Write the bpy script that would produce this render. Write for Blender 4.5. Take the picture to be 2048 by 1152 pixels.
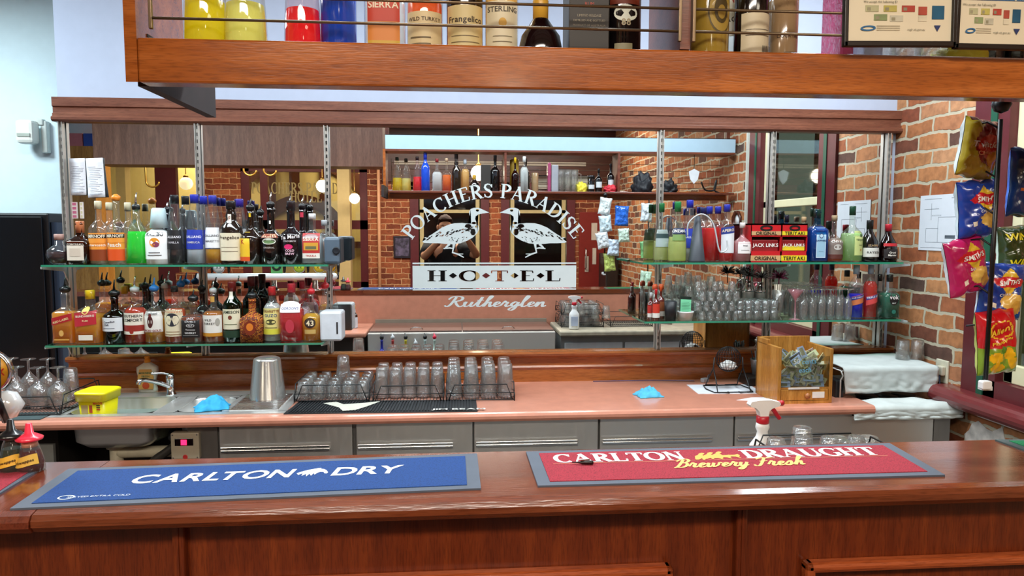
import bpy, bmesh, math, random
from mathutils import Vector, Matrix
for o in list(bpy.data.objects): bpy.data.objects.remove(o)
random.seed(7)
SC = bpy.context.scene; COL = SC.collection
PI = math.pi
def C3(h):
    h = h.lstrip('#'); v = [int(h[i:i+2], 16)/255 for i in (0, 2, 4)]
    return tuple((x/12.92 if x <= .04045 else ((x+.055)/1.055)**2.4) for x in v) + (1,)

# ---------------------------------------------------------------- camera
F, YAW, PIT, ROL, H, D = 1415.9, .0822, .0822, .0021, 1.72, 3.95
cy_, sy_, cp_, sp_ = math.cos(YAW), math.sin(YAW), math.cos(PIT), math.sin(PIT)
FW = Vector((sy_*cp_, cy_*cp_, -sp_)); RT = Vector((cy_, -sy_, 0)); UP = RT.cross(FW)
RT, UP = RT*math.cos(ROL)+UP*math.sin(ROL), -RT*math.sin(ROL)+UP*math.cos(ROL)
cd = bpy.data.cameras.new('camera'); cam = bpy.data.objects.new('camera', cd); COL.objects.link(cam)
cd.sensor_width = 36; cd.lens = F/2048*36; cd.clip_start = .02; cd.clip_end = 100
M = Matrix((RT, UP, -FW)).transposed().to_4x4(); M.translation = Vector((0, 0, H)); cam.matrix_world = M
SC.camera = cam
SC.view_settings.view_transform = 'Standard'; SC.view_settings.look = 'None'
SC.view_settings.gamma = 1; SC.view_settings.use_curve_mapping = False; SC.view_settings.exposure = 0.1
SC.cycles.max_bounces = 10; SC.cycles.transparent_max_bounces = 160; SC.cycles.transmission_bounces = 8
SC.cycles.glossy_bounces = 5; SC.cycles.diffuse_bounces = 3; SC.cycles.caustics_reflective = False; SC.cycles.caustics_refractive = False
SC.cycles.use_denoising = True; SC.cycles.sample_clamp_indirect = 6
# measurements taken from the photograph: a pixel and a known depth or height give a place
def ray(x, y): return FW + RT*((x-1024)/F) - UP*((y-576)/F)
def at(x, y, Y):
    d = ray(x, y); t = Y/d.y; return Vector((d.x*t, Y, H+d.z*t))
def mir(x, y, Y):
    a = at(x, y, 2*D-Y); return Vector((a.x, Y, a.z))
def atz(x, y, Z):
    d = ray(x, y); t = (Z-H)/d.z; return Vector((d.x*t, d.y*t, Z))

# ---------------------------------------------------------------- world and lights
w = bpy.data.worlds.new('world'); SC.world = w; w.use_nodes = True
w.node_tree.nodes['Background'].inputs[0].default_value = (.75, .85, 1, 1)
w.node_tree.nodes['Background'].inputs[1].default_value = .5
def area(name, loc, rot, sx, sy, power, color):
    l = bpy.data.lights.new(name, 'AREA'); l.shape = 'RECTANGLE'; l.size = sx; l.size_y = sy; l.energy = power; l.color = color
    o = bpy.data.objects.new(name, l); o.location = loc; o.rotation_euler = rot; COL.objects.link(o)
    o['label'] = name.replace('_', ' ')+' on the ceiling'; o['category'] = 'light'
    return o
area('fluorescent_light', (-.4, 2.6, 3.3), (0, 0, 0), 3.4, .35, 105, (.86, .95, 1))
area('fluorescent_light', (1.9, 2.8, 3.3), (0, 0, 0), .3, 1.2, 45, (.86, .95, 1))
area('fluorescent_light', (-3.2, 3.4, 3.2), (0, 0, 0), .6, .6, 78, (.8, .94, 1))
area('pub_light', (-.2, -1.1, 3.3), (0, 0, 0), 2.4, .5, 150, (1, .90, .78))
area('pub_light', (-3.0, -1.6, 3.3), (0, 0, 0), 1, 1, 55, (1, .86, .66))
area('pub_light', (1.8, -1.6, 3.3), (0, 0, 0), 1, 1, 30, (1, .88, .7))
area('pub_light', (-4.4, -4.6, 3.3), (0, 0, 0), 1.2, .8, 60, (1, .86, .6))
area('pub_light', (-1.6, -4.6, 3.3), (0, 0, 0), 1.2, .8, 60, (1, .86, .6))

# ---------------------------------------------------------------- materials
_m = {}
def mat(c, rough=.5, metal=0, coat=0, emit=0, noise=.06, key=None, spec=.5):
    k = (c, rough, metal, coat, emit, noise, key)
    if k in _m: return _m[k]
    m = bpy.data.materials.new('mat_'+c.strip('#')); m.use_nodes = True; nt = m.node_tree; b = nt.nodes['Principled BSDF']
    cc = C3(c); b.inputs['Roughness'].default_value = rough; b.inputs['Metallic'].default_value = metal
    b.inputs['Coat Weight'].default_value = coat; b.inputs['Coat Roughness'].default_value = .08
    b.inputs['Specular IOR Level'].default_value = spec
    if noise:
        n = nt.nodes.new('ShaderNodeTexNoise'); n.inputs['Scale'].default_value = 18; n.inputs['Detail'].default_value = 3
        tc = nt.nodes.new('ShaderNodeTexCoord'); nt.links.new(tc.outputs['Object'], n.inputs['Vector'])
        r = nt.nodes.new('ShaderNodeValToRGB'); nt.links.new(n.outputs[0], r.inputs[0]); nt.links.new(r.outputs[0], b.inputs['Base Color'])
        r.color_ramp.elements[0].position = .3; r.color_ramp.elements[1].position = .7
        r.color_ramp.elements[0].color = tuple(x*(1-noise) for x in cc[:3])+(1,); r.color_ramp.elements[1].color = tuple(min(1, x*(1+noise)) for x in cc[:3])+(1,)
    else: b.inputs['Base Color'].default_value = cc
    if emit: b.inputs['Emission Color'].default_value = cc; b.inputs['Emission Strength'].default_value = emit
    _m[k] = m; return m
def wood(name, c1, c2, axis=0, rough=.32, coat=.3, sc=7.0, c3=None):
    k = ('wood', name, axis)
    if k in _m: return _m[k]
    m = bpy.data.materials.new(name); m.use_nodes = True; nt = m.node_tree; N = nt.nodes; L = nt.links; b = N['Principled BSDF']
    tc = N.new('ShaderNodeTexCoord'); mp = N.new('ShaderNodeMapping'); L.new(tc.outputs['Object'], mp.inputs[0])
    s = [sc*3, sc*3, sc*3]; s[axis] = sc*.3; mp.inputs['Scale'].default_value = s
    n = N.new('ShaderNodeTexNoise'); n.inputs['Scale'].default_value = 1.6; n.inputs['Detail'].default_value = 7; n.inputs['Distortion'].default_value = .35; L.new(mp.outputs[0], n.inputs[0])
    mp2 = N.new('ShaderNodeMapping'); L.new(tc.outputs['Object'], mp2.inputs[0]); s2 = [sc*55]*3; s2[axis] = sc*5; mp2.inputs['Scale'].default_value = s2
    n2 = N.new('ShaderNodeTexNoise'); n2.inputs['Scale'].default_value = 1; n2.inputs['Detail'].default_value = 2; L.new(mp2.outputs[0], n2.inputs[0])
    r = N.new('ShaderNodeValToRGB'); L.new(n.outputs[0], r.inputs[0]); e = r.color_ramp.elements
    e[0].position = .28; e[0].color = C3(c1); e[1].position = .68; e[1].color = C3(c2)
    if c3: x = e.new(.5); x.color = C3(c3)
    r2 = N.new('ShaderNodeValToRGB'); L.new(n2.outputs[0], r2.inputs[0]); r2.color_ramp.elements[0].position = .36; r2.color_ramp.elements[0].color = (.5, .45, .42, 1); r2.color_ramp.elements[1].position = .52; r2.color_ramp.elements[1].color = (1, 1, 1, 1)
    mx = N.new('ShaderNodeMix'); mx.data_type = 'RGBA'; mx.blend_type = 'MULTIPLY'; mx.inputs[0].default_value = .55
    L.new(r.outputs[0], mx.inputs[6]); L.new(r2.outputs[0], mx.inputs[7]); L.new(mx.outputs[2], b.inputs['Base Color'])
    b.inputs['Roughness'].default_value = rough; b.inputs['Coat Weight'].default_value = coat; b.inputs['Coat Roughness'].default_value = .12
    bp = N.new('ShaderNodeBump'); bp.inputs['Strength'].default_value = .12; bp.inputs['Distance'].default_value = .002; L.new(n2.outputs[0], bp.inputs['Height']); L.new(bp.outputs[0], b.inputs['Normal'])
    _m[k] = m; return m
def brick(name, cols, mortar, ax='y', darkfrac=.62, msize=.014, course=.086, length=.235):
    m = bpy.data.materials.new(name); m.use_nodes = True; nt = m.node_tree; N = nt.nodes; L = nt.links; b = N['Principled BSDF']
    tc = N.new('ShaderNodeTexCoord'); sp = N.new('ShaderNodeSeparateXYZ'); L.new(tc.outputs['Object'], sp.inputs[0])
    cb = N.new('ShaderNodeCombineXYZ'); L.new(sp.outputs[1 if ax == 'y' else 0], cb.inputs[0]); L.new(sp.outputs[2], cb.inputs[1])
    nz = N.new('ShaderNodeTexNoise'); nz.inputs['Scale'].default_value = 9; nz.inputs['Detail'].default_value = 4; L.new(tc.outputs['Object'], nz.inputs[0])
    sub = N.new('ShaderNodeVectorMath'); sub.operation = 'SUBTRACT'; L.new(nz.outputs['Color'], sub.inputs[0]); sub.inputs[1].default_value = (.5, .5, .5)
    scl = N.new('ShaderNodeVectorMath'); scl.operation = 'SCALE'; L.new(sub.outputs[0], scl.inputs[0]); scl.inputs['Scale'].default_value = .045
    add = N.new('ShaderNodeVectorMath'); L.new(cb.outputs[0], add.inputs[0]); L.new(scl.outputs[0], add.inputs[1])
    br = N.new('ShaderNodeTexBrick'); L.new(add.outputs[0], br.inputs['Vector']); br.inputs['Scale'].default_value = 1
    br.inputs['Brick Width'].default_value = length; br.inputs['Row Height'].default_value = course; br.inputs['Mortar Size'].default_value = msize/2; br.inputs['Mortar Smooth'].default_value = .25; br.inputs['Bias'].default_value = 0
    br.inputs['Color1'].default_value = (0, 0, 0, 1); br.inputs['Color2'].default_value = (1, 1, 1, 1); br.inputs['Mortar'].default_value = (.5, .5, .5, 1)
    r = N.new('ShaderNodeValToRGB'); L.new(br.outputs['Color'], r.inputs[0]); e = r.color_ramp.elements; e[0].color = C3(cols[0]); e[0].position = 0; e[1].color = C3(cols[-1]); e[1].position = 1
    for i, c in enumerate(cols[1:-1]): x = e.new((i+1)/(len(cols)-1)); x.color = C3(c)
    n2 = N.new('ShaderNodeTexNoise'); n2.inputs['Scale'].default_value = 28; n2.inputs['Detail'].default_value = 6; L.new(tc.outputs['Object'], n2.inputs[0])
    r2 = N.new('ShaderNodeValToRGB'); L.new(n2.outputs[0], r2.inputs[0]); r2.color_ramp.elements[0].position = .3; r2.color_ramp.elements[0].color = (.45, .42, .42, 1); r2.color_ramp.elements[1].position = .62
    mx = N.new('ShaderNodeMix'); mx.data_type = 'RGBA'; mx.blend_type = 'MULTIPLY'; mx.inputs[0].default_value = .6; L.new(r.outputs[0], mx.inputs[6]); L.new(r2.outputs[0], mx.inputs[7])
    mo = N.new('ShaderNodeMix'); mo.data_type = 'RGBA'; L.new(br.outputs['Fac'], mo.inputs[0]); L.new(mx.outputs[2], mo.inputs[6]); mo.inputs[7].default_value = C3(mortar)
    L.new(mo.outputs[2], b.inputs['Base Color']); b.inputs['Roughness'].default_value = .85
    mm = N.new('ShaderNodeMath'); mm.operation = 'MULTIPLY_ADD'; L.new(n2.outputs[0], mm.inputs[0]); mm.inputs[1].default_value = .5; L.new(br.outputs['Fac'], mm.inputs[2])
    bp = N.new('ShaderNodeBump'); bp.inputs['Strength'].default_value = .55; bp.inputs['Distance'].default_value = .008; bp.invert = True; L.new(mm.outputs[0], bp.inputs['Height']); L.new(bp.outputs[0], b.inputs['Normal'])
    return m
def glass(tint='#ffffff', key='', ior=1.5, rough=.0, dens=0.0, bump=0):
    k = ('glass', tint, key, dens, bump)
    if k in _m: return _m[k]
    m = bpy.data.materials.new('glass_'+tint.strip('#')); m.use_nodes = True; nt = m.node_tree; N = nt.nodes; L = nt.links
    N.remove(N['Principled BSDF']); out = [n for n in N if n.type == 'OUTPUT_MATERIAL'][0]
    tr = N.new('ShaderNodeBsdfTransparent'); tr.inputs[0].default_value = C3(tint)
    gl = N.new('ShaderNodeBsdfGlossy'); gl.inputs['Roughness'].default_value = max(rough, .03)
    lw = N.new('ShaderNodeLayerWeight'); lw.inputs['Blend'].default_value = .5
    pw = N.new('ShaderNodeMath'); pw.operation = 'POWER'; L.new(lw.outputs['Facing'], pw.inputs[0]); pw.inputs[1].default_value = 2.6
    fr = N.new('ShaderNodeMath'); fr.operation = 'MULTIPLY_ADD'; L.new(pw.outputs[0], fr.inputs[0]); fr.inputs[1].default_value = {'liq': .1, 'bottle': .6}.get(key, .85); fr.inputs[2].default_value = ((ior-1)/(ior+1))**2*(.2 if key == 'liq' else 1.2)
    mx = N.new('ShaderNodeMixShader'); L.new(fr.outputs[0], mx.inputs[0]); L.new(tr.outputs[0], mx.inputs[1]); L.new(gl.outputs[0], mx.inputs[2])
    last = mx
    if bump:
        tc = N.new('ShaderNodeTexCoord'); nz = N.new('ShaderNodeTexNoise'); nz.inputs['Scale'].default_value = 70; L.new(tc.outputs['Object'], nz.inputs[0])
        bp = N.new('ShaderNodeBump'); bp.inputs['Strength'].default_value = bump; bp.inputs['Distance'].default_value = .004; L.new(nz.outputs[0], bp.inputs['Height'])
        L.new(bp.outputs[0], gl.inputs['Normal']); L.new(bp.outputs[0], lw.inputs['Normal'])
    if dens:
        df = N.new('ShaderNodeBsdfDiffuse'); df.inputs[0].default_value = C3(tint)
        if key in ('liq', 'tumbler'):
            tl = N.new('ShaderNodeBsdfTranslucent'); tl.inputs[0].default_value = C3(tint); ad = N.new('ShaderNodeMixShader'); ad.inputs[0].default_value = .5; L.new(df.outputs[0], ad.inputs[1]); L.new(tl.outputs[0], ad.inputs[2]); df = ad
        m2 = N.new('ShaderNodeMixShader'); m2.inputs[0].default_value = dens
        L.new(tr.outputs[0], m2.inputs[1]); L.new(df.outputs[0], m2.inputs[2]); L.new(m2.outputs[0], mx.inputs[1])
    L.new(last.outputs[0], out.inputs[0]); _m[k] = m; return m
def steel(name='steel', c='#b9bbba', rough=.28, axis=2):
    k = ('steel', name)
    if k in _m: return _m[k]
    m = bpy.data.materials.new(name); m.use_nodes = True; nt = m.node_tree; N = nt.nodes; L = nt.links; b = N['Principled BSDF']
    b.inputs['Metallic'].default_value = .78; b.inputs['Base Color'].default_value = C3(c)
    tc = N.new('ShaderNodeTexCoord'); mp = N.new('ShaderNodeMapping'); L.new(tc.outputs['Object'], mp.inputs[0]); s = [3, 3, 3]; s[0] = 22; mp.inputs['Scale'].default_value = s
    n = N.new('ShaderNodeTexNoise'); n.inputs['Detail'].default_value = 3; L.new(mp.outputs[0], n.inputs[0]); n.inputs['Scale'].default_value = 2
    mr = N.new('ShaderNodeMapRange'); L.new(n.outputs[0], mr.inputs[0]); mr.inputs[3].default_value = rough*.7; mr.inputs[4].default_value = rough*1.4; L.new(mr.outputs[0], b.inputs['Roughness'])
    bp = N.new('ShaderNodeBump'); bp.inputs['Strength'].default_value = .05; bp.inputs['Distance'].default_value = .002; L.new(n.outputs[0], bp.inputs['Height']); L.new(bp.outputs[0], b.inputs['Normal'])
    _m[k] = m; return m
def mirror_mat():
    m = bpy.data.materials.new('mirror_silver'); m.use_nodes = True; b = m.node_tree.nodes['Principled BSDF']
    b.inputs['Metallic'].default_value = 1; b.inputs['Roughness'].default_value = 0; b.inputs['Base Color'].default_value = (.86, .87, .86, 1); return m
W_BEAM = wood('beam_wood', '#8a4510', '#bb6a2a', 0, .25, .4, 6, '#a35518')
W_COUNT = wood('counter_wood', '#5c2a14', '#7e4226', 0, .16, .6, 5, '#6d351c')
W_PANELV = wood('counter_panel_wood', '#541f0b', '#743212', 2, .3, .3, 6, '#63270e')
W_TRIM = wood('trim_wood', '#66392a', '#80503c', 0, .4, .1, 6, '#724433')
W_UPST = wood('upstand_wood', '#96501f', '#b87038', 0, .25, .35, 4, '#a65f2b')
W_DARK = wood('dark_wood', '#33150d', '#5a2a1a', 0, .35, .2, 6)
W_SHELFIN = wood('shelf_wood', '#5e2c1c', '#7d4430', 0, .35, .2, 6)
W_VENEER = wood('veneer_wood', '#6e4838', '#8e6450', 2, .45, .05, 5, '#7e5644')
W_PINE = wood('pine_wood', '#a8702c', '#cc9448', 2, .35, .2, 5, '#bc8238')
LAM = mat('#c9876f', .3, noise=.1); LAM2 = mat('#c08068', .35, noise=.08)
STEEL = steel('steel', '#d6d7d4', .36); STEELD = steel('dark_steel', '#8b8986', .4); CHROME = mat('#d8dadc', .12, 1, noise=0)
BLACK = mat('#0b0b0c', .35); WHITE = mat('#e9eceb', .5); WIRE = mat('#15181a', .4, .3, noise=0)
WALL = mat('#aebad0', .8, noise=.02); CREAM = mat('#d9c68e', .7, noise=.03); MAROON = mat('#5a1f24', .4, noise=.1); GREEN = mat('#15503a', .45)
MIR = mirror_mat(); FROST = mat('#c2cecf', .6, noise=.02); CLEAR = glass('#fbfdfc'); TUMB = glass('#fbfdfd', 'tumbler', 1.85, 0, .10, 1.0)
_nt = TUMB.node_tree; _o = [n for n in _nt.nodes if n.type == 'OUTPUT_MATERIAL'][0]; _g = _nt.nodes.new('ShaderNodeBsdfGlass'); _g.inputs['IOR'].default_value = 1.45; _g.inputs['Roughness'].default_value = .0
_x = _nt.nodes.new('ShaderNodeMixShader'); _x.inputs[0].default_value = .22; _s = _o.inputs[0].links[0].from_socket; _nt.links.new(_s, _x.inputs[1]); _nt.links.new(_g.outputs[0], _x.inputs[2]); _nt.links.new(_x.outputs[0], _o.inputs[0])

# ---------------------------------------------------------------- mesh builder
class MB:
    def __init__(s): s.v = []; s.f = []; s.m = []; s.sm = []
    def add(s, vs, fs, mi=0, smooth=False):
        n = len(s.v); s.v += [tuple(v) for v in vs]
        for f in fs: s.f.append([i+n for i in f]); s.m.append(mi); s.sm.append(smooth)
        return s
    def box(s, x0, x1, y0, y1, z0, z1, mi=0, bev=0):
        if x0 > x1: x0, x1 = x1, x0
        if y0 > y1: y0, y1 = y1, y0
        if z0 > z1: z0, z1 = z1, z0
        if bev > 0:
            b = min(bev, (x1-x0)*.45, (y1-y0)*.45, (z1-z0)*.45); bm = bmesh.new()
            bmesh.ops.create_cube(bm, size=1)
            for v in bm.verts: v.co = Vector(((x0+x1)/2+v.co.x*(x1-x0), (y0+y1)/2+v.co.y*(y1-y0), (z0+z1)/2+v.co.z*(z1-z0)))
            bmesh.ops.bevel(bm, geom=bm.edges[:], offset=b, segments=2, affect='EDGES', profile=.5)
            bm.verts.index_update(); s.add([v.co for v in bm.verts], [[v.index for v in f.verts] for f in bm.faces], mi); bm.free(); return s
        return s.add([(x0, y0, z0), (x1, y0, z0), (x1, y1, z0), (x0, y1, z0), (x0, y0, z1), (x1, y0, z1), (x1, y1, z1), (x0, y1, z1)],
                     [(3, 2, 1, 0), (4, 5, 6, 7), (0, 1, 5, 4), (1, 2, 6, 5), (2, 3, 7, 6), (3, 0, 4, 7)], mi)
    def lathe(s, prof, seg=24, c=(0, 0, 0), sq=0, mi=0, flute=0, fn=0, sy=1.0, smooth=True, close=True, twist=0):
        vs = []; fs = []
        for k, (r, z) in enumerate(prof):
            for i in range(seg):
                a = 2*PI*i/seg+twist; rr = r
                if sq: rr = r/((abs(math.cos(a))**sq+abs(math.sin(a))**sq)**(1/sq))
                if flute: rr *= 1+flute*math.cos(fn*a)
                vs.append((c[0]+rr*math.cos(a), c[1]+rr*math.sin(a)*sy, c[2]+z))
        for k in range(len(prof)-1):
            for i in range(seg): j = (i+1) % seg; fs.append((k*seg+i, k*seg+j, (k+1)*seg+j, (k+1)*seg+i))
        s.add(vs, fs, mi, smooth)
        if close:
            n = len(s.v)-len(vs)
            if prof[0][0] > 1e-5: s.f.append([n+i for i in range(seg)][::-1]); s.m.append(mi); s.sm.append(False)
            if prof[-1][0] > 1e-5: s.f.append([n+(len(prof)-1)*seg+i for i in range(seg)]); s.m.append(mi); s.sm.append(False)
        return s
    def cyl(s, c, r, h, seg=20, mi=0, r2=None): return s.lathe([(r, 0), (r if r2 is None else r2, h)], seg, c, mi=mi)
    def tube(s, pts, r, seg=6, mi=0, cyc=False, rr=None):
        P = [Vector(p) for p in pts]; n = len(P); vs = []; fs = []; last = None
        for i, p in enumerate(P):
            a = P[(i-1) % n] if (i > 0 or cyc) else p; b = P[(i+1) % n] if (i < n-1 or cyc) else p
            t = (b-a).normalized() if (b-a).length > 1e-9 else Vector((0, 0, 1))
            u = t.orthogonal().normalized() if last is None else (last-t*last.dot(t)).normalized(); last = u; v = t.cross(u)
            q = rr[i] if rr else r
            for k in range(seg): an = 2*PI*k/seg; vs.append(p+u*math.cos(an)*q+v*math.sin(an)*q)
        for i in range(n if cyc else n-1):
            for k in range(seg): l = (k+1) % seg; j = (i+1) % n; fs.append((i*seg+k, i*seg+l, j*seg+l, j*seg+k))
        if not cyc: fs += [tuple(range(seg))[::-1], tuple((n-1)*seg+k for k in range(seg))]
        return s.add(vs, fs, mi, True)
    def plane(s, pts, mi=0): return s.add(pts, [tuple(range(len(pts)))], mi)
    def extr(s, prof, x0, x1, mi=0, axis=0, smooth=False):
        n = len(prof); vs = []
        for x in (x0, x1):
            for (a, b) in prof: vs.append((x, a, b) if axis == 0 else ((a, x, b) if axis == 1 else (a, b, x)))
        fs = [(i, (i+1) % n, n+(i+1) % n, n+i) for i in range(n)]+[tuple(range(n))[::-1], tuple(range(n, 2*n))]
        return s.add(vs, fs, mi, smooth)
    def build(s, name, m, parent=None, loc=None, rot=None):
        if 'letter' in name or 'horse' in name or name in ('handwriting', 'goose_emblem', 'feather_marks', 'small_print', 'plan_lines', 'clear_lettering'):
            par = list(range(len(s.v)))
            def fd(i):
                while par[i] != i: par[i] = par[par[i]]; i = par[i]
                return i
            for f in s.f:
                for i in f[1:]: par[fd(i)] = fd(f[0])
            ids = {}
            if s.f:
                f = s.f[0]; a, b, c = (Vector(s.v[f[k]]) for k in (0, 1, 2)); nn = (b-a).cross(c-a)
                nn = nn.normalized() if nn.length > 0 else Vector((0, 0, 1))
                nn = -nn if (nn.y > .5 or nn.z < -.5) else nn
                for i in range(len(s.v)): q = ids.setdefault(fd(i), len(ids)); s.v[i] = tuple(Vector(s.v[i])+nn*((q % 9)*4e-5+(i % 150)*(4e-6 if 'script' in name else 0)))
        me = bpy.data.meshes.new(name); me.from_pydata(s.v, [], s.f)
        for x in (m if isinstance(m, (list, tuple)) else [m]): me.materials.append(x)
        me.polygons.foreach_set('material_index', s.m); me.polygons.foreach_set('use_smooth', s.sm)
        bm = bmesh.new(); bm.from_mesh(me); bmesh.ops.recalc_face_normals(bm, faces=bm.faces[:]); bm.to_mesh(me); bm.free()
        me.update(); o = bpy.data.objects.new(name, me); COL.objects.link(o)
        if parent: o.parent = parent
        if loc is not None: o.location = loc
        if rot is not None: o.rotation_euler = rot
        return o
def tag(o, label, cat, group=None, kind=None):
    if label: o['label'] = label
    if cat: o['category'] = cat
    if group: o['group'] = group
    if kind: o['kind'] = kind
    return o
def thing(name, label, cat, loc, rz=0, group=None):
    o = bpy.data.objects.new(name, None); o.empty_display_size = .02; COL.objects.link(o); o.location = loc; o.rotation_euler = (0, 0, rz)
    return tag(o, label, cat, group)
def struct(name, mb, m, **k):
    o = mb.build(name, m, **k)
    if not o.parent: o['kind'] = 'structure'
    return o
def dup(root, loc, rz=0, label=None, group=None):
    def cp(o, par):
        c = o.copy(); COL.objects.link(c); c.parent = par
        for ch in o.children: cp(ch, c)
        return c
    r = cp(root, None); r.location = loc; r.rotation_euler = (0, 0, rz)
    if label: r['label'] = label
    if group: r['group'] = group
    return r

# ---------------------------------------------------------------- lettering
GLY = {}
def glyph(ch, bold):
    k = (ch, bold)
    if k in GLY: return GLY[k]
    cu = bpy.data.curves.new('t', 'FONT'); cu.body = ch; cu.size = 1; cu.resolution_u = 3; cu.offset = .022 if bold else 0
    o = bpy.data.objects.new('t', cu); SC.collection.objects.link(o); dg = bpy.context.evaluated_depsgraph_get(); me = o.evaluated_get(dg).to_mesh()
    vs = [(v.co.x, v.co.y) for v in me.vertices]; fs = [tuple(p.vertices) for p in me.polygons]
    o.evaluated_get(dg).to_mesh_clear(); bpy.data.objects.remove(o); bpy.data.curves.remove(cu)
    x0 = min([v[0] for v in vs], default=0); x1 = max([v[0] for v in vs], default=.25)
    GLY[k] = ([(v[0]-x0, v[1]) for v in vs], fs, x1-x0); return GLY[k]
for c in sorted(set("ABCDEFGHIJKLMNOPQRSTUVWXYZabcdefghijklmnopqrstuvwxyz0123456789'.%-")): glyph(c, True)
def text2d(s, size, bold=True, sx=1.0):
    """flat lettering centred on 0,0: verts, faces, width"""
    vs = []; fs = []; x = 0
    for ch in s:
        if ch == ' ': x += .28; continue
        if vs and prev+ch in ('LT', 'RY', 'AV', 'LY', 'TA', 'AT', 'LO'): x -= .12
        prev = ch
        g, f, wd = glyph(ch, bold); n = len(vs); vs += [(x+a, b-.35) for a, b in g]; fs += [tuple(i+n for i in q) for q in f]; x += wd+.07
    x -= .07
    return [((a-x/2)*size*sx, b*size) for a, b in vs], fs, x*size*sx
def rib(pts, ws):
    """ribbon of varying width through 2d points"""
    if not isinstance(ws, (list, tuple)): ws = [ws]*len(pts)
    vs = []; fs = []; n = len(pts)
    for i in range(n):
        a = pts[max(i-1, 0)]; b = pts[min(i+1, n-1)]; dx, dy = b[0]-a[0], b[1]-a[1]; l = math.hypot(dx, dy) or 1
        nx, ny = -dy/l*ws[i]/2, dx/l*ws[i]/2; vs += [(pts[i][0]+nx, pts[i][1]+ny), (pts[i][0]-nx, pts[i][1]-ny)]
    for i in range(n-1): fs.append((2*i, 2*i+1, 2*i+3, 2*i+2))
    return vs, fs
def arc2(cx, cy, rx, ry, a0, a1, t, T, n=18):
    P = []; Wd = []
    for i in range(n+1): a = math.radians(a0+(a1-a0)*i/n); P.append((cx+rx*math.cos(a), cy+ry*math.sin(a))); Wd.append(t+(T-t)*abs(math.cos(a))**1.3)
    return rib(P, Wd)
def serif(ch, T=.17, t=.055):
    L = []; q = .035
    def st(x, y0=0, y1=1, wd=None, s0=True, s1=True):
        wd = wd or T; L.append(rib([(x, y0), (x, y1)], wd))
        if s0: L.append(rib([(x-wd/2-.09, y0+q/2), (x+wd/2+.09, y0+q/2)], q*1.3))
        if s1: L.append(rib([(x-wd/2-.09, y1-q/2), (x+wd/2+.09, y1-q/2)], q*1.3))
    def hb(x0, x1, y, e=.1, up=0):
        L.append(rib([(x0, y), (x1, y)], t))
        if up: L.append(rib([(x1-.02, y), (x1, y+up)], t*1.1))
    adv = .9
    if ch == 'A': L += [rib([(.1, 0), (.45, 1)], t), rib([(.42, 1), (.8, 0)], T)]; hb(.22, .68, .33); L += [rib([(0, q/2), (.24, q/2)], q*1.3), rib([(.62, q/2), (.96, q/2)], q*1.3)]; adv = .98
    elif ch == 'C' or ch == 'G':
        L.append(arc2(.5, .5, .4, .48, 48, 315 if ch == 'C' else 330, t, T)); L.append(rib([(.78, .98), (.78, .7)], t))
        if ch == 'G': L.append(rib([(.78, .1), (.78, .42)], T)); L.append(rib([(.6, .42), (.92, .42)], q*1.3))
        adv = .93
    elif ch == 'D': st(.2); L.append(arc2(.3, .5, .52, .475, 90, -90, t, T)); adv = .95
    elif ch == 'E': st(.2); hb(.2, .68, .97, up=-.2); hb(.2, .52, .52); hb(.2, .72, .03, up=.22); adv = .82
    elif ch == 'H': st(.2); st(.76); hb(.2, .76, .52); adv = 1.0
    elif ch == 'I': st(.2); adv = .42
    elif ch == 'L': st(.2); hb(.2, .72, .03, up=.25); adv = .8
    elif ch == 'N': st(.16, wd=t*1.3); st(.8, wd=t*1.3, s0=False); L.append(rib([(.16, 1), (.8, 0)], T)); adv = .98
    elif ch == 'O': L.append(arc2(.48, .5, .4, .48, 0, 360, t, T, 28)); adv = .98
    elif ch in 'PR':
        st(.2); L.append(arc2(.3, .735, .36, .24, 90, -90, t, T)); adv = .78
        L.append(rib([(.2, .97), (.3, .97)], t)); L.append(rib([(.2, .5), (.3, .5)], t))
        if ch == 'R': L.append(rib([(.4, .5), (.78, .02)], T)); L.append(rib([(.68, q/2), (.95, q/2)], q*1.3)); adv = .92
    elif ch == 'S':
        P = [(.6, .8), (.5, .93), (.34, .97), (.18, .9), (.13, .75), (.22, .6), (.4, .5), (.56, .38), (.6, .22), (.5, .07), (.34, .03), (.18, .07), (.1, .22)]
        L.append(rib(P, [t, t, t*1.2, T*.7, T*.8, T*.9, T, T*.9, T*.8, T*.7, t*1.2, t, t])); L.append(rib([(.62, .95), (.62, .72)], t)); L.append(rib([(.09, .05), (.09, .28)], t)); adv = .72
    elif ch == 'T': st(.42, s1=False); L.append(rib([(.04, .97), (.8, .97)], t)); L.append(rib([(.05, .98), (.05, .76)], t)); L.append(rib([(.79, .98), (.79, .76)], t)); adv = .86
    elif ch == 'U': L.append(rib([(.2, 1), (.2, .35)], T)); L.append(arc2(.49, .34, .29, .31, 180, 360, t, T)); L.append(rib([(.78, .34), (.78, 1)], t*1.3)); L += [rib([(.03, .98), (.37, .98)], q*1.3), rib([(.64, .98), (.92, .98)], q*1.3)]; adv = .96
    vs = []; fs = []
    for v, f in L: n = len(vs); vs += v; fs += [tuple(i+n for i in q2) for q2 in f]
    return vs, fs, adv
def stext(s, T=.17, t=.055, gap=.02, sx=1.0):
    vs = []; fs = []; x = 0
    for ch in s:
        if ch == ' ': x += .45; continue
        v, f, a = serif(ch, T, t); n = len(vs); vs += [(x+p*sx, q) for p, q in v]; fs += [tuple(i+n for i in g) for g in f]; x += (a+gap)*sx
    return vs, fs, x
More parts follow.
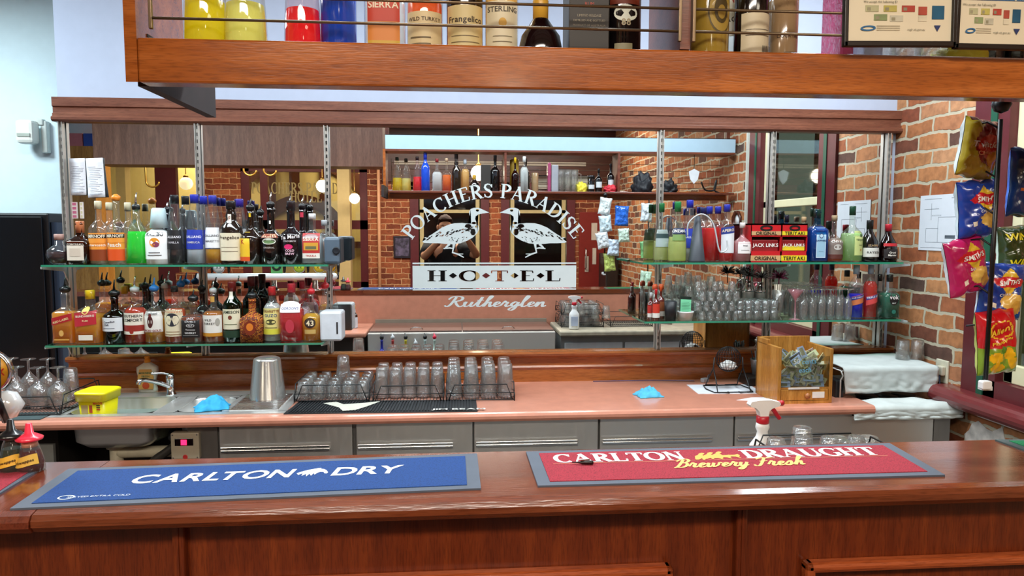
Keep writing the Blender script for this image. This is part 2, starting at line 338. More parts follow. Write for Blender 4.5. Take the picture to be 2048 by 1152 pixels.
def cat2(P, k=6):
    out = []; n = len(P)
    for i in range(n-1):
        p0, p1, p2, p3 = P[max(i-1, 0)], P[i], P[i+1], P[min(i+2, n-1)]
        for j in range(k):
            u = j/k; out.append(tuple(.5*((2*p1[d])+(-p0[d]+p2[d])*u+(2*p0[d]-5*p1[d]+4*p2[d]-p3[d])*u*u+(-p0[d]+3*p1[d]-3*p2[d]+p3[d])*u**3) for d in range(len(p1))))
    return out+[tuple(P[-1])]
SCR = {'R': ([[(.36, .95), (.3, .5), (.2, .1), (.05, .0), (-.04, .12)], [(.02, .7), (.15, .95), (.45, 1.02), (.7, .88), (.66, .62), (.36, .5)], [(.4, .52), (.55, .2), (.75, -.02), (.92, .12)]], .88),
 'B': ([[(.36, .95), (.3, .5), (.2, .1), (.05, .0)], [(.05, .75), (.2, .97), (.5, 1.0), (.66, .82), (.55, .58), (.36, .52)], [(.36, .52), (.6, .48), (.64, .2), (.45, 0), (.15, .02)]], .76),
 'F': ([[(.42, .9), (.34, .4), (.22, .02), (.02, .02), (-.02, .15)], [(.0, .8), (.2, .98), (.5, .93), (.85, 1.02)], [(.2, .52), (.6, .55)]], .66),
 'u': ([[(0, .3), (.1, .46), (.07, .15), (.17, 0), (.34, .12), (.42, .46), (.39, .12), (.48, 0), (.6, .12)]], .58),
 't': ([[(0, .12), (.14, .5), (.24, .95), (.18, .3), (.2, .05), (.3, 0), (.44, .12)], [(.04, .62), (.38, .64)]], .42),
 'h': ([[(0, .12), (.2, .6), (.34, 1), (.22, 1.02), (.15, .5), (.1, 0), (.2, .36), (.34, .46), (.37, .2), (.42, 0), (.55, .12)]], .53),
 'e': ([[(0, .12), (.18, .2), (.32, .36), (.22, .47), (.1, .34), (.1, .1), (.22, 0), (.44, .12)]], .42),
 'r': ([[(0, .12), (.1, .44), (.14, .54), (.2, .42), (.3, .42), (.26, .14), (.34, 0), (.48, .12)]], .46),
 'g': ([[(.36, .38), (.22, .47), (.08, .25), (.15, .03), (.3, .14), (.39, .44), (.34, -.1), (.22, -.36), (.05, -.3), (.15, -.1), (.52, .12)]], .5),
 'l': ([[(0, .12), (.2, .6), (.32, 1), (.2, 1.02), (.12, .4), (.15, .05), (.26, 0), (.4, .12)]], .38),
 'n': ([[(0, .12), (.1, .46), (.1, 0), (.22, .38), (.35, .46), (.38, .15), (.44, 0), (.58, .12)]], .56),
 'w': ([[(0, .3), (.08, .46), (.08, .1), (.18, 0), (.32, .2), (.34, .46), (.34, .1), (.44, 0), (.6, .2), (.62, .46), (.78, .4)]], .76),
 'y': ([[(0, .3), (.08, .46), (.08, .12), (.18, 0), (.32, .2), (.38, .46), (.32, -.1), (.18, -.36), (.04, -.28), (.3, -.02), (.5, .12)]], .48),
 's': ([[(0, .12), (.2, .48), (.28, .4), (.3, .12), (.18, 0), (.04, .06), (.46, .12)]], .44)}
def script(s, wd=.085, slant=.25):
    vs = []; fs = []; x = 0
    for ch in s:
        if ch == ' ': x += .35; continue
        L, adv = SCR[ch]
        for P in L:
            Q = cat2([(x+p[0]+p[1]*slant, p[1]) for p in P]); ws = []
            for i in range(len(Q)):
                a = Q[max(i-1, 0)]; b = Q[min(i+1, len(Q)-1)]; dy = b[1]-a[1]; l = math.hypot(b[0]-a[0], dy) or 1
                ws.append(wd*(.55+.75*abs(dy)/l*(1 if dy < 0 else .55)))
            v, f = rib(Q, ws); n = len(vs); vs += v; fs += [tuple(i+n for i in g) for g in f]
        x += adv
    return vs, fs, x
# ================================================================ the setting
bz = .8614; cz = 1.1886; XL, XR = -2.07, 2.56; YM = D
BRK = brick('right_brick', ['#5a443a', '#8e4a2e', '#b56c40', '#c28a5a', '#a0542f', '#c8946a'], '#bdb49c', 'y', msize=.018)
BRKB = brick('back_brick', ['#5c2a1a', '#8a4226', '#a85a34', '#74361f', '#b4683e'], '#c89a70', 'x', msize=.012)
struct('floor', MB().box(-6.5, 2.7, -6.2, 5.0, -.1, 0), mat('#4a3a33', .6, noise=.2))
struct('ceiling', MB().box(-6.5, 2.7, -6.2, 5.0, 3.4, 3.5), mat('#ded9cc', .9))
struct('wall_back', MB().box(XL, 2.7, YM+.02, YM+.16, 0, 3.4), WALL)
struct('wall_recess', MB().box(-6.4, XL, 4.8, 4.95, 0, 3.4), mat('#d2e6ec', .8, noise=.02))
struct('wall_left', MB().box(-6.5, -6.4, -6.2, 4.9, 0, 3.4), mat('#b8d4e4', .8, noise=.02))
# right wall of brick with the window opening
wy0, wy1, wz0, wz1 = 1.92, 3.315, .93, 2.75
rw = MB().box(XR, XR+.24, wy1, YM+.1, 0, 3.4).box(XR, XR+.24, -3.4, wy0, 0, 3.4).box(XR, XR+.24, wy0, wy1, 0, wz0).box(XR, XR+.24, wy0, wy1, wz1, 3.4)
struct('wall_right', rw, BRK)
pa = MB(); random.seed(3)
ring = []
for i in range(22):
    a = 2*PI*i/22; rr = 1+random.uniform(-.25, .2); ring.append((XR-.004, 3.13+.17*rr*math.cos(a), .66+.14*rr*math.sin(a)))
pa.plane([(XR-.004, y, z) for _, y, z in ring]); pa.add([(XR, y, z) for _, y, z in ring]+ring, [(i, (i+1) % 22, 22+(i+1) % 22, 22+i) for i in range(22)])
tag(pa.build('paint_patch', mat('#cfc9c2', .8, noise=.3)), 'worn white painted patch on the brick below the window sill', 'paint patch')
# window in the right wall
wf = MB().box(XR-.02, XR+.1, wy0, wy0+.12, wz0, wz1).box(XR-.02, XR+.1, wy1-.11, wy1, wz0, wz1).box(XR-.02, XR+.1, wy0, wy1, wz1-.1, wz1)
win = struct('window_1', wf, MAROON)
MB().box(XR-.026, XR+.1, wy1-.15, wy1-.11, wz0, wz1-.1).box(XR-.026, XR+.1, wy0+.12, wy0+.15, wz0, wz1-.1).build('green_bead', GREEN, win)
MB().box(XR-.02, XR+.1, wy1-.22, wy1-.15, wz0, wz1-.1).box(XR-.02, XR+.1, wy0+.15, wy0+.22, wz0, wz1-.1).box(XR-.02, XR+.1, wy0+.15, wy1-.15, wz0, wz0+.08).build('inner_frame', MAROON, win)
SASH = mat('#d8d3ae', .5, noise=.03)
sm = MB()
for (a, b, z0, z1) in ((wy0+.22, wy0+.28, wz0+.08, wz1-.1), (wy1-.28, wy1-.22, wz0+.08, wz1-.1)): sm.box(XR+.02, XR+.07, a, b, z0, z1, bev=.006)
sm.box(XR+.02, XR+.07, wy0+.22, wy1-.22, 1.90, 1.96, bev=.006).box(XR+.02, XR+.07, wy0+.22, wy1-.22, wz0+.08, wz0+.17, bev=.006).box(XR+.02, XR+.07, wy0+.22, wy1-.22, wz1-.17, wz1-.1, bev=.006)
sm.build('sash', SASH, win)
MB().box(XR+.04, XR+.046, wy0+.28, wy1-.28, wz0+.17, wz1-.17).build('window_pane', glass('#c2cbb8', 'win'), win)
sp = [(XR-.075+.045*math.cos(a), wz0-.045+.045*math.sin(a)) for a in [i*PI/8+PI/2 for i in range(9)]]+[(XR, wz0-.09), (XR, wz0)]
MB().extr(sp, wy0-.1, 3.42, axis=1).build('window_sill', mat('#6e2a2c', .3, coat=.4), win)
struct('wall_outside', MB().box(3.6, 3.7, 1.0, 4.6, 0, 3.4), brick('outside_brick', ['#3a2a1c', '#5a3d26', '#6e5638', '#4a3422'], '#6a6450', 'y'))
MB_ = MB().box(3.3, 3.42, 2.55, 2.75, 0, 3.4)
struct('trim_5', MB_, mat('#8a9078', .7, noise=.25))
tag(MB().box(XR-.022, XR, 1.855, 1.88, 0, 3.0).build('wall_conduit', mat('#c8ccc4', .5)), 'white vertical conduit on the brick between window and overhead rack, seen in the mirror', 'conduit')
t = thing('octagonal_frame', 'dark wood octagonal frame with a pale oval on the brick, seen in the mirror', 'picture', (XR-.001, 1.66, 1.80))
MB().lathe([(.10, 0), (.10, .02), (.065, .012), (.065, 0)], 8, twist=PI/8).build('frame', W_DARK, t, rot=(0, -PI/2, 0))
MB().lathe([(.064, .004), (1e-5, .006)], 24).build('print', mat('#c8ccd2', .5), t, rot=(0, -PI/2, 0))
# ---- customer side: brick wall behind the photographer with two sash windows, openings on the left
BY = -3.3
def X_(p): return mir(p, 400, BY).x
bw = MB(); zT = 3.4
openings = [(X_(185), X_(346), 0, 2.75), (X_(346), X_(410), 1.05, 2.75), (X_(482), X_(735), 0, 2.75), (X_(820), X_(978), .75, 2.45), (X_(1002), X_(1150), .75, 2.45)]
xs = sorted(set([-6.4, 2.56]+[o[0] for o in openings]+[o[1] for o in openings]))
for a, b in zip(xs[:-1], xs[1:]):
    o = [q for q in openings if abs(q[0]-a) < 1e-4]
    if not o: bw.box(a, b, BY-.2, BY, 0, zT)
    else:
        if o[0][2] > 0: bw.box(a, b, BY-.2, BY, 0, o[0][2])
        bw.box(a, b, BY-.2, BY, o[0][3], zT)
struct('wall_front', bw, BRKB)
struct('wall_far', MB().box(-6.4, 2.6, -5.4, -5.3, 0, 3.4), CREAM)
struct('wall_side', MB().box(-.75, -.65, -5.3, -3.5, 0, 3.4), mat('#2a1712', .8))
for n, (a, b) in enumerate(((X_(820), X_(978)), (X_(1002), X_(1150)))):
    w_ = struct('window_%d' % (n+2), MB().box(a, a+.13, BY-.05, BY+.03, .75, 2.45).box(b-.13, b, BY-.05, BY+.03, .75, 2.45).box(a, b, BY-.05, BY+.03, 2.33, 2.45).box(a, b, BY-.08, BY+.06, .70, .80), MAROON)
    s = MB(); c, d = a+.15, b-.15
    for q in ((c, c+.06, .8, 2.33), (d-.06, d, .8, 2.33), (c, d, .8, .87), (c, d, 1.98, 2.03)): s.box(q[0], q[1], BY-.04, BY+.0, q[2], q[3])
    s.build('sash', mat('#b9a878', .5), w_)
    MB().box(c, d, BY-.03, BY-.024, .8, 2.33).build('window_pane', mat('#0c0a0a', .06, noise=0), w_)
# glazed door screens and the cream room beyond them
def frame(name, n, rects, lites, m=MAROON):
    f = MB()
    for r in rects: f.box(r[0], r[1], BY-.12, BY-.02, r[2], r[3])
    o = struct('door_%d' % n, f, m)
    g = MB()
    for r in lites: g.box(r[0], r[1], BY-.075, BY-.069, r[2], r[3])
    g.build('glass_pane', glass('#f2f0e2', 'door'), o); return o
xa, xb = X_(482), X_(735); xm = X_(530)
dr = frame('door', 1, [(xa, xa+.12, 0, 2.75), (xb-.12, xb, 0, 2.75), (xa, xb, 2.6, 2.75), (X_(520), X_(535), 0, 2.6), (xa, xb, 1.72, 1.86), (xa, xb, 0, .9), (X_(590), X_(604), 0, 1.72)], [(xa+.12, xb-.12, .9, 2.6)])
frame('door', 2, [(X_(310), X_(346), 0, 2.75), (X_(185), X_(310), 2.7, 2.75)], [(X_(187), X_(310), .9, 2.7)])
frame('door', 3, [(X_(346), X_(352), 0, 2.75), (X_(404), X_(410), 1.05, 2.75)], [(X_(352), X_(404), 1.05, 2.7)])
GOLD = mat('#9a8a5a', .5)
for (s, px_, py_, hgt) in (('POACHERS PARADISE', 620, 376, .19), ('HOTEL', 613, 393, .19)):
    v, f, wd = stext(s, .2, .07); k = hgt*.9; o_ = mir(603 if s != 'HOTEL' else 611, py_, BY)
    MB().add([(o_.x+(x-wd/2)*k*.62, BY-.06, o_.z+(y-.5)*k) for x, y in v], f).build('lettering', GOLD, dr)
def arch(cx, w, z0, zs, name='archway'):
    """dark arched opening with its own reveal on the far wall"""
    pts = [(cx-w/2, z0)]+[(cx-w/2*math.cos(a), zs+w/2*math.sin(a)) for a in [i*PI/16 for i in range(17)]]+[(cx+w/2, z0)]
    o = MB().extr([(x, z) for x, z in pts], 0, .06)
    o.v = [(x, -5.3+y, z) for (x, z, y) in o.v]
    return o
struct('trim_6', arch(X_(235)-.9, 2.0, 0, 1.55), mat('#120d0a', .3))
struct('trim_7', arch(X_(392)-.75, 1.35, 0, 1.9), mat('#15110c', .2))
ar = MB(); cxa = X_(640)-.7
for r0, r1 in ((1.35, 1.62), (.62, .84)):
    P = [(cxa+r1*math.cos(a), 1.5+r1*math.sin(a)) for a in [i*PI/20 for i in range(21)]]+[(cxa+r0*math.cos(a), 1.5+r0*math.sin(a)) for a in [PI-i*PI/20 for i in range(21)]]
    for i in range(20): j = 41-i; ar.add([(P[i][0], -5.24, P[i][1]), (P[i+1][0], -5.24, P[i+1][1]), (P[40-i][0], -5.24, P[40-i][1]), (P[41-i][0], -5.24, P[41-i][1])], [(0, 1, 2, 3)])
for q in (-.45, .1, .55):
    a = PI/2+q; ar.box(cxa+1.0*math.cos(a)-.09, cxa+1.0*math.cos(a)+.09, -5.25, -5.23, 1.5+.62*math.sin(a), 1.5+1.5*math.sin(a))
ar.box(cxa-1.6, cxa+1.6, -5.26, -5.22, 1.38, 1.5)
struct('trim_8', ar, mat('#4a2418', .4))
struct('trim_9', MB().box(X_(680), X_(704), BY+.05, BY+.25, 0, 3.4), mat('#c9b07a', .6, noise=.03))
struct('trim_10', MB().box(X_(246), X_(264), BY+.02, BY+.2, 0, 3.4), mat('#d2b878', .6, noise=.03))
struct('trim_11', MB().cyl((X_(758), BY+.04, 0), .025, 3.4, 8), mat('#dba077', .5))
struct('wall_partition', MB().box(-6.4, mir(187, 300, -.9).x, -1.0, -.9, 0, 3.4), mat('#d4e4f0', .8, noise=.02))
struct('trim_12', MB().box(X_(765), X_(1300), BY, BY+.03, 2.46, 3.4), W_DARK)
struct('trim_13', MB().box(X_(790), X_(1170), BY+.03, BY+.05, 2.72, 2.78), mat('#b8b0a4', .6))
# big veneered bulkhead above the customers, seen only in the mirror
a = mir(187, 320, .9); b = mir(772, 330, .9)
struct('ceiling_bulkhead', MB().box(a.x, b.x-.03, .55, .9, 2.325, 3.4), W_VENEER)
# red noticeboard door with papers, dark fridge right of the windows
rd = struct('door_4', MB().box(X_(1158), X_(1208), BY+.02, BY+.08, 0, 2.0, bev=.005), mat('#7a221c', .35))
for (px0, px1, py0, py1) in ((1181, 1192, 446, 480), (1193, 1197, 462, 490), (1183, 1190, 496, 528), (1168, 1175, 512, 543)):
    a = mir(px0, py0, BY); b = mir(px1, py1, BY); MB().box(a.x, b.x, BY+.082, BY+.086, a.z, b.z).build('notice_paper', mat('#c9bdb0', .7), rd)
MB().tube([(X_(1170), BY+.1, 1.1), (X_(1170), BY+.14, 1.12), (X_(1170), BY+.14, 1.4), (X_(1170), BY+.1, 1.42)], .012).build('door_handle', CHROME, rd)
a = mir(1212, 508, -2.7); b = mir(1272, 583, -2.7)
b.x = min(b.x, 2.5)
t = thing('drinks_fridge', 'dark brown upright fridge behind the customers, right of the red door', 'fridge', (0, 0, 0))
MB().box(a.x, b.x, -3.25, -2.7, 0, a.z, bev=.01).build('body', mat('#2a2220', .4), t)
MB().box(a.x+.02, b.x-.02, -2.698, -2.68, .08, a.z-.05, bev=.006).build('door', mat('#241c1a', .3), t)
a = mir(787, 472, BY); b = mir(822, 516, BY)
t = thing('wall_picture', 'dark floral picture on the brick left of the photographer window', 'picture', ((a.x+b.x)/2, BY+.02, (a.z+b.z)/2))
hw, hh = (b.x-a.x)/2, (a.z-b.z)/2
MB().box(-hw, hw, -.02, .01, -hh, hh, bev=.004).build('frame', mat('#241c26', .4), t)
MB().box(-hw+.03, hw-.03, .01, .014, -hh+.03, hh-.03).build('print', mat('#4a4258', .5, noise=.9), t)
# wall lamps and globes in the pub
def globe_lamp(p, r, lab, pw=6, arm=True):
    t = thing('globe_lamp', lab, 'lamp', p)
    MB().lathe([(1e-6, -r), (r*.5, -r*.86), (r*.86, -r*.5), (r, 0), (r*.86, r*.5), (r*.5, r*.86), (1e-6, r)], 20).build('lamp_shade', mat('#fff3d8', .4, emit=pw, noise=0), t)
    MB().lathe([(r*.35, r*.8), (r*.4, r*1.1), (r*.15, r*1.3), (.008, r*1.4), (.008, 3.4-p[2])], 12).build('lamp_rod', mat('#8a6a34', .3, .8), t)
    return t
globe_lamp(tuple(mir(957, 346, -1.3)), .10, 'brightest round white pub globe lamp, seen through the bottles of the middle mirror', 14)
globe_lamp(tuple(mir(645, 372, -2.4)), .09, 'round white globe lamp glowing beside the left mirror upright', 9)
globe_lamp(tuple(mir(709, 397, -2.8)), .08, 'small globe lamp right of the cream column', 3)
globe_lamp(tuple(mir(372, 367, -4.4)), .11, 'dim grey globe lamp in front of the dark arch', 1.2)
globe_lamp(tuple(mir(406, 374, -4.4)), .09, 'white globe lamp behind the second mirror upright', 7)
globe_lamp(tuple(mir(1055, 501, -4.6)), .10, 'small white lamp behind the right sash window', 7)
for (px_, py_, lab) in ((305, 361, 'brass curved lamp arm in front of the left dark arch'), (500, 338, 'left curved brass lamp arm in front of the hotel door'), (540, 338, 'right curved brass lamp arm in front of the hotel door')):
    c = mir(px_, py_, -2.4); P = [(c.x+.09*math.cos(q), c.y, c.z+.09*math.sin(q)) for q in [PI+.2+i*(PI-.4)/10 for i in range(11)]]
    P = [(P[0][0], c.y, 3.4)]+P
    tag(MB().tube(P, .013, 6).build('lamp_arm', mat('#d8a850', .25, .6)), lab, 'lamp arm')
# light blue far panel, boxes on a cupboard at the far left (only in the mirror)
a = mir(133, 277, -.5); b = mir(187, 319, -.5)
tag(MB().box(-5.2, mir(187, 300, -.5).x, -.88, -.5, 0, mir(160, 292, -.5).z).build('pine_cupboard', W_PINE), 'tall orange pine cupboard at the far left edge of the mirror view', 'cupboard')
z0 = mir(160, 292, -.5).z
xq = [mir(q, 300, -.5).x for q in (128, 166, 186)]
tag(MB().box(xq[0], xq[1], -.85, -.5, z0, z0+.14).build('storage_box', mat('#c0707a', .6)), 'pink flat box lying on the tall pine cupboard', 'box')
tag(MB().box(xq[1]+.01, xq[2], -.85, -.5, z0, z0+.14).build('storage_box', mat('#2248a8', .5)), 'blue flat box lying on the tall pine cupboard', 'box')
# ================================================================ mirror and its trims
zb0, zb1 = 1.03, 2.285
mr = tag(MB().box(-2.06, 2.53, YM, YM+.015, zb0, zb1).build('bar_mirror', MIR), 'large wall mirror behind the bar with etched white goose emblem and lettering', 'mirror')
MB().box(1.151, 1.159, YM-.004, YM+.012, zb0, zb1).build('pane_edge', STEELD, mr)
tp = [(YM+.02, 2.276), (YM-.035, 2.276), (YM-.045, 2.285), (YM-.045, 2.298), (YM-.03, 2.306), (YM-.03, 2.318), (YM-.022, 2.322), (YM-.022, 2.352), (YM-.03, 2.356), (YM-.03, 2.402), (YM+.02, 2.406)]
struct('trim_1', MB().extr(tp, -2.075, XR), W_TRIM)
up = [(YM+.01, bz), (YM-.02, bz), (YM-.02, .93), (YM-.028, .945), (YM-.02, .955), (YM-.02, 1.0), (YM-.03, 1.006), (YM-.05, 1.014), (YM-.055, 1.026), (YM-.05, 1.037), (YM+.01, 1.04)]
struct('trim_2', MB().extr(up, -2.06, XR), W_UPST)
def onmirror(v, y=YM-.0012): return [(p[0], y, p[1]) for p in v]
def w2(px_, py_): a = at(px_, py_, YM); return (a.x, a.z)
# lettering round the arch
cxp, cyp, R_ = 986, 592, 211
s = 'POACHERS PARADISE'; widths = [(.5 if c == ' ' else serif(c)[2]+.03) for c in s]; tot = sum(widths); span = math.radians(111); x = 0; mb = MB(); k = 28
for c, wd in zip(s, widths):
    if c == ' ': mb.build('arched_lettering', FROST, mr); mb = MB()
    if c != ' ':
        v, f, a_ = serif(c, .19, .07); th = -span/2+span*(x+wd/2)/tot; q = []
        sx_ = span*R_/tot*1.0
        for (u, h_) in v:
            lx = (u-a_/2)*sx_*.98; ly = (h_-.5)*k; rr = R_+ly; tt = th+lx/R_
            q.append(w2(cxp+rr*math.sin(tt), cyp-rr*math.cos(tt)))
        mb.add(onmirror(q), f)
    x += wd
mb.build('arched_lettering', FROST, mr)
x0, z1 = w2(825, 531.5); x1, z0 = w2(1152, 575)
mb = MB().box(x0, x1, YM-.001, YM+.001, z0, z1)
for (ya, yb) in ((525, 528), (577.5, 580)): mb.box(x0, x1, YM-.001, YM+.001, w2(990, yb)[1], w2(990, ya)[1])
mb.build('etched_panel', FROST, mr)
mb = MB()
for c, (pa_, pb) in zip('HOTEL', ((855, 895), (919, 959), (981, 1018), (1040, 1071), (1091, 1123))):
    v, f, a_ = serif(c, .22, .045); mb.add(onmirror([w2(pa_+u/a_*(pb-pa_), 562-h_*21+(8-(pa_-850)*.0) * 0) for u, h_ in v], YM-.0022), f)
for pc in (906, 972, 1029, 1081): mb.add(onmirror([w2(pc-8, 551), w2(pc, 545.5), w2(pc+8, 551), w2(pc, 556.5)], YM-.0022), [(0, 1, 2, 3)])
mb.build('clear_lettering', MIR, mr)
v, f, wd = script('Rutherglen', .12); kx = 200/wd; 
MB().add(onmirror([w2(890+u*kx, 613-h_*20) for u, h_ in v]), f).build('script_lettering', FROST, mr)
G0 = [(1018, 232), (960, 205), (930, 190), (900, 182), (860, 182), (825, 195), (808, 225), (812, 260), (830, 300), (832, 345), (800, 345), (740, 337), (660, 340), (600, 355), (530, 385), (480, 420), (420, 460), (380, 480), (345, 488), (372, 500), (330, 530), (350, 541), (430, 545), (500, 545), (560, 552), (640, 556), (720, 546), (790, 520), (850, 485), (895, 440), (912, 400), (905, 365), (885, 330), (872, 300), (876, 270), (905, 250), (950, 240)]
LEGS = [([(655, 550), (648, 600), (640, 640), (690, 655), (755, 690)], [28, 16, 18, 16, 10]), ([(690, 655), (750, 655)], [10, 6]), ([(610, 552), (565, 595)], [26, 14]), ([(548, 600), (610, 592), (650, 600)], [10, 16, 10])]
SPOT = [(860, 338, 24, 12), (800, 368, 34, 20), (850, 430, 26, 34), (895, 207, 15, 13), (880, 375, 8, 10)]
random.seed(5)
DASH = [(random.uniform(560, 840), 0) for _ in range(70)]
def cp4(x, y, flip): return w2(780+((x if not flip else 2140-x)/5.12), 380+y/5.12)
for flip in (0, 1):
    bm = bmesh.new(); vv = [bm.verts.new(p) for p in onmirror([cp4(x, y, flip) for x, y in G0])]; fc = bm.faces.new(vv); bmesh.ops.triangulate(bm, faces=[fc]); bm.verts.index_update()
    mb = MB().add([v.co for v in bm.verts], [[v.index for v in f.verts] for f in bm.faces]); bm.free()
    for P, ws in LEGS:
        v, f = rib(P, ws); mb.add(onmirror([cp4(x, y, flip) for x, y in v]), f)
    g = mb.build('goose_emblem', FROST, mr)
    mb = MB()
    for (x, y, rx, ry) in SPOT:
        if rx > 30: P = [(x+rx*(1+.1*math.sin(5*a))*math.cos(a), y+ry*math.sin(a)) for a in [i*PI/9 for i in range(18)]]
        else: P = [(x+rx*(1+.12*math.sin(7*a))*math.cos(a), y+ry*(1+.1*math.cos(6*a))*math.sin(a)) for a in [i*PI/9 for i in range(18)]]
        mb.add(onmirror([cp4(a, b, flip) for a, b in P], YM-.002), [tuple(range(18))])
    random.seed(11)
    for i in range(80):
        u = random.random(); x = 470+370*u; y = 470-90*u**.8+random.gauss(0, 14)+15; l = random.uniform(6, 22); t_ = random.uniform(3, 8)
        if i > 55: x = random.uniform(600, 800); y = random.uniform(470, 535); l = random.uniform(3, 8); t_ = 4
        if 20 < i < 32: x = random.uniform(370, 520); y = 500-(x-370)*.45+random.uniform(-14, 14)
        a_ = -.5; P = [(x-l*math.cos(a_), y-l*math.sin(a_)), (x, y-t_), (x+l*math.cos(a_), y+l*math.sin(a_)), (x, y+t_)] if False else [(x-l, y+l*.4), (x, y-t_), (x+l, y-l*.4), (x, y+t_)]
        mb.add(onmirror([cp4(a, b, flip) for a, b in P], YM-.002), [(0, 1, 2, 3)])
    mb.build('feather_marks', MIR, g)
# ================================================================ uprights, glass shelves
GREENGL = glass('#b8e6d2', 'shelfedge', 1.5, 0, .25)
SHG = glass('#e2f4ec', 'shelf')
def upright(px_, lab):
    x = at(px_, 470, YM-.02).x
    t = thing('shelf_upright', lab, 'shelf upright', (x, YM-.02, 1.04), group=None)
    MB().box(-.011, -.007, -.014, .012, 0, 1.235).box(.007, .011, -.014, .012, 0, 1.235).box(-.008, .008, .006, .012, 0, 1.235).build('channel', STEEL, t)
    s = MB()
    for i in range(34): s.box(-.004, .004, .003, .0055, .02+i*.036, .038+i*.036)
    s.build('slots', mat('#16181a', .6), t)
    return x
ux = [upright(p, l) for p, l in ((133, 'slotted steel shelf upright at the left edge of the mirror'), (401, 'slotted steel upright behind the blue-capped liqueur bottles'), (656, 'slotted steel upright at the right end of the left glass shelves'), (1320, 'slotted steel upright right of the arched lettering'), (1541, 'slotted steel upright in front of the mirrored window'), (1768, 'slotted steel upright nearest the brick wall'))]
def gshelf(x0, x1, y0, z, lab, ups):
    t = thing('glass_shelf', lab, 'shelf', ((x0+x1)/2, (y0+YM-.03)/2, z-.01)); w_ = (x1-x0)/2; d_ = (YM-.035-y0)/2
    MB().box(-w_, w_, -d_, d_, 0, .010).build('shelf_plate', SHG, t)
    MB().box(-w_, w_, -d_-.002, -d_, 0, .010).box(-w_-.002, -w_, -d_, d_, 0, .010).box(w_, w_+.002, -d_, d_, 0, .010).build('polished_edge', mat('#2f8f70', .15, coat=.6), t)
    for u in ups:
        b = MB(); X = u-(x0+x1)/2
        b.extr([(d_+.012, -.10), (d_+.012, -.001), (-d_+.03, -.001), (-d_+.03, -.012), (d_-.03, -.035)], X-.003, X+.003)
        b.build('bracket', mat('#c4cccb', .4, .3), t)
zLU, zLL, zRU, zRL = 1.542, 1.142, 1.549, 1.236
gshelf(-2.02, at(655, 530, 3.65).x, 3.65, zLU, 'upper left green-edged glass shelf full of spirits', ux[:3])
gshelf(-2.02, at(645, 688, 3.65).x, 3.65, zLL, 'lower left green-edged glass shelf full of whisky bottles', ux[:3])
gshelf(at(1286, 526, 3.65).x, 2.43, 3.65, zRU, 'upper right green-edged glass shelf with red and blue bottles', ux[3:])
gshelf(at(1290, 640, 3.65).x, 2.43, 3.65, zRL, 'lower right green-edged glass shelf crowded with glasses', ux[3:])
# ================================================================ back bench
nose = [(3.275, bz), (3.262, bz-.004), (3.256, bz-.015), (3.256, bz-.028), (3.262, bz-.040), (3.275, bz-.044)]
xs0, xs1, ys0, ys1 = -1.84, -.80, 3.33, 3.79      # sink cut-out
bt = MB().extr([(3.33, bz-.044), (3.33, bz)]+nose, -2.75, 2.06)
bt.box(-2.75, xs0+.01, 3.33, YM+.02, bz-.044, bz).box(xs1-.01, 2.06, 3.33, YM+.02, bz-.044, bz).box(xs0, xs1, ys1-.01, YM+.02, bz-.044, bz)
tag(bt.build('bench_worktop', mat('#c98a74', .28, coat=.3, noise=.07)), 'salmon pink laminate back bench worktop with a rounded front edge', 'worktop')
# stainless sink unit
t = thing('sink_unit', 'stainless steel double bowl sink with ribbed drainer set in the pink bench', 'sink', (-1.32, 3.56, bz))
def S(x, y): return (x+1.32, y-3.56)
def bowl(x0, x1, y0, y1, dep):
    m = MB(); n = 6; rings = []
    for k, (ins, z) in enumerate(((0, .004), (.004, -.004), (.012, -dep*.8), (.05, -dep))):
        P = []
        r = max(.07-ins*.3, .03)
        for cx_, cy__, a0 in ((x1-ins-r, y1-ins-r, 0), (x0+ins+r, y1-ins-r, 90), (x0+ins+r, y0+ins+r, 180), (x1-ins-r, y0+ins+r, 270)):
            for i in range(n+1): a = math.radians(a0+90*i/n); P.append((cx_+r*math.cos(a)-(-1.32), cy__+r*math.sin(a)-3.56, z))
        rings.append(P)
    N = len(rings[0]); vs = [p for R in rings for p in R]; fs = [(k*N+i, k*N+(i+1) % N, (k+1)*N+(i+1) % N, (k+1)*N+i) for k in range(3) for i in range(N)]+[tuple(3*N+i for i in range(N))]
    m.add(vs, fs, 0, True); return m
b1 = (-1.79, -1.40, 3.36, 3.70); b2 = (-1.31, -1.09, 3.37, 3.66)
bowl(*b1, .17).build('bowl', STEEL, t); bowl(*b2, .13).build('bowl', STEEL, t)
rm = MB()
def sb(x0, x1, y0, y1, z0=-.002, z1=.004): a = S(x0, y0); b = S(x1, y1); rm.box(a[0], b[0], a[1], b[1], z0, z1)
sb(xs0-.01, xs1+.01, ys0-.01, b1[2]+.004); sb(xs0-.01, xs1+.01, b1[3]-.004, ys1+.01); sb(xs0-.01, b1[0]+.004, b1[2], b1[3]); sb(b1[1]-.004, b2[0]+.004, b1[2], b1[3]); sb(b2[0], b2[1], b1[2], b2[2]+.004); sb(b2[0], b2[1], b2[3]-.004, b1[3]); sb(b2[1]-.004, xs1+.01, b1[2], b1[3])
rm.build('sink_deck', STEEL, t)
rm = MB()
for i in range(14):
    y = 3.375+i*.023; a = S(-1.06, y); b = S(-.83, y+.011); rm.box(a[0], b[0], a[1], b[1], .0035, .012, bev=.003)
rm.build('drainer_ribs', CHROME, t)
for q in (b1, b2): MB().lathe([(.03, 0), (.034, .004), (.02, .004), (.018, .001), (1e-5, .001)], 16, ((q[0]+q[1])/2+1.32, (q[2]+q[3])/2-3.56, -.17+.002 if q is b1 else -.128)).build('drain_ring', CHROME, t)
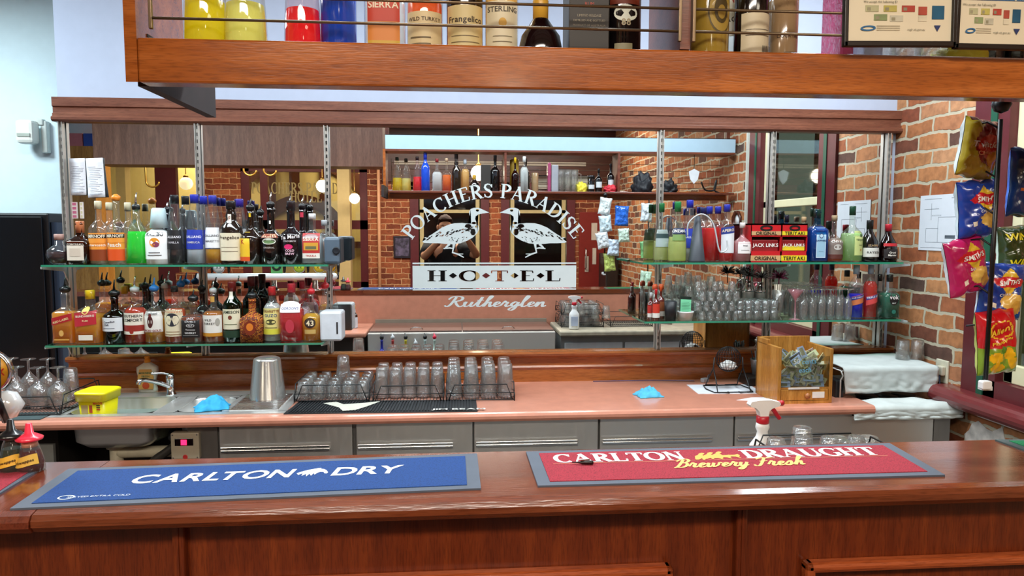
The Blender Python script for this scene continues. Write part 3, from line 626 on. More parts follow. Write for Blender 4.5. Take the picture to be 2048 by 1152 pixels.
# mixer tap
p = atz(338, 792, bz+.004)
t = thing('mixer_tap', 'chrome mixer tap between the two sink bowls', 'tap', (p.x, 3.735, bz+.004))
MB().lathe([(.026, 0), (.026, .006), (.021, .01), (.020, .075), (.022, .08), (.022, .10), (.012, .112), (1e-5, .114)], 20).build('tap_body', CHROME, t)
MB().tube(cat2([(0, -.01, .045), (-.04, -.05, .075), (-.085, -.10, .10), (-.10, -.125, .10), (-.104, -.13, .085)]), .011, 10).build('spout', CHROME, t)
MB().tube(cat2([(0, 0, .105), (-.03, -.02, .118), (-.075, -.05, .122)]), .006, 8).build('lever', CHROME, t)
# bench front: stainless fridges, end panels, open bay under the sink
zf0 = .05
bf = MB().box(-1.10, 1.955, 3.34, 3.9, zf0, bz-.046)
tg = tag(bf.build('bench_carcass', STEELD), 'dark stainless bench carcass under the pink worktop', 'cabinet')
def fdoor(x0, x1, lab, hl=True, shade=STEEL):
    t = thing('fridge_door_unit', lab, 'bar fridge', ((x0+x1)/2, 3.338, zf0)); h = (x1-x0)/2
    MB().box(-h, h, -.03, 0, 0, bz-.05-zf0, bev=.003).build('door', shade, t)
    if hl: MB().box(-h*.97, h*.66, -.05, -.03, .640, .652, bev=.002).box(-h*.97, h*.66, -.052, -.046, .657, .667, bev=.002).build('handle', mat('#d9dbdc', .2, 1, noise=0), t)
pxs = [(440, 705), (713, 945), (948, 1195), (1199, 1465), (1468, 1700)]
names_ = ['leftmost', 'second', 'middle', 'fourth', 'fifth']
for (a, b), nm in zip(pxs, names_): fdoor(at(a, 860, 3.32).x, at(b, 860, 3.32).x, nm+' brushed steel fridge front under the pink bench, counted from the sink')
t = thing('steel_bench', 'brushed steel stand under the white towels beside the brick wall', 'steel bench', (2.24, 3.338, 0))
MB().box(-.27, .16, -.03, .0, .05, .80).build('front_panel', STEEL, t)
MB().box(.165, .25, -.03, .5, .05, .80).build('side_post', STEELD, t)
MB().box(-.2, .3, -.05, .6, .80, .815, bev=.004).build('tray', STEEL, t)
MB().box(-.2, .26, .55, .56, .815, .88).build('tray_back', STEEL, t)
# under sink
ub = MB().box(-2.75, -1.9, 3.5, 3.9, .0, bz-.046).box(-1.9, -1.11, 3.85, 3.9, 0, bz-.046)
tag(ub.build('cupboard_carcass', mat('#1a1512', .8)), 'dark open cupboard bay below the sink', 'cupboard')
tag(MB().box(at(105, 870, 3.6).x, at(140, 870, 3.6).x, 3.45, 3.47, .3, .70).build('grey_board', mat('#8d918d', .6)), 'grey upright panel under the sink beside the dark bay', 'panel')
tag(MB().lathe([(1e-5, -.12), (.14, -.12), (.20, -.09), (.225, -.02), (.23, 0)], 28, (-1.58, 3.56, .805), sy=.75).build('basin_underside', mat('#6f7d74', .45, .3)), 'grey underside of the left sink bowl hanging below the worktop', 'sink bowl')
pxx = at(233, 900, 3.5).x; zz_ = at(300, 903, 3.5).z
pi = MB().tube([(pxx, 3.5, .70), (pxx, 3.5, .40)], .030, 14).lathe([(.044, 0), (.044, .035)], 16, (pxx, 3.5, .665))
pi.tube(cat2([(pxx+.01, 3.5, zz_), (pxx+.15, 3.5, zz_), (-1.17, 3.5, zz_)]), .028, 12)
tag(pi.build('waste_pipe', mat('#c9c2a8', .5, noise=.15)), 'cream plastic waste pipe under the sink', 'pipe')
tag(MB().tube(cat2([(-1.22, 3.44, .71), (-1.3, 3.43, .705), (-1.37, 3.42, .66), (-1.44, 3.41, .60), (-1.5, 3.4, .45)]), .02, 10).build('drain_hose', mat('#34322e', .5)), 'dark flexible drain hose curving down under the sink', 'hose')
tag(MB().tube([(-1.335, 3.40, .735), (-1.335, 3.44, .735)], .016, 12).tube([(-1.36, 3.45, .735), (-1.25, 3.45, .735)], .024, 10).build('hose_valve', mat('#2a2a2b', .4, .3)), 'black valve with a grey centre on the drain hose', 'valve')
a = at(341, 866, 3.31); b = at(400, 918, 3.31)
t = thing('temperature_controller', 'beige square controller box with a glowing red display under the bench', 'controller', ((a.x+b.x)/2, 3.335, (a.z+b.z)/2)); h = (b.x-a.x)/2; v = (a.z-b.z)/2
MB().box(-h, h, -.03, .02, -v, v, bev=.006).build('box_body', mat('#b3aa94', .5), t)
MB().box(-h*.7, h*.6, -.033, -.029, v*.05, v*.6, bev=.002).build('display_window', mat('#14080a', .2), t)
MB().box(-h*.25, h*.15, -.035, -.0325, v*.12, v*.5).build('red_digits', mat('#ff1840', .4, emit=5, noise=0), t)
MB().lathe([(.012, 0), (.01, .003)], 16).build('red_badge', mat('#c03030', .4), t, loc=(0, -.029, -v*.8), rot=(PI/2, 0, 0))
sc_ = MB()
for qx in (-1, 1):
    for qz in (-1, 1): sc_.lathe([(.004, 0), (.003, .003)], 8, (0, 0, 0))
for qx in (-1, 1):
    for qz in (-1, 1): MB().lathe([(.004, 0), (.003, .003)], 8).build('corner_screw', STEELD, t, loc=(qx*h*.85, -.029, qz*v*.85), rot=(PI/2, 0, 0))
tag(MB().box(-1.235, -1.10, 3.33, 3.36, .3, bz-.046).build('side_panel', STEELD), 'grey metal strip between the controller box and the first fridge', 'panel')
# ================================================================ tall black fridge in the recess
t = thing('tall_fridge', 'tall black fridge standing left of the glass shelves', 'fridge', (-2.75, 4.35, 0))
a = at(108, 426, 4.05)
MB().box(-.65, a.x+2.75-.03, -.3, .3, 0, a.z, bev=.01).build('body', mat('#0a0d12', .35), t)
MB().box(-.65, a.x+2.75-.06, -.315, -.302, .05, a.z-.02, bev=.004).build('door', mat('#080b10', .25), t)
MB().box(a.x+2.75-.028, a.x+2.75, -.28, .28, 0, a.z-.05).build('side_trim', mat('#2c3a4c', .4), t)
p = at(74, 272, 4.8)
t = thing('wall_sensor', 'small white motion sensor on a bracket on the pale left wall', 'sensor', (p.x, 4.79, p.z))
MB().box(-.06, .045, -.12, -.03, -.06, .085, bev=.02).build('housing', mat('#dfe3da', .4), t)
MB().box(.05, .085, -.04, .01, -.11, .09, bev=.008).box(.02, .07, -.05, -.01, .06, .10, bev=.006).build('bracket', mat('#c4ccc6', .4), t)
MB().box(-.045, .03, -.125, -.119, -.02, .0).build('lens_strip', mat('#a8b0a6', .3), t)
# ================================================================ front bar counter
ct = [(1.66, cz), (1.375, cz), (1.357, cz-.004), (1.350, cz-.014), (1.350, cz-.026), (1.36, cz-.038), (1.43, cz-.038), (1.66, cz-.038)]
bar = tag(MB().extr(ct, -.79, XR-.005).build('bar_counter_top', W_COUNT), 'polished red-brown wooden bar counter top across the foreground', 'counter top')
tag(MB().extr([(y-.004 if y < 1.4 else y, z) for y, z in ct], -3.4, -.7915).build('bar_counter_top', wood('counter_wood_dark', '#5a2414', '#7d3c26', 1, .16, .6, 5)), 'darker mitred end section of the bar counter at the far left', 'counter top')
fb = MB().box(-3.4, XR-.005, 1.425, 1.455, 0, cz-.038)
bf_ = tag(fb.build('bar_panelling', W_PANELV), 'reddish vertical-grained timber panelling under the bar counter', 'bar front')
def vbead(px_): x = at(px_, 1100, 1.42).x; return MB().box(x-.012, x+.012, 1.405, 1.43, 0, cz-.04, bev=.005).box(x-.002, x+.002, 1.402, 1.406, 0, cz-.04)
vbead(362).build('stile', W_PANELV, bf_); vbead(1478).build('stile', W_PANELV, bf_)
def mould(x0, x1, z1, z0=.25):
    m = MB(); w_ = .022
    for (a, b, c, d) in ((x0, x1, z1-w_, z1), (x0, x1, z0, z0+w_), (x0, x0+w_, z0, z1), (x1-w_, x1, z0, z1)): m.box(a, b, 1.398, 1.43, c, d, bev=.008)
    return m
mould(-.50, at(1348, 1140, 1.4).x, 1.015).build('panel_moulding', wood('mould_wood', '#8a3c1a', '#b05a30', 0, .25, .4, 6), bf_)
mould(at(1614, 1130, 1.4).x, 2.2, 1.010).build('panel_moulding', wood('mould_wood', '#8a3c1a', '#b05a30', 0, .25, .4, 6), bf_)
# staff side of the counter: laminate back and service shelf, ice well, drainer
splash = MB().box(-3.0, XR-.005, 1.63, 1.655, .0, cz-.04)
tag(splash.build('bar_back_panel', LAM2), 'pinkish laminate panel on the staff side of the bar counter, seen in the mirror', 'panel')
p0 = mir(745, 665, 2.25); p1 = mir(1113, 662, 2.25)
tag(MB().box(-3.0, -.70, 1.66, 2.25, .86, .90, bev=.012).build('service_shelf', LAM), 'pink laminate service shelf left of the ice well, seen in the mirror', 'shelf')
tag(MB().box(-3.0, -.72, 1.68, 2.15, .0, .86).build('under_shelf_unit', mat('#3a3430', .6)), 'dark cupboard below the pink service shelf', 'cupboard')
t = thing('ice_well', 'stainless steel ice well with two lift-up lids behind the bar counter', 'ice well', ((-.69+.83)/2, 1.96, 0))
MB().box(-.755, .75, -.29, .29, .0, .895, bev=.006).build('well_body', STEEL, t)
for s_ in (-1, 1):
    l = MB().box(-.375, .37, -.26, .24, 0, .012, bev=.004).build('lid', wood('lid_metal', '#6a4a40', '#7d5c50', 0, .3, .2, 4), t, loc=(s_*.375, 0, .896))
    MB().tube([(-.05*math.cos(q*PI/8), .16+.035*math.sin(q*PI/8), .012+.02*math.sin(q*PI/8)) for q in range(9)], .004, 6).build('handle', CHROME, l)
MB().box(-.755, .75, -.29, -.27, .895, .935).build('rear_lip', mat('#8a7c6c', .5), t)
t = thing('speed_rail', 'steel bottle rail hanging on the aisle side of the ice well', 'bottle rail', (-.33, 2.34, .60))
MB().box(-.36, .32, -.085, .07, -.01, 0).box(-.36, .32, .066, .07, 0, .10).box(-.36, -.355, -.085, .07, 0, .1).box(.315, .32, -.085, .07, 0, .1).build('rail_tray', STEEL, t)
# drainer counter with white front at the right
tag(MB().box(.855, 2.45, 1.66, 2.27, .855, .90, bev=.012).build('drainer_counter', mat('#b5ab96', .4, noise=.15)), 'worn beige drainer counter with racks of glasses, seen in the mirror', 'counter top')
t = thing('glass_washer', 'white-fronted underbar cabinet below the drainer counter', 'cabinet', (1.65, 1.96, 0))
MB().box(-.78, .78, -.28, .26, 0, .855).build('body', mat('#9aa0a0', .4), t)
for i in range(3): MB().box(-.75+i*.5, -.27+i*.5, .26, .275, .1, .80, bev=.004).build('door', mat('#d6dde0', .4), t)
# ================================================================ overhead rack
bx0, zb = -.585, 1.993
oh = thing('overhead_rack', 'wooden overhead bottle rack with brass rails hanging above the bar', 'overhead rack', (0, 1.4, zb))
MB().box(bx0, 2.53, 0, .045, 0, .082, bev=.004).build('front_beam', W_BEAM, oh)
MB().box(bx0+.02, 2.53, .045, .235, .047, .062).build('shelf_board', W_SHELFIN, oh)
MB().box(bx0+.02, 2.53, .222, .236, .046, .065, bev=.003).build('rear_edge', W_SHELFIN, oh)
MB().box(bx0, 2.53, .0, .236, .405, .422).build('top_board', W_SHELFIN, oh)
MB().box(bx0, 2.53, .222, .236, .422, .545).box(bx0, 2.53, 0, .236, .54, .545).build('white_fascia', mat('#a4c0d2', .6, noise=.02), oh)
sd = [(0, 0), (.236, 0.05), (.236, .422), (0, .422)]
MB().extr(sd, bx0-.022, bx0, mi=0).build('end_board', W_BEAM, oh)
MB().box(bx0-.02, bx0+.002, .046, .43, .001, .10).build('end_bracket', mat('#2a1d1c', .7, noise=.2), oh)
xd = at(1371, 50, 1.4).x
for x in (xd, 1.47): MB().box(x-.010, x+.010, .0, .232, .083, .405).box(x-.010, x+.010, .046, .232, .062, .0835).build('divider', W_SHELFIN, oh)
BRASS = mat('#7d6a52', .35, .7, noise=.02)
def rails(x0, x1, side, y):
    m = MB()
    for z in (.115, .158, .21, .27, .33): m.tube([(x0, y, z), (x1, y, z)], .0026, 6)
    return m.build('rail', BRASS, oh)
rails(bx0+.03, xd-.012, 0, -.008); rails(xd+.012, 2.5, 0, -.008)
for x in (bx0+.03, xd-.014, xd+.014, 1.47-.014, 1.47+.014): MB().box(x-.003, x+.003, -.012, -.004, .095, .36, bev=.001).build('rail_post', BRASS, oh)
# hanging drop bars to the ceiling
for x in (bx0+.0, 2.45): MB().box(x-.0, x+.03, .19, .23, .545, 3.4-zb).build('hanger', W_DARK, oh)
# ================================================================ bar mats, pen, frames
def quadmap(P):
    """corners BL BR TR TL -> surface point"""
    def f(u, v):
        a = P[0]*(1-u)+P[1]*u; b = P[3]*(1-u)+P[2]*u; return a*(1-v)+b*v
    return f
def barmat(name, lab, pix, inner, border='#4c5563', items=(), z=.004):
    P = [atz(x, y, cz) for x, y in pix]; c = (P[0]+P[1]+P[2]+P[3])/4; P = [p-c for p in P]; f = quadmap(P)
    t = thing(name, lab, 'bar mat', (c.x, c.y, cz))
    o = MB(); top = [p+Vector((0, 0, z)) for p in P]; o.add(list(P)+top, [(3, 2, 1, 0), (4, 5, 6, 7), (0, 1, 5, 4), (1, 2, 6, 5), (2, 3, 7, 6), (3, 0, 4, 7)])
    o.build('rubber_border', mat(border, .6), t)
    bw_ = .028; L = .89; Wd = .24; u0, v0 = bw_/L, bw_/Wd*.75
    MB().add([f(u, v)+Vector((0, 0, zz)) for zz in (z, z+.0015) for u, v in ((u0, v0), (1-u0, v0), (1-u0, 1-v0), (u0, 1-v0))], [(4, 5, 6, 7), (0, 1, 5, 4), (1, 2, 6, 5), (2, 3, 7, 6), (3, 0, 4, 7)]).build('carpet_face', inner, t)
    for nm, col_, vs, fs in items: MB().add([f(a/L, b/Wd)+Vector((0, 0, z+.0022)) for a, b in vs], fs).build(nm, mat(col_, .7, noise=.02), t)
    return t, f
def carpet(name, c1, c2):
    m = mat(c1, .95, noise=.0, key=name); nt = m.node_tree; N = nt.nodes; L = nt.links; b = N['Principled BSDF']
    tc = N.new('ShaderNodeTexCoord'); n = N.new('ShaderNodeTexNoise'); n.inputs['Scale'].default_value = 420; n.inputs['Detail'].default_value = 2; L.new(tc.outputs['Object'], n.inputs[0])
    r = N.new('ShaderNodeValToRGB'); L.new(n.outputs[0], r.inputs[0]); r.color_ramp.elements[0].position = .38; r.color_ramp.elements[0].color = C3(c2); r.color_ramp.elements[1].position = .5; r.color_ramp.elements[1].color = C3(c1); L.new(r.outputs[0], b.inputs['Base Color'])
    return m
def T(s, cx, cy_2, size, bold=True, sx=1.0, shear=0.0):
    v, f, wd = text2d(s, size, bold, sx); return [(cx+a+b*shear, cy_2+b) for a, b in v], f
def TF(s, x0, x1, yc, h, shear=.15):
    v, f, wd = text2d(s, 1, True); k = (x1-x0)/wd; return [((x0+x1)/2+a*k+b*h/.73*shear, yc+b*h/.73) for a, b in v], f
v1, f1 = TF('CARLTON', .170, .492, .140, .055); v2, f2 = TF('DRY', .578, .722, .140, .055)
# big capitals for the first letters, a horse head with a streaming mane between the words
HH = [(.452, .118), (.470, .142), (.492, .158), (.515, .164), (.528, .162), (.533, .172), (.539, .160), (.548, .148), (.562, .122), (.560, .113), (.551, .113), (.541, .126), (.530, .130), (.524, .122), (.520, .108), (.513, .120), (.504, .100), (.500, .118), (.488, .098), (.486, .118), (.472, .102), (.472, .120)]
hv = [(.500+.066*a, .112+.056*b) for a, b in ((0, .45), (.2, .7), (.42, .88), (.62, .98), (.72, 1.0), (.70, .9), (.82, .85), (.92, .68), (1.0, .42), (.97, .3), (.9, .32), (.84, .5), (.74, .52), (.66, .42), (.6, .2), (.55, .38), (.5, .1), (.42, .34), (.36, .02), (.32, .34), (.2, .12), (.2, .42), (.08, .25))]
def tri(P):
    bm = bmesh.new(); vv = [bm.verts.new((x, y, 0)) for x, y in P]; fc = bm.faces.new(vv); bmesh.ops.triangulate(bm, faces=[fc]); bm.verts.index_update()
    r = ([(v.co.x, v.co.y) for v in bm.verts], [tuple(v.index for v in f.verts) for f in bm.faces]); bm.free(); return r
hv, hf = tri(hv)
n1, g1 = T('SERVED EXTRA COLD', .140, .044, .012, False); n2, g2 = arc2(.08, .044, .014, .011, 0, 360, .003, .003)
barmat('bar_mat', 'blue rubber-edged bar mat with white lettering on the counter', [(20, 1021), (962, 980), (954, 910), (137, 941)], carpet('blue', '#15407f', '#103468'), items=[('lettering', '#eef1f4', v1, f1), ('lettering', '#eef1f4', v2, f2), ('horse_head', '#eef1f4', hv, hf), ('small_print', '#c6d2e2', n1, g1), ('small_print', '#c6d2e2', n2, g2)])
s1, q1, w1_ = stext('CARLTON', .24, .09, .01); s2, q2, w2_ = stext('DRAUGHT', .24, .09, .01)
k1 = .302/w1_; A1 = [(.056+a*k1, .142+b*.060) for a, b in s1]; k2 = .325/w2_; A2 = [(.497+a*k2, .142+b*.060) for a, b in s2]
s3, q3, w3 = script('Brewery Fresh', .13, .5); k3 = .30/w3; A3 = [(.31+a*k3, .085+b*.058) for a, b in s3]
HS = []; HF = []
for ox in (0, .035, .07):
    P = [(.365, .150), (.372, .178), (.385, .190), (.392, .205), (.402, .212), (.410, .205), (.405, .196), (.398, .188), (.402, .170), (.418, .172), (.440, .172), (.452, .180), (.455, .165), (.448, .150), (.452, .140), (.446, .140), (.438, .152), (.420, .156), (.400, .152), (.392, .138), (.386, .140), (.388, .154), (.374, .142), (.366, .142)]
    a, b = tri([(.377+(x-.365)*.75+ox*.62, .132+(y-.132)*.72+(ox*.1)) for x, y in P]); n = len(HS); HS += a; HF += [tuple(i+n for i in g) for g in b]
ln = [(.05, .133), (.83, .133), (.83, .1355), (.05, .1355)]
barmat('bar_mat', 'red rubber-edged bar mat with white and gold lettering on the counter', [(1076, 975), (1890, 953), (1779, 889), (1052, 906)], carpet('red', '#9c2838', '#761c2a'), items=[('lettering', '#f2ece6', A1, q1), ('lettering', '#f2ece6', A2, q2), ('script_lettering', '#e6b66a', A3, q3), ('horse_team', '#e2a84e', HS, HF), ('underline', '#d07a60', ln, [(0, 1, 2, 3)])])
barmat('bar_mat', 'corner of a red bar mat at the far left of the counter', [(-420, 1150), (-20, 1002), (78, 943), (-330, 948)], carpet('red', '#9c2838', '#761c2a'))
barmat('bar_mat', 'corner of a green bar mat at the far right of the counter', [(2110, 925), (2700, 925), (2560, 878), (1990, 882)], carpet('green', '#0d7a4a', '#0a5c38'), border='#3c4a4a')
p = atz(1164, 927, cz+.008)
t = thing('pen', 'short black clip-top pen lying on the red bar mat', 'pen', (p.x, p.y, cz+.0105), .12)
MB().tube([(-.022, .006, 0), (-.006, .002, 0), (0, 0, 0), (.022, -.004, 0), (.025, -.0045, 0)], .004, 8, rr=[.0012, .002, .0042, .005, .004]).build('pen_body', mat('#150f0e', .3), t)
MB().box(-.004, .018, -.001, .001, .004, .0065).build('pen_clip', mat('#8a5a50', .3, .6), t)
def poster(lab, x0, y0, x1, y1, ztop, tilt, band):
    a = at(x0, y0, 1.375); b = at(x1, y1, 1.375); W_ = b.x-a.x; h0 = ztop-a.z
    t = thing('framed_notice', lab, 'framed notice', (a.x, 1.377, a.z)); t.rotation_euler = (0, tilt, 0)
    MB().box(0, W_, -.012, .0, 0, .011, bev=.002).box(0, W_, -.012, 0, h0-.01, h0, bev=.002).box(0, .009, -.012, 0, 0, h0, bev=.002).box(W_-.009, W_, -.012, 0, 0, h0, bev=.002).build('frame', mat('#140f0c', .35), t)
    pg = MB().box(.008, W_-.008, -.006, .0, .008, h0-.008).build('notice_sheet', mat('#e6dcc0', .6, noise=.02), t)
    yb = -.0066
    KX = 1.5 if lab.find('green') > 0 else 1.0
    def rc(u0, u1, z0, z1, c, nm='printed_card'):
        if nm != 'colour_band': u0 *= KX; u1 *= KX
        MB().box(u0, u1, yb-(.0008 if nm == 'printed_photo' else .0004), yb, z0, z1).build(nm, mat(c, .6, noise=.25), pg)
    rc(.01, W_-.01, .096, h0-.01, band, 'colour_band')
    for (u, z, c) in ((.030, .072, '#b5b48c'), (.055, .072, '#c2b860'), (.080, .072, '#c04a3a'), (.042, .055, '#8a9a6a'), (.064, .053, '#c8c4ae')):
        rc(u, u+.018, z-.004, z+.008, c)
        rc(u+.002, u+.007, z-.002, z+.004, '#9a9478', 'printed_photo')
    rc(.103, .115, .062, .078, '#b8503e'); rc(.122, .139, .054, .080, '#1c5878')
    rc(.103, .115, .050, .060, '#ddd5ba')
    for s_, u, z, sz, bo in (('We accept the following ID', .05, .087, .0062, False), ('vcglr.vic.gov.au', .100, .034, .006, False), ('We have the right to request ID', W_/2, .101, .0085, True)):
        v, f, wd = text2d(s_, sz, bo); MB().add([(u*KX+q[0], yb-.0012, z+q[1]) for q in v], f).build('lettering', mat('#6a6a5a' if not bo else '#e9ead2', .6), pg)
    P, Ff = arc2(.034, .036, .009, .004, 20, 380, .0025, .003); MB().add([(q[0]*KX+q[1]*.5-.018, yb-.001, q[1]) for q in P], Ff).build('logo', mat('#2a6a9a', .5), pg)
    MB().add([(.125*KX, yb-.001, .042), (.125*KX+.014, yb-.001, .042), (.125*KX+.007, yb-.001, .030)], [(0, 1, 2)]).build('logo', mat('#26386a', .5), pg)
    for k_ in range(3): rc(.046, .078, .032+k_*.004, .0335+k_*.004, '#b4aa90')
poster('black-framed identification notice with a green band at upper right', 1683, 95, 1906, 105, 2.22, -.02, '#7a9a2a')
poster('black-framed identification notice with a blue band at the right edge', 1903, 99, 2140, 112, 2.22, -.0, '#3a6a9a')
# ================================================================ taps at the far left
t = thing('beer_font', 'chrome and white beer tap bar standing on the left end of the counter', 'beer tap', (-1.55, 1.62, cz))
MB().tube([(-.62, .08, .125), (.52, .08, .125)], .032, 16).lathe([(1e-5, -.034), (.02, -.028), (.034, 0), (.02, .028), (1e-5, .034)], 16, (.52, .08, .125)).build('font_bar', mat('#dfe2e2', .15, .2, coat=.6), t)
for q in (-.5, .0, .35): MB().lathe([(.045, 0), (.045, .008), (.025, .015), (.022, .11)], 16, (q, 0.02, 0)).build('font_leg', CHROME, t)
for x, c1, c2, sq_ in ((-1.05, '#d49a1c', '#b32418', 0), (-1.14, '#e0c02a', '#6a3a1a', 0), (-1.31, '#b9c832', '#4a5a1a', 0), (-1.51, '#5a9a5a', '#1c241c', 1), (-1.98, '#c4c4c0', '#3a4a3a', 0), (-2.12, '#1c4a9a', '#e0e4ea', 0)):
    X = x+1.55
    MB().tube([(X+.045, .03, .10), (X+.045, .0, .165)], .008, 8).tube([(X+.045, -.0, .16), (X+.045, -.005, .25)], .014, 12, rr=[.010, .0155]).build('tap_handle', BLACK, t)
    bd = MB()
    if sq_: bd.box(X-.048, X+.048, .075, .09, .15, .27, bev=.004)
    else: bd.lathe([(1e-5, -.007), (.045, -.007), (.045, .007), (1e-5, .007)], 28)
    if sq_: b_ = bd.build('badge', mat(c1, .35), t)
    else: b_ = bd.build('badge', mat(c1, .35), t, loc=(X-.012, .075, .205), rot=(PI/2, 0, 0))
    if not sq_:
        MB().lathe([(.045, -.0085), (.049, -.0085), (.049, .0085), (.045, .0085)], 28, close=False).build('badge_rim', CHROME, b_)
        for s_ in (1, -1):
            v, f, wd = text2d('XXXX' if x == -1.05 else 'BEER' if False else 'XX', .022 if x == -1.05 else .03, True); 
            if x == -1.05 or 1: MB().add([(a*s_, b, .0078*s_) for a, b in v], f).build('badge_lettering', mat(c2, .4), b_)
    else:
        P, Ff = arc2(0, 0, .03, .03, 0, 360, .02, .02, 20); MB().add([(X+a, yy, .215+b) for yy in (.0735,) for a, b in P], Ff).add([(X+a, .0915, .215+b) for a, b in P], Ff).build('badge_ring', mat(c2, .4), t)
# ================================================================ bottles
def liquid(c, dens=.55):
    v = [int(c[i:i+2], 16) for i in (1, 3, 5)]; mn = min(v); v = [x-mn*(.75 if max(v)-mn > 100 else 0) for x in v]; m = max(v); k = min(1.8, 255/m); v = [max(0, min(255, int(x*k))) for x in v]
    return glass('#%02x%02x%02x' % tuple(v), 'liq', 1.33, 0, min(.85, dens+.14))
STY = {'std': (.56, .73, .30, 0), 'sq': (.60, .73, .32, 6), 'slim': (.60, .80, .36, 0), 'broad': (.48, .68, .26, 0), 'long': (.46, .60, .33, 0), 'sqbroad': (.52, .70, .3, 4)}
def bprof(style, h, r):
    if style == 'tall': pts = [(.9, 0), (1, .01), (1, .28), (.92, .45), (.72, .68), (.5, .86), (.40, .93), (.40, 1)]
    elif style == 'cone': pts = [(.95, 0), (1, .015), (.98, .25), (.8, .5), (.5, .72), (.33, .85), (.32, 1)]
    elif style == 'orb': pts = [(.45, 0), (.62, .03), (.92, .18), (1, .33), (.92, .48), (.6, .60), (.34, .66), (.32, 1)]
    elif style == 'flare': pts = [(.9, 0), (1, .02), (.93, .3), (.82, .55), (.7, .66), (.4, .78), (.3, .86), (.3, 1)]
    elif style == 'bell': pts = [(.9, 0), (1, .04), (.99, .3), (.86, .5), (.55, .64), (.34, .74), (.3, .85), (.3, 1)]
    elif style == 'knob': pts = [(.95, 0), (1, .02), (1, .52), (.9, .60), (.52, .68), (.42, .72), (.5, .77), (.42, .82), (.36, .86), (.36, 1)]
    elif style == 'tube': pts = [(.98, 0), (1, .01), (1, .97), (.9, 1)]
    else:
        bt, st, nr, _ = STY[style]; pts = [(.88, 0), (1, .012), (1, bt)]
        for i in range(1, 6): u = i/5; s_ = u*u*(3-2*u); pts.append((1+(nr-1)*s_, bt+(st-bt)*u))
        pts += [(nr*.95, .93), (nr*1.08, .94), (nr*1.08, .955), (nr, .96), (nr, 1)]
    return [(p*r, q*h) for p, q in pts]
def rad_at(pf, z):
    for (r0, z0), (r1, z1) in zip(pf[:-1], pf[1:]):
        if z0 <= z <= z1 and z1 > z0: return r0+(r1-r0)*(z-z0)/(z1-z0)
    return pf[-1][0]
def add_label(par, pf, h, r, specs, sq, scale=1):
    """specs: ('r',u0,u1,z0,z1,col) patch in half-width/height fractions, ('t',text,z,size,col[,shear]) lettering, ('o',u,z,ru,rz,col) disc"""
    lb = None
    def S(u, z, off):
        rr = rad_at(pf, z*h)
        if sq: x = u*r*.86; return (x, -(rr*(1-(abs(u)*.86)**sq)**(1/sq) if abs(u) < 1.1 else rr)-off, z*h)
        a = -PI/2+u*1.15; return (math.cos(a)*(rr+off), math.sin(a)*(rr+off), z*h)
    kx = r*.86 if sq else r*1.15
    for n, sp_ in enumerate(specs):
        off = .0007+.0003*n; kind = sp_[0]; mb = MB()
        if kind in 'rd':
            u0, u1, z0, z1, c = sp_[1:6]; dz = sp_[6] if len(sp_) > 6 else 0; N = 10; K = 4
            vs = [S(u0+(u1-u0)*i/N, z0+(z1-z0)*j/K+dz*(i/N-.5), off) for j in range(K+1) for i in range(N+1)]
            mb.add(vs, [(j*(N+1)+i, j*(N+1)+i+1, (j+1)*(N+1)+i+1, (j+1)*(N+1)+i) for j in range(K) for i in range(N)], 0, True)
            o = mb.build('label' if lb is None else 'label_band', mat(c, .5, noise=.02), lb or par)
            if lb is None: lb = o
        elif kind == 'o':
            u, z, ru, rz, c = sp_[1:6]; vs = [S(u, z, off)]+[S(u+ru*math.cos(i*PI/10), z+rz*math.sin(i*PI/10), off) for i in range(20)]
            mb.add(vs, [(0, i+1, (i+1) % 20+1) for i in range(20)], 0, True); o = mb.build('label_roundel', mat(c, .5, noise=.02), lb or par)
            if lb is None: lb = o
        elif kind == 't':
            s_, z, size, c = sp_[1:5]; u_off = sp_[5] if len(sp_) > 5 else 0; shear = sp_[6] if len(sp_) > 6 else 0
            v, f, wd = text2d(s_, 1, True); k = min(size*h, 1.7*kx/wd) if size > 0 else -size*h
            mb.add([S(u_off+a*k/kx, z+(b*k+a*k*shear)/h, off) for a, b in v], f); mb.build('label_lettering', mat(c, .5, noise=0), lb or par)
def add_cap(par, kind, z, nr, c, h):
    m = MB()
    if kind == 'cap': m.lathe([(nr*1.15, -h), (nr*1.18, -h*.1), (nr*1.05, 0), (1e-5, 0)], 18, (0, 0, z+h)); o = m.build('cap', mat(c, .35), par)
    elif kind == 'pour':
        m.lathe([(nr*.95, 0), (nr*1.25, .004), (nr*1.55, .012), (nr*1.5, .022), (nr*.8, .030), (nr*.5, .034)], 16, (0, 0, z)).tube([(0, 0, z+.03), (0, 0, z+h*.6), (.006, -.004, z+h)], .005, 8, rr=[.007, .005, .003]); o = m.build('pourer', mat(c, .35), par)
    elif kind == 'metal':
        o = MB().lathe([(nr*1.1, 0), (nr*1.15, .02), (nr*.6, .026), (1e-5, .026)], 16, (0, 0, z)).build('pourer', mat(c, .35), par)
        MB().tube([(0, 0, z+.024), (0, 0, z+h*.6), (.006, 0, z+h)], .004, 8, rr=[.006, .0045, .003]).build('pourer_spout', CHROME, o)
    elif kind == 'cork': m.lathe([(nr*1.2, 0), (nr*1.3, h*.9), (nr*1.1, h), (1e-5, h)], 16, (0, 0, z)); o = m.build('stopper', mat(c, .5), par)
    return o
NB = [0]
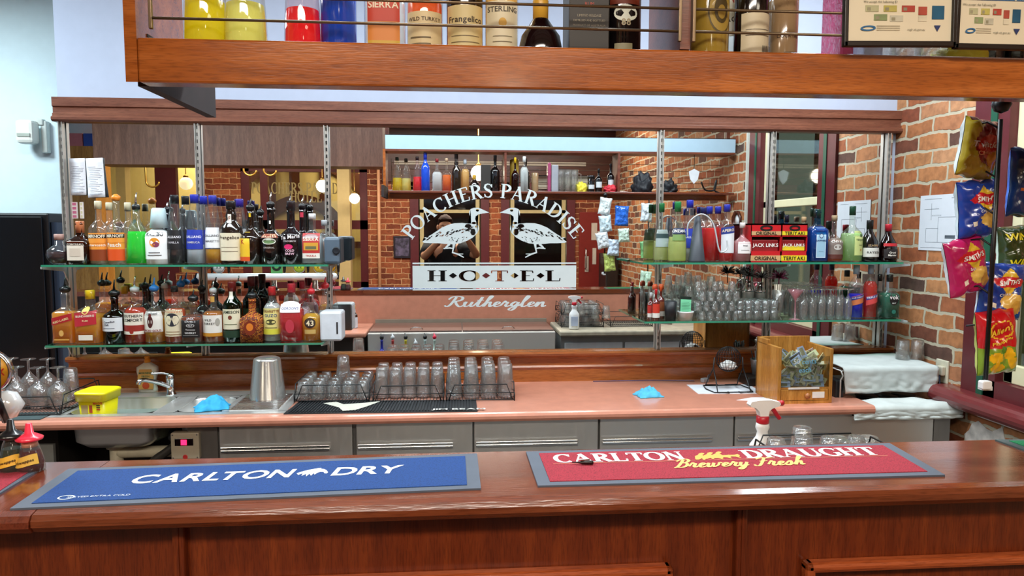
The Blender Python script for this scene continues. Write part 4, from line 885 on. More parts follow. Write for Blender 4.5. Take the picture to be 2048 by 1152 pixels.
def bottle(lab, cx, wpx, top, Y, z0, style, gcol, liq, fill, labels, cap, name='spirit_bottle', group=None, opaque=False, hmin=0, loc=None, hr=None, dens=.5, cat='bottle', rz=0):
    if loc is None:
        p = at(cx, (top+600)/2, Y); X = p.x; d = (Vector((X, Y, 0))).length; r = wpx*Y/F/2; ht = at(cx, top, Y).z-z0
    else: X, Y = loc; ht, r = hr
    t = thing(name, lab, cat, (X, Y, z0), rz, group)
    kind, cc, chh = cap if cap else ('none', '', 0)
    h = ht-chh*.97 if kind != 'cap' else ht-.004
    pf = bprof(style, h, r); sq = STY.get(style, (0, 0, 0, 0))[3]; seg = 32 if sq else 24
    if sum(int(gcol[i:i+2], 16) for i in (1, 3, 5)) > 600 and not opaque: gcol = '#%02x%02x%02x' % tuple((int(gcol[i:i+2], 16)+2*255)//3 for i in (1, 3, 5))
    gm = mat(gcol, .12, coat=.5, noise=.02) if opaque else glass(gcol, 'bottle', 1.5, 0, .03 if gcol != '#f8fbfa' else .01)
    MB().lathe(pf, seg, sq=sq, twist=PI/32 if 0 else 0).build('bottle_glass', gm, t)
    if liq and not opaque:
        fz = fill*h; q = [(max(rr-.0025, .003), max(z, .006)) for rr, z in pf if z < fz]; q.append((max(rad_at(pf, fz)-.0025, .002), fz))
        MB().lathe(q, seg, sq=sq).build('liquid', liquid(liq, dens), t)
    add_label(t, pf, h, r, labels, sq)
    nr = pf[-1][0]
    if kind == 'cap': add_cap(t, 'cap', h-chh+.004, nr, cc, chh)
    elif kind != 'none': add_cap(t, kind, h, nr, cc, chh)
    return t
CG = '#f8fbfa'
Yf, Yb = 3.735, 3.845
W_ = '#e9e9e4'
# ---- upper left shelf, front row
Z = zLU; up = ' on the upper left shelf'
bottle('squat round clear bottle of dark liqueur, leftmost'+up, 121, 46, 468, Yf, Z, 'orb', CG, '#2a1418', .42, [], ('cap', '#b8948a', .03), 'liqueur_bottle')
bottle('square amber liqueur bottle with an orange cap and cream label'+up, 163, 44, 442, Yf, Z, 'sqbroad', '#8a4a24', '#4a2010', .8, [('r', -.8, .8, .10, .55, '#e6dccb'), ('r', -.78, .78, .45, .50, '#2a2420'), ('t', 'COINTREAU', .475, .06, '#e6dccb'), ('r', -.5, .5, .2, .38, '#d8cab8')], ('cap', '#c8784e', .06), 'liqueur_bottle')
for px_, top, ttl, cap, l2, w in ((200, 402, 'Butterscotch', ('cap', '#d9d2b4', .04), '#8a3c14', 'cream-capped clear vodka bottle with a brown butterscotch label'), (236, 390, 'Peach', ('pour', '#e88a2a', .03), '#e0541c', 'clear vodka bottle with an orange peach label and orange pourer')):
    bottle(w+up, px_, 36, top, Yf, Z, 'std', CG, '#f2ead8', .25, [('r', -.95, .95, .06, .50, '#f09a3a'), ('r', -.95, .95, .06, .24, l2), ('r', -.95, .95, .42, .48, '#1c1614'), ('t', 'SMIRNOFF', .45, .075, '#efe6d0'), ('t', ttl, .31, .085, '#f6eee0'), ('r', -.95, .95, .34, .345, '#d8782a')], cap, 'vodka_bottle')
bottle('frosted bottle with bright green liqueur and a tall metal pourer'+up, 275, 42, 386, Yf, Z, 'flare', '#d8ecd8', '#18b83a', .60, [('o', 0, .78, .3, .04, '#30483a')], ('metal', '#141a1a', .085), 'liqueur_bottle', dens=.75)
mb_ = bottle('white rum bottle under a pale blue jigger cup'+up, 318, 46, 424, Yf, Z, 'std', '#eef2f2', None, 0, [('r', -.9, .9, .1, .66, '#f2f5f5'), ('t', 'MALIBU', .58, .10, '#2a2c30'), ('o', .05, .42, .35, .09, '#e89a2a'), ('o', .15, .38, .22, .05, '#8a3c5a'), ('r', -.4, .4, .22, .235, '#6a6c70'), ('r', -.5, .5, .17, .185, '#6a6c70')], None, 'rum_bottle', opaque=True)
p = at(318, 450, Yf); zt = at(318, 416, Yf).z; zl = at(318, 456, Yf).z
tag(MB().lathe([(.044, 0), (.033, zt-zl-.006), (.027, zt-zl), (1e-5, zt-zl)], 24, (p.x, Yf, zl)).build('jigger_cup', mat('#c2dce2', .5)), 'pale blue plastic cup upturned over the white rum bottle', 'cup')
bottle('tall fluted liqueur bottle with a black label and black cap'+up, 352, 32, 390, Yf, Z, 'tall', '#dfe8ee', '#14100e', .28, [('r', -1, 1, .22, .50, '#15161a'), ('t', 'GALLIANO', .40, .10, '#e9e9ee'), ('t', 'VANILLA', .32, .04, '#b9b9c0')], ('cap', '#14161a', .045), 'liqueur_bottle')
bottle('tall fluted liqueur bottle with a bright blue label, middle'+up, 392, 34, 389, Yf, Z, 'tall', '#dfe8ee', '#e6eef0', .28, [('r', -1, 1, .22, .50, '#2338a8'), ('t', 'GALLIANO', .40, .10, '#e9e9ee'), ('t', 'SAMBUCA', .32, .04, '#b9b9c0')], ('cap', '#2430a8', .045), 'liqueur_bottle')
bottle('tall fluted liqueur bottle with a white label over yellow liqueur'+up, 428, 32, 391, Yf, Z, 'tall', '#e6ebec', '#c89a20', .22, [('r', -1, 1, .24, .54, '#e9ecee'), ('t', 'GALLIANO', .42, .10, '#2a2e38'), ('t', 'AMARETTO', .34, .04, '#4a4e58')], ('cap', '#2c34a0', .045), 'liqueur_bottle')
fr = bottle('dark monk-shaped liqueur bottle with a cream label and rope'+up, 464, 42, 402, Yf, Z, 'knob', '#1e120c', None, 0, [('r', -1, 1, .06, .50, '#e2d8bc'), ('t', 'Frangelico', .43, .09, '#3a2c20'), ('r', -.7, .7, .2, .212, '#8a7c66'), ('r', -.7, .7, .27, .278, '#8a7c66'), ('r', -.28, .28, .66, .80, '#e9e4d6'), ('t', 'F', .73, .10, '#8a3a2a')], ('cap', '#181214', .04), 'liqueur_bottle', opaque=True)
MB().tube([(.03, -.035, .17), (.052, -.022, .15), (.054, -.02, .08), (.05, -.03, .05)], .003, 6).build('rope', mat('#d8c8a4', .8), fr)
bottle('dark brown coffee liqueur bottle with a yellow label'+up, 503, 42, 398, Yf, Z, 'broad', '#1c0f09', None, 0, [('r', -1, .1, .10, .60, '#ecc02a'), ('r', -1, .1, .06, .14, '#d8501c'), ('t', 'K', .42, .12, '#b83a1c', -.5), ('r', -.3, .3, .88, .95, '#e6c42a')], ('pour', '#101214', .06), 'liqueur_bottle', opaque=True)
bottle('black cream-liqueur bottle with an oval picture label and pourer'+up, 543, 42, 385, Yf, Z, 'long', '#120d0c', None, 0, [('r', -.75, .75, .46, .53, '#8a3a24'), ('t', 'BAILEYS', .495, .07, '#f0d8b0'), ('o', 0, .40, .55, .055, '#d8dccc'), ('o', .0, .39, .42, .03, '#6a8a5a'), ('t', 'ORIGINAL', .29, .04, '#b0a8a0'), ('r', -.2, .2, .70, .76, '#e8e6e0')], ('metal', '#101012', .075), 'liqueur_bottle', opaque=True)
bottle('black coffee liqueur bottle with white script and a pink mark'+up, 584, 42, 402, Yf, Z, 'long', '#140c10', None, 0, [('t', 'Tia Maria', .44, .10, '#f0ecec', 0, .12), ('t', 'COLD BREW', .37, .035, '#d0c8c8'), ('o', -.1, .28, .35, .04, '#d8286a'), ('t', 'COLD', .22, .05, '#f0c8d8'), ('t', 'BREW', .17, .05, '#f0c8d8')], ('cap', '#1a0c10', .05), 'liqueur_bottle', opaque=True)
bottle('square clear tequila bottle with a red label and white cap'+up, 626, 40, 427, Yf, Z, 'sqbroad', '#eaf0f2', '#eef4f6', .6, [('r', -.95, .95, .12, .62, '#b8302c'), ('t', 'SIERRA', .50, .10, '#f2ead8'), ('r', -.8, .8, .28, .43, '#d8a03a'), ('r', -.6, .6, .30, .36, '#6a6a4a'), ('r', -.95, .95, .12, .22, '#e6e2d8'), ('t', 'TEQUILA', .17, .05, '#b8302c')], ('cap', '#e6e8e8', .03), 'tequila_bottle')
# back row
bottle('cream-capped clear vodka bottle behind the butterscotch one'+up, 222, 34, 405, Yb, Z, 'std', CG, '#f2ead8', .2, [('r', -.9, .9, .1, .5, '#e88a3a')], ('cap', '#d9d2b4', .04), 'vodka_bottle')
bottle('cream-capped clear vodka bottle behind the green liqueur'+up, 259, 34, 405, Yb, Z, 'std', CG, '#f2ead8', .2, [('r', -.9, .9, .1, .5, '#d86a2a')], ('cap', '#d9d2b4', .04), 'vodka_bottle')
bottle('dark metal-pourered back-row bottle behind the jigger cup'+up, 337, 34, 405, Yb, Z, 'std', '#20242a', None, 0, [('r', -.9, .9, .2, .5, '#30343c')], ('metal', '#15171c', .05), 'spirit_bottle', opaque=True)
bottle('black-capped fluted bottle in the back row, behind black label'+up, 374, 30, 392, Yb, Z, 'tall', '#dfe8ee', '#14100e', .28, [('r', -1, 1, .22, .50, '#15161a')], ('cap', '#14161a', .045), 'liqueur_bottle')
bottle('blue-capped fluted bottle in the back row behind the blue label'+up, 410, 30, 392, Yb, Z, 'tall', '#dfe8ee', '#e6eef0', .28, [('r', -1, 1, .22, .50, '#2338a8')], ('cap', '#2430a8', .045), 'liqueur_bottle')
bottle('purple-capped fluted bottle behind the monk-shaped bottle'+up, 482, 30, 398, Yb, Z, 'tall', '#e6ebec', '#c89a20', .22, [('r', -1, 1, .24, .54, '#e9ecee')], ('cap', '#3a2a90', .045), 'liqueur_bottle')
bottle('dark bottle with a yellow neck band in the back row'+up, 523, 36, 412, Yb, Z, 'broad', '#1c0f09', None, 0, [('r', -1, .1, .10, .60, '#ecc02a')], ('pour', '#101214', .05), 'liqueur_bottle', opaque=True)
bottle('dark back-row bottle with metal pourer and red tag'+up, 606, 36, 395, Yb, Z, 'long', '#140c10', None, 0, [('r', -.5, .5, .84, .93, '#c03048')], ('metal', '#141014', .06), 'liqueur_bottle', opaque=True)
bottle('clear tequila bottle behind the grey dispenser'+up, 650, 34, 440, Yb, Z, 'sqbroad', '#eaf0f2', '#eef4f6', .6, [('r', -.95, .95, .12, .6, '#c8a89a')], ('cap', '#b0b4b8', .03), 'tequila_bottle')
# ---- lower left shelf, front row
Z = zLL; lo = ' on the lower left shelf'
bottle('square whisky bottle with a diagonal red label, leftmost'+lo, 130, 40, 556, Yf, Z, 'sq', '#f3efe4', '#b08a24', .62, [('r', -1.08, 1.08, .42, .56, '#b3202a', .10), ('t', 'RED LABEL', .47, .07, '#f0d8a0', 0, .32), ('r', -.8, .8, .08, .11, '#d8a04a'), ('o', 0, .22, .25, .06, '#e0b060')], ('pour', '#0f1012', .075), 'whisky_bottle')
bottle('square rum bottle with a yellow cap and red label'+lo, 180, 46, 580, Yf, Z, 'sq', '#f3efe4', '#b89638', .55, [('r', -1.0, 1.0, .36, .62, '#c02c3a', .05), ('o', -.0, .64, .32, .07, '#e0c060'), ('t', 'BUNDABERG', .54, .085, '#f4ecd8', 0, .06), ('t', 'RUM', .45, .05, '#f0d0a0'), ('r', -.65, .65, .08, .18, '#ece6da')], ('cap', '#e6c01c', .045), 'rum_bottle')
bottle('dark whisky bottle with a pale square label and black pourer'+lo, 228, 44, 560, Yf, Z, 'std', '#4a1c12', '#3a0e0a', .85, [('r', -.95, .85, .27, .56, '#dfe4ec'), ('t', 'Canadian', .47, .06, '#2a2c48', -.1, .1), ('t', 'Club', .41, .06, '#2a2c48', -.3, .1), ('r', -.6, .3, .33, .34, '#6a6c80')], ('pour', '#0f1012', .085), 'whisky_bottle', dens=.8)
bottle('amber liqueur bottle with a cream two-line label and steel pourer'+lo, 269, 40, 553, Yf, Z, 'slim', '#e8c8b0', '#a84a22', .68, [('r', -.98, .98, .18, .60, '#e9e2d4'), ('t', 'SOUTHERN', .54, .085, '#1c1a1c'), ('t', 'COMFORT', .46, .085, '#1c1a1c'), ('r', -.98, .98, .22, .36, '#9a2c24'), ('r', -.98, .98, .18, .24, '#e9e2d4'), ('o', 0, .23, .16, .04, '#9a2c24')], ('metal', '#c8ccce', .08), 'liqueur_bottle')
bottle('pale gold rum bottle with a pirate label and blue pourer'+lo, 308, 38, 556, Yf, Z, 'std', CG, '#c0a040', .45, [('r', -.98, .98, .22, .62, '#e6e4de'), ('o', -.1, .42, .25, .12, '#4a1a1c'), ('o', -.1, .55, .13, .035, '#6a2420'), ('t', 'SPICED GOLD', .25, .055, '#8a2420'), ('t', 'CAPTAIN', .58, .05, '#3a3a3c')], ('pour', '#2a78c8', .07), 'rum_bottle')
bottle('amber rum bottle with a cream label bearing a dark disc'+lo, 349, 38, 572, Yf, Z, 'std', '#f2e6d4', '#a85a24', .60, [('r', -.98, .98, .12, .60, '#e2d8b8'), ('o', 0, .42, .62, .12, '#2c3038'), ('t', 'Sailor', .44, .06, '#d8d0b8', 0, .3), ('r', -.6, .6, .2, .21, '#8a6a4a'), ('r', -.8, .8, .15, .16, '#8a6a4a')], ('cap', '#1c1c1e', .03), 'rum_bottle')
bottle('square whiskey bottle with a black label and white lettering'+lo, 386, 40, 580, Yf, Z, 'sq', '#e8d8c8', '#6a3418', .66, [('r', -.98, .98, .14, .66, '#131315'), ('t', 'JACK', .60, .07, '#e6e6e6'), ('t', "DANIEL'S", .53, .06, '#e6e6e6'), ('o', 0, .43, .45, .045, '#d0d0d0'), ('o', 0, .43, .38, .036, '#131315'), ('t', 'No.7', .43, .05, '#e6e6e6'), ('t', 'Tennessee', .33, .05, '#d8d8d8'), ('t', 'WHISKEY', .25, .06, '#e6e6e6'), ('r', -.8, .8, .19, .195, '#d0d0d0')], ('pour', '#101114', .06), 'whiskey_bottle')
bottle('bourbon bottle with a white turkey label and gold neck'+lo, 426, 40, 563, Yf, Z, 'std', '#efe4d4', '#a8762c', .62, [('r', -.95, .95, .20, .56, '#e9e6de'), ('t', 'WILD', .46, .06, '#3a3836', -.25), ('t', 'TURKEY', .39, .06, '#3a3836', -.15), ('o', .55, .42, .2, .08, '#a8a49a'), ('r', -.95, .95, .13, .2, '#c88a2a'), ('r', -.55, .55, .82, .93, '#c89a4a')], ('metal', '#c8ccce', .06), 'bourbon_bottle')
bottle('green whiskey bottle with a cream label and red cap'+lo, 464, 36, 563, Yf, Z, 'slim', '#1c5a2a', '#1a4a20', .5, [('r', -.98, .98, .22, .56, '#e6e2c4'), ('t', 'JAMESON', .51, .075, '#1c2c1c'), ('o', 0, .42, .18, .035, '#7a3a2a'), ('r', -.6, .6, .30, .31, '#5a6a4a'), ('r', -.98, .98, .08, .2, '#1c3a28'), ('r', -.4, .4, .72, .86, '#e0dccc')], ('cap', '#7a1c1c', .05), 'whiskey_bottle', dens=.7)
fb_ = bottle('orange flame-patterned cinnamon whisky bottle with a black pourer'+lo, 504, 44, 578, Yf, Z, 'sqbroad', '#c85a1a', None, 0, [('o', 0, .34, .6, .17, '#7a2c14'), ('o', 0, .36, .35, .09, '#e0802a'), ('t', 'FIREBALL', .56, .085, '#5a1c0c')], ('pour', '#0f1216', .05), 'whisky_bottle', opaque=True)
fm = fb_.children[0].data.materials; fm.clear(); fm.append(brick('flame_pattern', ['#e07020', '#f0a030', '#b84818', '#7a2c14'], '#3a1408', 'x', course=.006, length=.008, msize=.002))
bottle('clear spirit bottle with a yellow label and red cap'+lo, 544, 34, 573, Yf, Z, 'slim', CG, '#eef2f0', .7, [('r', -.98, .98, .14, .62, '#e8dc8a'), ('t', 'CIGARETTE', .57, .06, '#8a5a2a'), ('t', 'OUZO', .49, .075, '#2a4a7a'), ('o', 0, .37, .5, .05, '#4a4a2a'), ('r', -.98, .98, .14, .24, '#dcd848'), ('r', -.6, .6, .26, .27, '#6a6a3a')], ('cap', '#c82c30', .045), 'spirit_bottle')
bottle('ribbed pink gin bottle with a white arched label'+lo, 583, 44, 567, Yf, Z, 'sqbroad', '#f2dada', '#d84a58', .60, [('r', -1.0, 1.0, .52, .66, '#ece6ea'), ('o', 0, .66, .85, .05, '#ece6ea'), ('t', "GORDON'S", .59, .085, '#3c4a78'), ('o', .0, .28, .45, .12, '#c03848')], ('cap', '#c8283a', .045), 'gin_bottle', dens=.6)
bottle('yellow vanilla liqueur bottle with a round numbered label'+lo, 622, 38, 566, Yf, Z, 'broad', '#f6f2dc', '#d8b41c', .58, [('o', 0, .40, .52, .11, '#2a1a14'), ('t', '43', .40, .16, '#f2e6c0'), ('r', -.5, .5, .17, .26, '#c8a860'), ('r', -.32, .32, .83, .95, '#3a1414')], ('pour', '#c8202c', .06), 'liqueur_bottle', dens=.6)
# back row
for px_, top, sty, g, lq, lc, cap, nm, lab in ((204, 546, 'std', CG, '#c8862c', '#b0703a', ('pour', '#101114', .07), 'whisky_bottle', 'amber whisky bottle with a black pourer behind the yellow-capped rum'), (249, 572, 'std', CG, '#e0a8a0', '#c84a4a', ('cap', '#d8b030', .04), 'spirit_bottle', 'gold-capped bottle behind the dark whisky'), (290, 555, 'std', '#2a2224', None, '#3a3032', ('pour', '#16181a', .06), 'spirit_bottle', 'dark bottle with a black pourer behind the cream two-line label'), (329, 558, 'std', CG, '#caa460', '#b89a70', ('metal', '#c8ccce', .05), 'rum_bottle', 'clear bottle with a steel pourer behind the pirate rum'), (362, 552, 'std', CG, '#a87a4a', '#c8b090', ('pour', '#2a78c8', .06), 'rum_bottle', 'blue-pourered bottle behind the dark disc label'), (404, 560, 'std', '#2a2224', None, '#3a3032', ('pour', '#16181a', .06), 'spirit_bottle', 'dark bottle with black pourer behind the black-labelled whiskey'), (503, 553, 'slim', '#163a20', '#12301a', '#2a3a24', ('cap', '#5a1c20', .05), 'whiskey_bottle', 'dark green bottle with a maroon cap behind the orange bottle'), (563, 590, 'broad', '#e0c0a0', '#b06a30', '#b87a4a', ('cap', '#b02c2c', .03), 'spirit_bottle', 'amber round bottle behind the yellow-labelled spirit'), (604, 562, 'broad', '#f0e8ea', '#e8ccd4', '#d8c8d8', ('cap', '#a02838', .04), 'gin_bottle', 'red-capped clear gin bottle behind the pink gin'), (650, 555, 'cone', '#eef2f2', '#eef2f4', '#e0dcd8', ('pour', '#c82830', .06), 'spirit_bottle', 'clear long-necked bottle with a red pourer above the white dispenser')):
    bottle(lab+lo, px_, 34, top, Yb, Z, sty, g, lq, .55, [('r', -.9, .9, .2, .5, lc)], cap, nm, opaque=(lq is None))
# ---- upper right shelf
Z = zRU; ur = ' on the upper right shelf'
bottle('clear vermouth bottle with a green cap behind the steel upright'+ur, 1322, 32, 406, Yb, Z, 'bell', '#e4efe0', '#d8dca8', .35, [('r', -.9, .9, .25, .55, '#a8b8b8'), ('r', -.9, .9, .40, .48, '#30484a')], ('cap', '#1c6a3a', .05), 'vermouth_bottle')
bottle('pale green vermouth bottle with a dark banner label'+ur, 1354, 38, 403, Yf, Z, 'bell', '#dcebd6', '#c8cc8a', .42, [('r', -.75, .75, .47, .57, '#1c2a4a'), ('t', 'CINZANO', .52, .085, '#f2f2ee'), ('r', -.75, .75, .36, .46, '#7a9a5a')], ('cap', '#1c7a3e', .055), 'vermouth_bottle')
bottle('blue-capped tall fluted liqueur bottle beside the grey cone'+ur, 1378, 30, 400, Yb-.02, Z, 'tall', '#dfe8ee', '#e6eef0', .28, [('r', -1, 1, .22, .54, '#2338a8'), ('t', 'GALLIANO', .40, .10, '#e9e9ee')], ('cap', '#2430a8', .045), 'liqueur_bottle')
bottle('dark-capped clear bottle behind the grey cone'+ur, 1404, 28, 415, Yb+.02, Z, 'slim', CG, '#e8482c', .5, [], ('cap', '#20265a', .04), 'aperitif_bottle')
for px_, top, yy, nm in ((1417, 413, Yf+.02, 'leftmost red aperitif bottle with blue cap'), (1434, 413, Yb, 'red aperitif bottle with blue cap in the back row'), (1452, 409, Yf, 'clear-shouldered red aperitif bottle with a blue and white diagonal label')):
    L = [('r', -.95, .95, .16, .55, '#e6eaee', .0), ('r', -1.0, 1.0, .50, .62, '#243a8a', .04), ('t', 'APEROL', .56, .09, '#f2e2c0', 0, .12)] if px_ == 1452 else []
    bottle(nm+ur, px_, 30, top, yy, Z, 'slim', '#f4e6e2', '#e02418', .62 if px_ != 1452 else .3, L, ('cap', '#2430a0', .04), 'aperitif_bottle', dens=.65)
p = at(1394, 480, 3.70); hh = at(1394, 432, 3.7).z-Z
tag(MB().lathe([(.046, 0), (.044, .01), (.014, hh), (1e-5, hh)], 28, (p.x, 3.70, Z)).build('grey_cone', mat('#3a4048', .5)), 'dark grey plastic cone standing on the upper right shelf', 'cone')
tag(MB().tube(cat2([(at(1370, 480, 3.72).x, 3.68, Z+.14), (at(1374, 450, 3.7).x, 3.67, Z+.21), (at(1397, 436, 3.7).x, 3.655, Z+.255), (at(1420, 452, 3.7).x, 3.655, Z+.205), (at(1432, 500, 3.7).x, 3.66, Z+.07), (at(1441, 507, 3.7).x, 3.665, Z+.055), (at(1450, 500, 3.7).x, 3.67, Z+.075), (at(1450, 480, 3.7).x, 3.675, Z+.12)]), .004, 8).build('arched_tube', mat('#c8d0d4', .25, .2)), 'arched pale strap curving over the grey cone', 'strap')
bottle('squat pink gin bottle with a white label'+ur, 1483, 38, 445, Yf, Z, 'broad', '#f0dcdc', '#e8b8bc', .7, [('r', -.7, .8, .22, .52, '#ece8e6'), ('t', 'PINK', .42, .06, '#5a5456'), ('r', -.4, .4, .3, .31, '#8a8486')], ('cap', '#e4e0dc', .03), 'gin_bottle')
def jerky(px0, px1, py0, lab, flav, c2):
    a = at(px0, 525, 3.70); b = at(px1, 525, 3.70); h = at(px0, py0, 3.70).z-Z; w_ = (b.x-a.x)/2; t = thing('jerky_box', lab, 'display box', ((a.x+b.x)/2, 3.755, Z))
    RED = mat('#c41c24', .4); BLK = mat('#1a0c0e', .5)
    MB().box(-w_, w_, -.06, .06, 0, h*.28).box(-w_, w_, .055, .06, 0, h).box(-w_, -w_+.003, -.06, .06, 0, h).box(w_-.003, w_, -.06, .06, 0, h).box(-w_, w_, -.06, .06, h*.96, h).box(-w_, w_, -.06, -.055, h*.66, h).build('carton', RED, t)
    MB().box(-w_, w_, -.0612, -.0602, h*.03, h*.17).build('flavour_band', mat(c2, .5), t)
    MB().box(-w_*.98, w_*.98, -.0612, -.0602, h*.70, h*.80).build('flavour_band', mat(c2, .5), t)
    for i, (dy, col_) in enumerate(((-.05, '#8a1a20'), (-.02, '#5a1216'), (.015, '#3a0c10'))):
        MB().box(-w_*.88, w_*.88, dy, dy+.012, h*.1, h*(.58+.03*i), bev=.006).build('snack_packet', mat(col_, .35, coat=.3), t)
    if c2 == '#e6d02a': MB().box(-w_*.86, w_*.86, -.0515, -.0505, h*.30, h*.42).build('packet_band', mat(c2, .5), t)
    P, Ff = arc2(0, h*.88, w_*.36, h*.055, 0, 360, .01, .012, 16); MB().add([(x, -.0608, z) for x, z in P], Ff).build('badge', BLK, t)
    for s_, z, sz, c, y in (('JACK LINKS', h*.44, h*.17, '#efe6e0', -.052), (flav, h*.10, h*.13, '#2a1a10', -.0618), (flav, h*.75, h*.12, '#2a1a10', -.0618)):
        v, f, wd = text2d(s_, 1, True); k = min(sz, w_*1.7/wd); MB().add([(u*k, y-.0006, z+q*k) for u, q in v], f).build('lettering', mat(c, .5, noise=0), t)
jerky(1500, 1560, 447, 'red beef snack display box with a tan flavour band'+ur, 'ORIGINAL', '#c8a070')
jerky(1561, 1612, 447, 'red beef snack display box with a yellow flavour band'+ur, 'TERIYAKI', '#e6d02a')
bottle('dark-capped bottle behind the red snack boxes'+ur, 1571, 26, 430, Yb+.03, Z, 'std', '#243a5a', None, 0, [], ('cap', '#14182a', .04), opaque=True)
bottle('cork-stoppered whisky bottle behind the blue gin'+ur, 1605, 26, 434, Yb, Z, 'std', CG, '#a85a24', .6, [('r', -.8, .8, .2, .5, '#8a4a3a')], ('cork', '#b89a70', .03), 'whisky_bottle')
bottle('sapphire blue square gin bottle with a pale label'+ur, 1632, 38, 418, Yf, Z, 'sq', '#5ab0d8', '#4aa8d8', .68, [('r', -.62, .62, .08, .66, '#c2dcec'), ('r', -.52, .52, .1, .64, '#9cc4dc'), ('t', 'BOMBAY', .60, .05, '#1c3a6a'), ('o', 0, .50, .28, .05, '#2c4a7a'), ('o', 0, .50, .2, .034, '#c2dcec'), ('t', 'SAPPHIRE', .41, .045, '#1c3a6a'), ('r', -.3, .3, .2, .205, '#4a6a8a')], ('cap', '#10302a', .05), 'gin_bottle')
bottle('rounded whisky bottle with a silver label and cork stopper'+ur, 1666, 36, 431, Yf, Z, 'broad', '#f2e2d0', '#b46a34', .55, [('r', -.9, .9, .18, .58, '#7a6a62'), ('t', 'CHIVAS', .50, .085, '#e6e2dc'), ('o', 0, .36, .4, .07, '#c8c4be'), ('r', -.95, .95, .08, .17, '#5a2c24')], ('cork', '#a89070', .03), 'whisky_bottle')
bottle('large clear bottle with pale green label'+ur, 1702, 42, 412, Yf, Z, 'broad', '#e0ecdc', '#b4cc9c', .52, [('r', -.2, 1.0, .12, .56, '#c8d488'), ('t', 'TEQUILA', .40, .05, '#3a5a2a', .4), ('o', .4, .48, .12, .03, '#3a5a2a'), ('r', .2, .6, .3, .31, '#5a6a3a'), ('o', .4, .22, .1, .02, '#b88a2a')], ('cap', '#14402c', .05), 'spirit_bottle')
bottle('black brandy bottle with a white band label'+ur, 1737, 38, 440, Yf, Z, 'bell', '#0d0a0a', None, 0, [('r', -1, 1, .12, .34, '#d4d4cc'), ('t', 'ST AGNES', .40, .06, '#b89a6a'), ('t', 'RAYSON', .23, .075, '#2a2a28')], ('cap', '#101010', .05), 'brandy_bottle', opaque=True)
bottle('dark red round liqueur bottle with a red ribbon seal, rightmost'+ur, 1774, 38, 448, Yf, Z, 'bell', '#5a1a14', '#4a120c', .55, [('r', -.8, .9, .10, .34, '#1c1416'), ('t', 'Grand', .25, .07, '#f2ece0'), ('t', 'Marnier', .18, .07, '#f2ece0'), ('r', -.9, .9, .42, .5, '#c02028'), ('r', -.32, .32, .85, .92, '#e8e4dc')], ('cap', '#b01c2c', .04), 'liqueur_bottle', dens=.8)
# ---- lower right shelf bottles
Z = zRL; lr = ' on the lower right shelf'
bottle('blue liqueur bottle with a slanted orange label'+lr, 1712, 30, 530, Yf, Z, 'slim', '#e4e6f0', '#1420a0', .46, [('r', -.9, .9, .28, .45, '#d87a4a', .08), ('r', -.9, .9, .38, .44, '#2a3a9a', .08), ('t', 'BLUE CURACAO', .41, .05, '#f2f2f2', 0, .2)], ('cap', '#8a98a8', .05), 'liqueur_bottle', dens=.8)
bottle('orange-red liqueur bottle with a slanted pink label'+lr, 1741, 28, 530, Yf+.01, Z, 'slim', '#f0d8cc', '#b8321c', .7, [('r', -.9, .9, .28, .45, '#d84a4a', .08), ('r', -.9, .9, .38, .44, '#3a3a8a', .08), ('t', 'TRIPLE SEC', .41, .05, '#f2f2f2', 0, .2)], ('cap', '#8a98a8', .05), 'liqueur_bottle')
bottle('clear liqueur bottle with a black rounded label and black cap'+lr, 1759, 26, 548, Yb, Z, 'sqbroad', CG, '#5a4440', .4, [('r', -.9, .9, .2, .6, '#141416'), ('t', 'vok', .5, .12, '#f2f2f2')], ('cap', '#101012', .04), 'liqueur_bottle')
bottle('dark green liqueur bottle with a black oval label, rightmost'+lr, 1779, 36, 549, Yf, Z, 'sqbroad', '#d8e8e2', '#0c4a3a', .58, [('o', 0, .46, .62, .15, '#101214'), ('t', 'vok', .50, .13, '#f2f2f2'), ('o', 0, .16, .3, .05, '#2a7a6a'), ('t', 'MINT', .36, .04, '#d0d8d4')], ('cap', '#101012', .04), 'liqueur_bottle', dens=.8)
# ---- overhead rack bottles: x from the direct view, height from the mirror
Z = zb+.0625; oh_ = ' in the overhead rack'
def oloc(px_, Y): Y = min(max(Y-.03, 1.51), 1.595); return (at(px_, 60, Y).x, Y)
def ohb(lab, px_, Y, w, h, *a, **k): return bottle(lab+oh_, 0, 0, 0, 0, Z, *a, loc=oloc(px_, Y), hr=(h, w*Y/F/2), **k)
ohb('large clear bottle of yellow spirit, leftmost', 412, 1.50, 84, .30, 'flare', '#f4f2d8', '#cfc418', .40, [], ('cap', '#1c3a2a', .03), name='liqueur_bottle', dens=.35)
ohb('clear bottle of pale yellow spirit, second from the left', 492, 1.54, 80, .29, 'flare', '#f2f2e2', '#d4cf8a', .40, [], ('cap', '#30342a', .03), name='liqueur_bottle', dens=.35)
ohb('flared bottle of deep red liqueur', 606, 1.60, 72, .30, 'flare', '#f2d0d6', '#c8102c', .42, [], ('cap', '#2a1418', .03), name='liqueur_bottle', dens=.5)
ohb('tall cobalt blue bottle', 678, 1.62, 66, .335, 'slim', '#1848c0', None, 0, [('r', -.9, .9, .5, .65, '#2c58d0'), ('t', 'SKYY', .58, .12, '#d8e4f8')], ('cap', '#2038b0', .06), name='vodka_bottle', opaque=True)
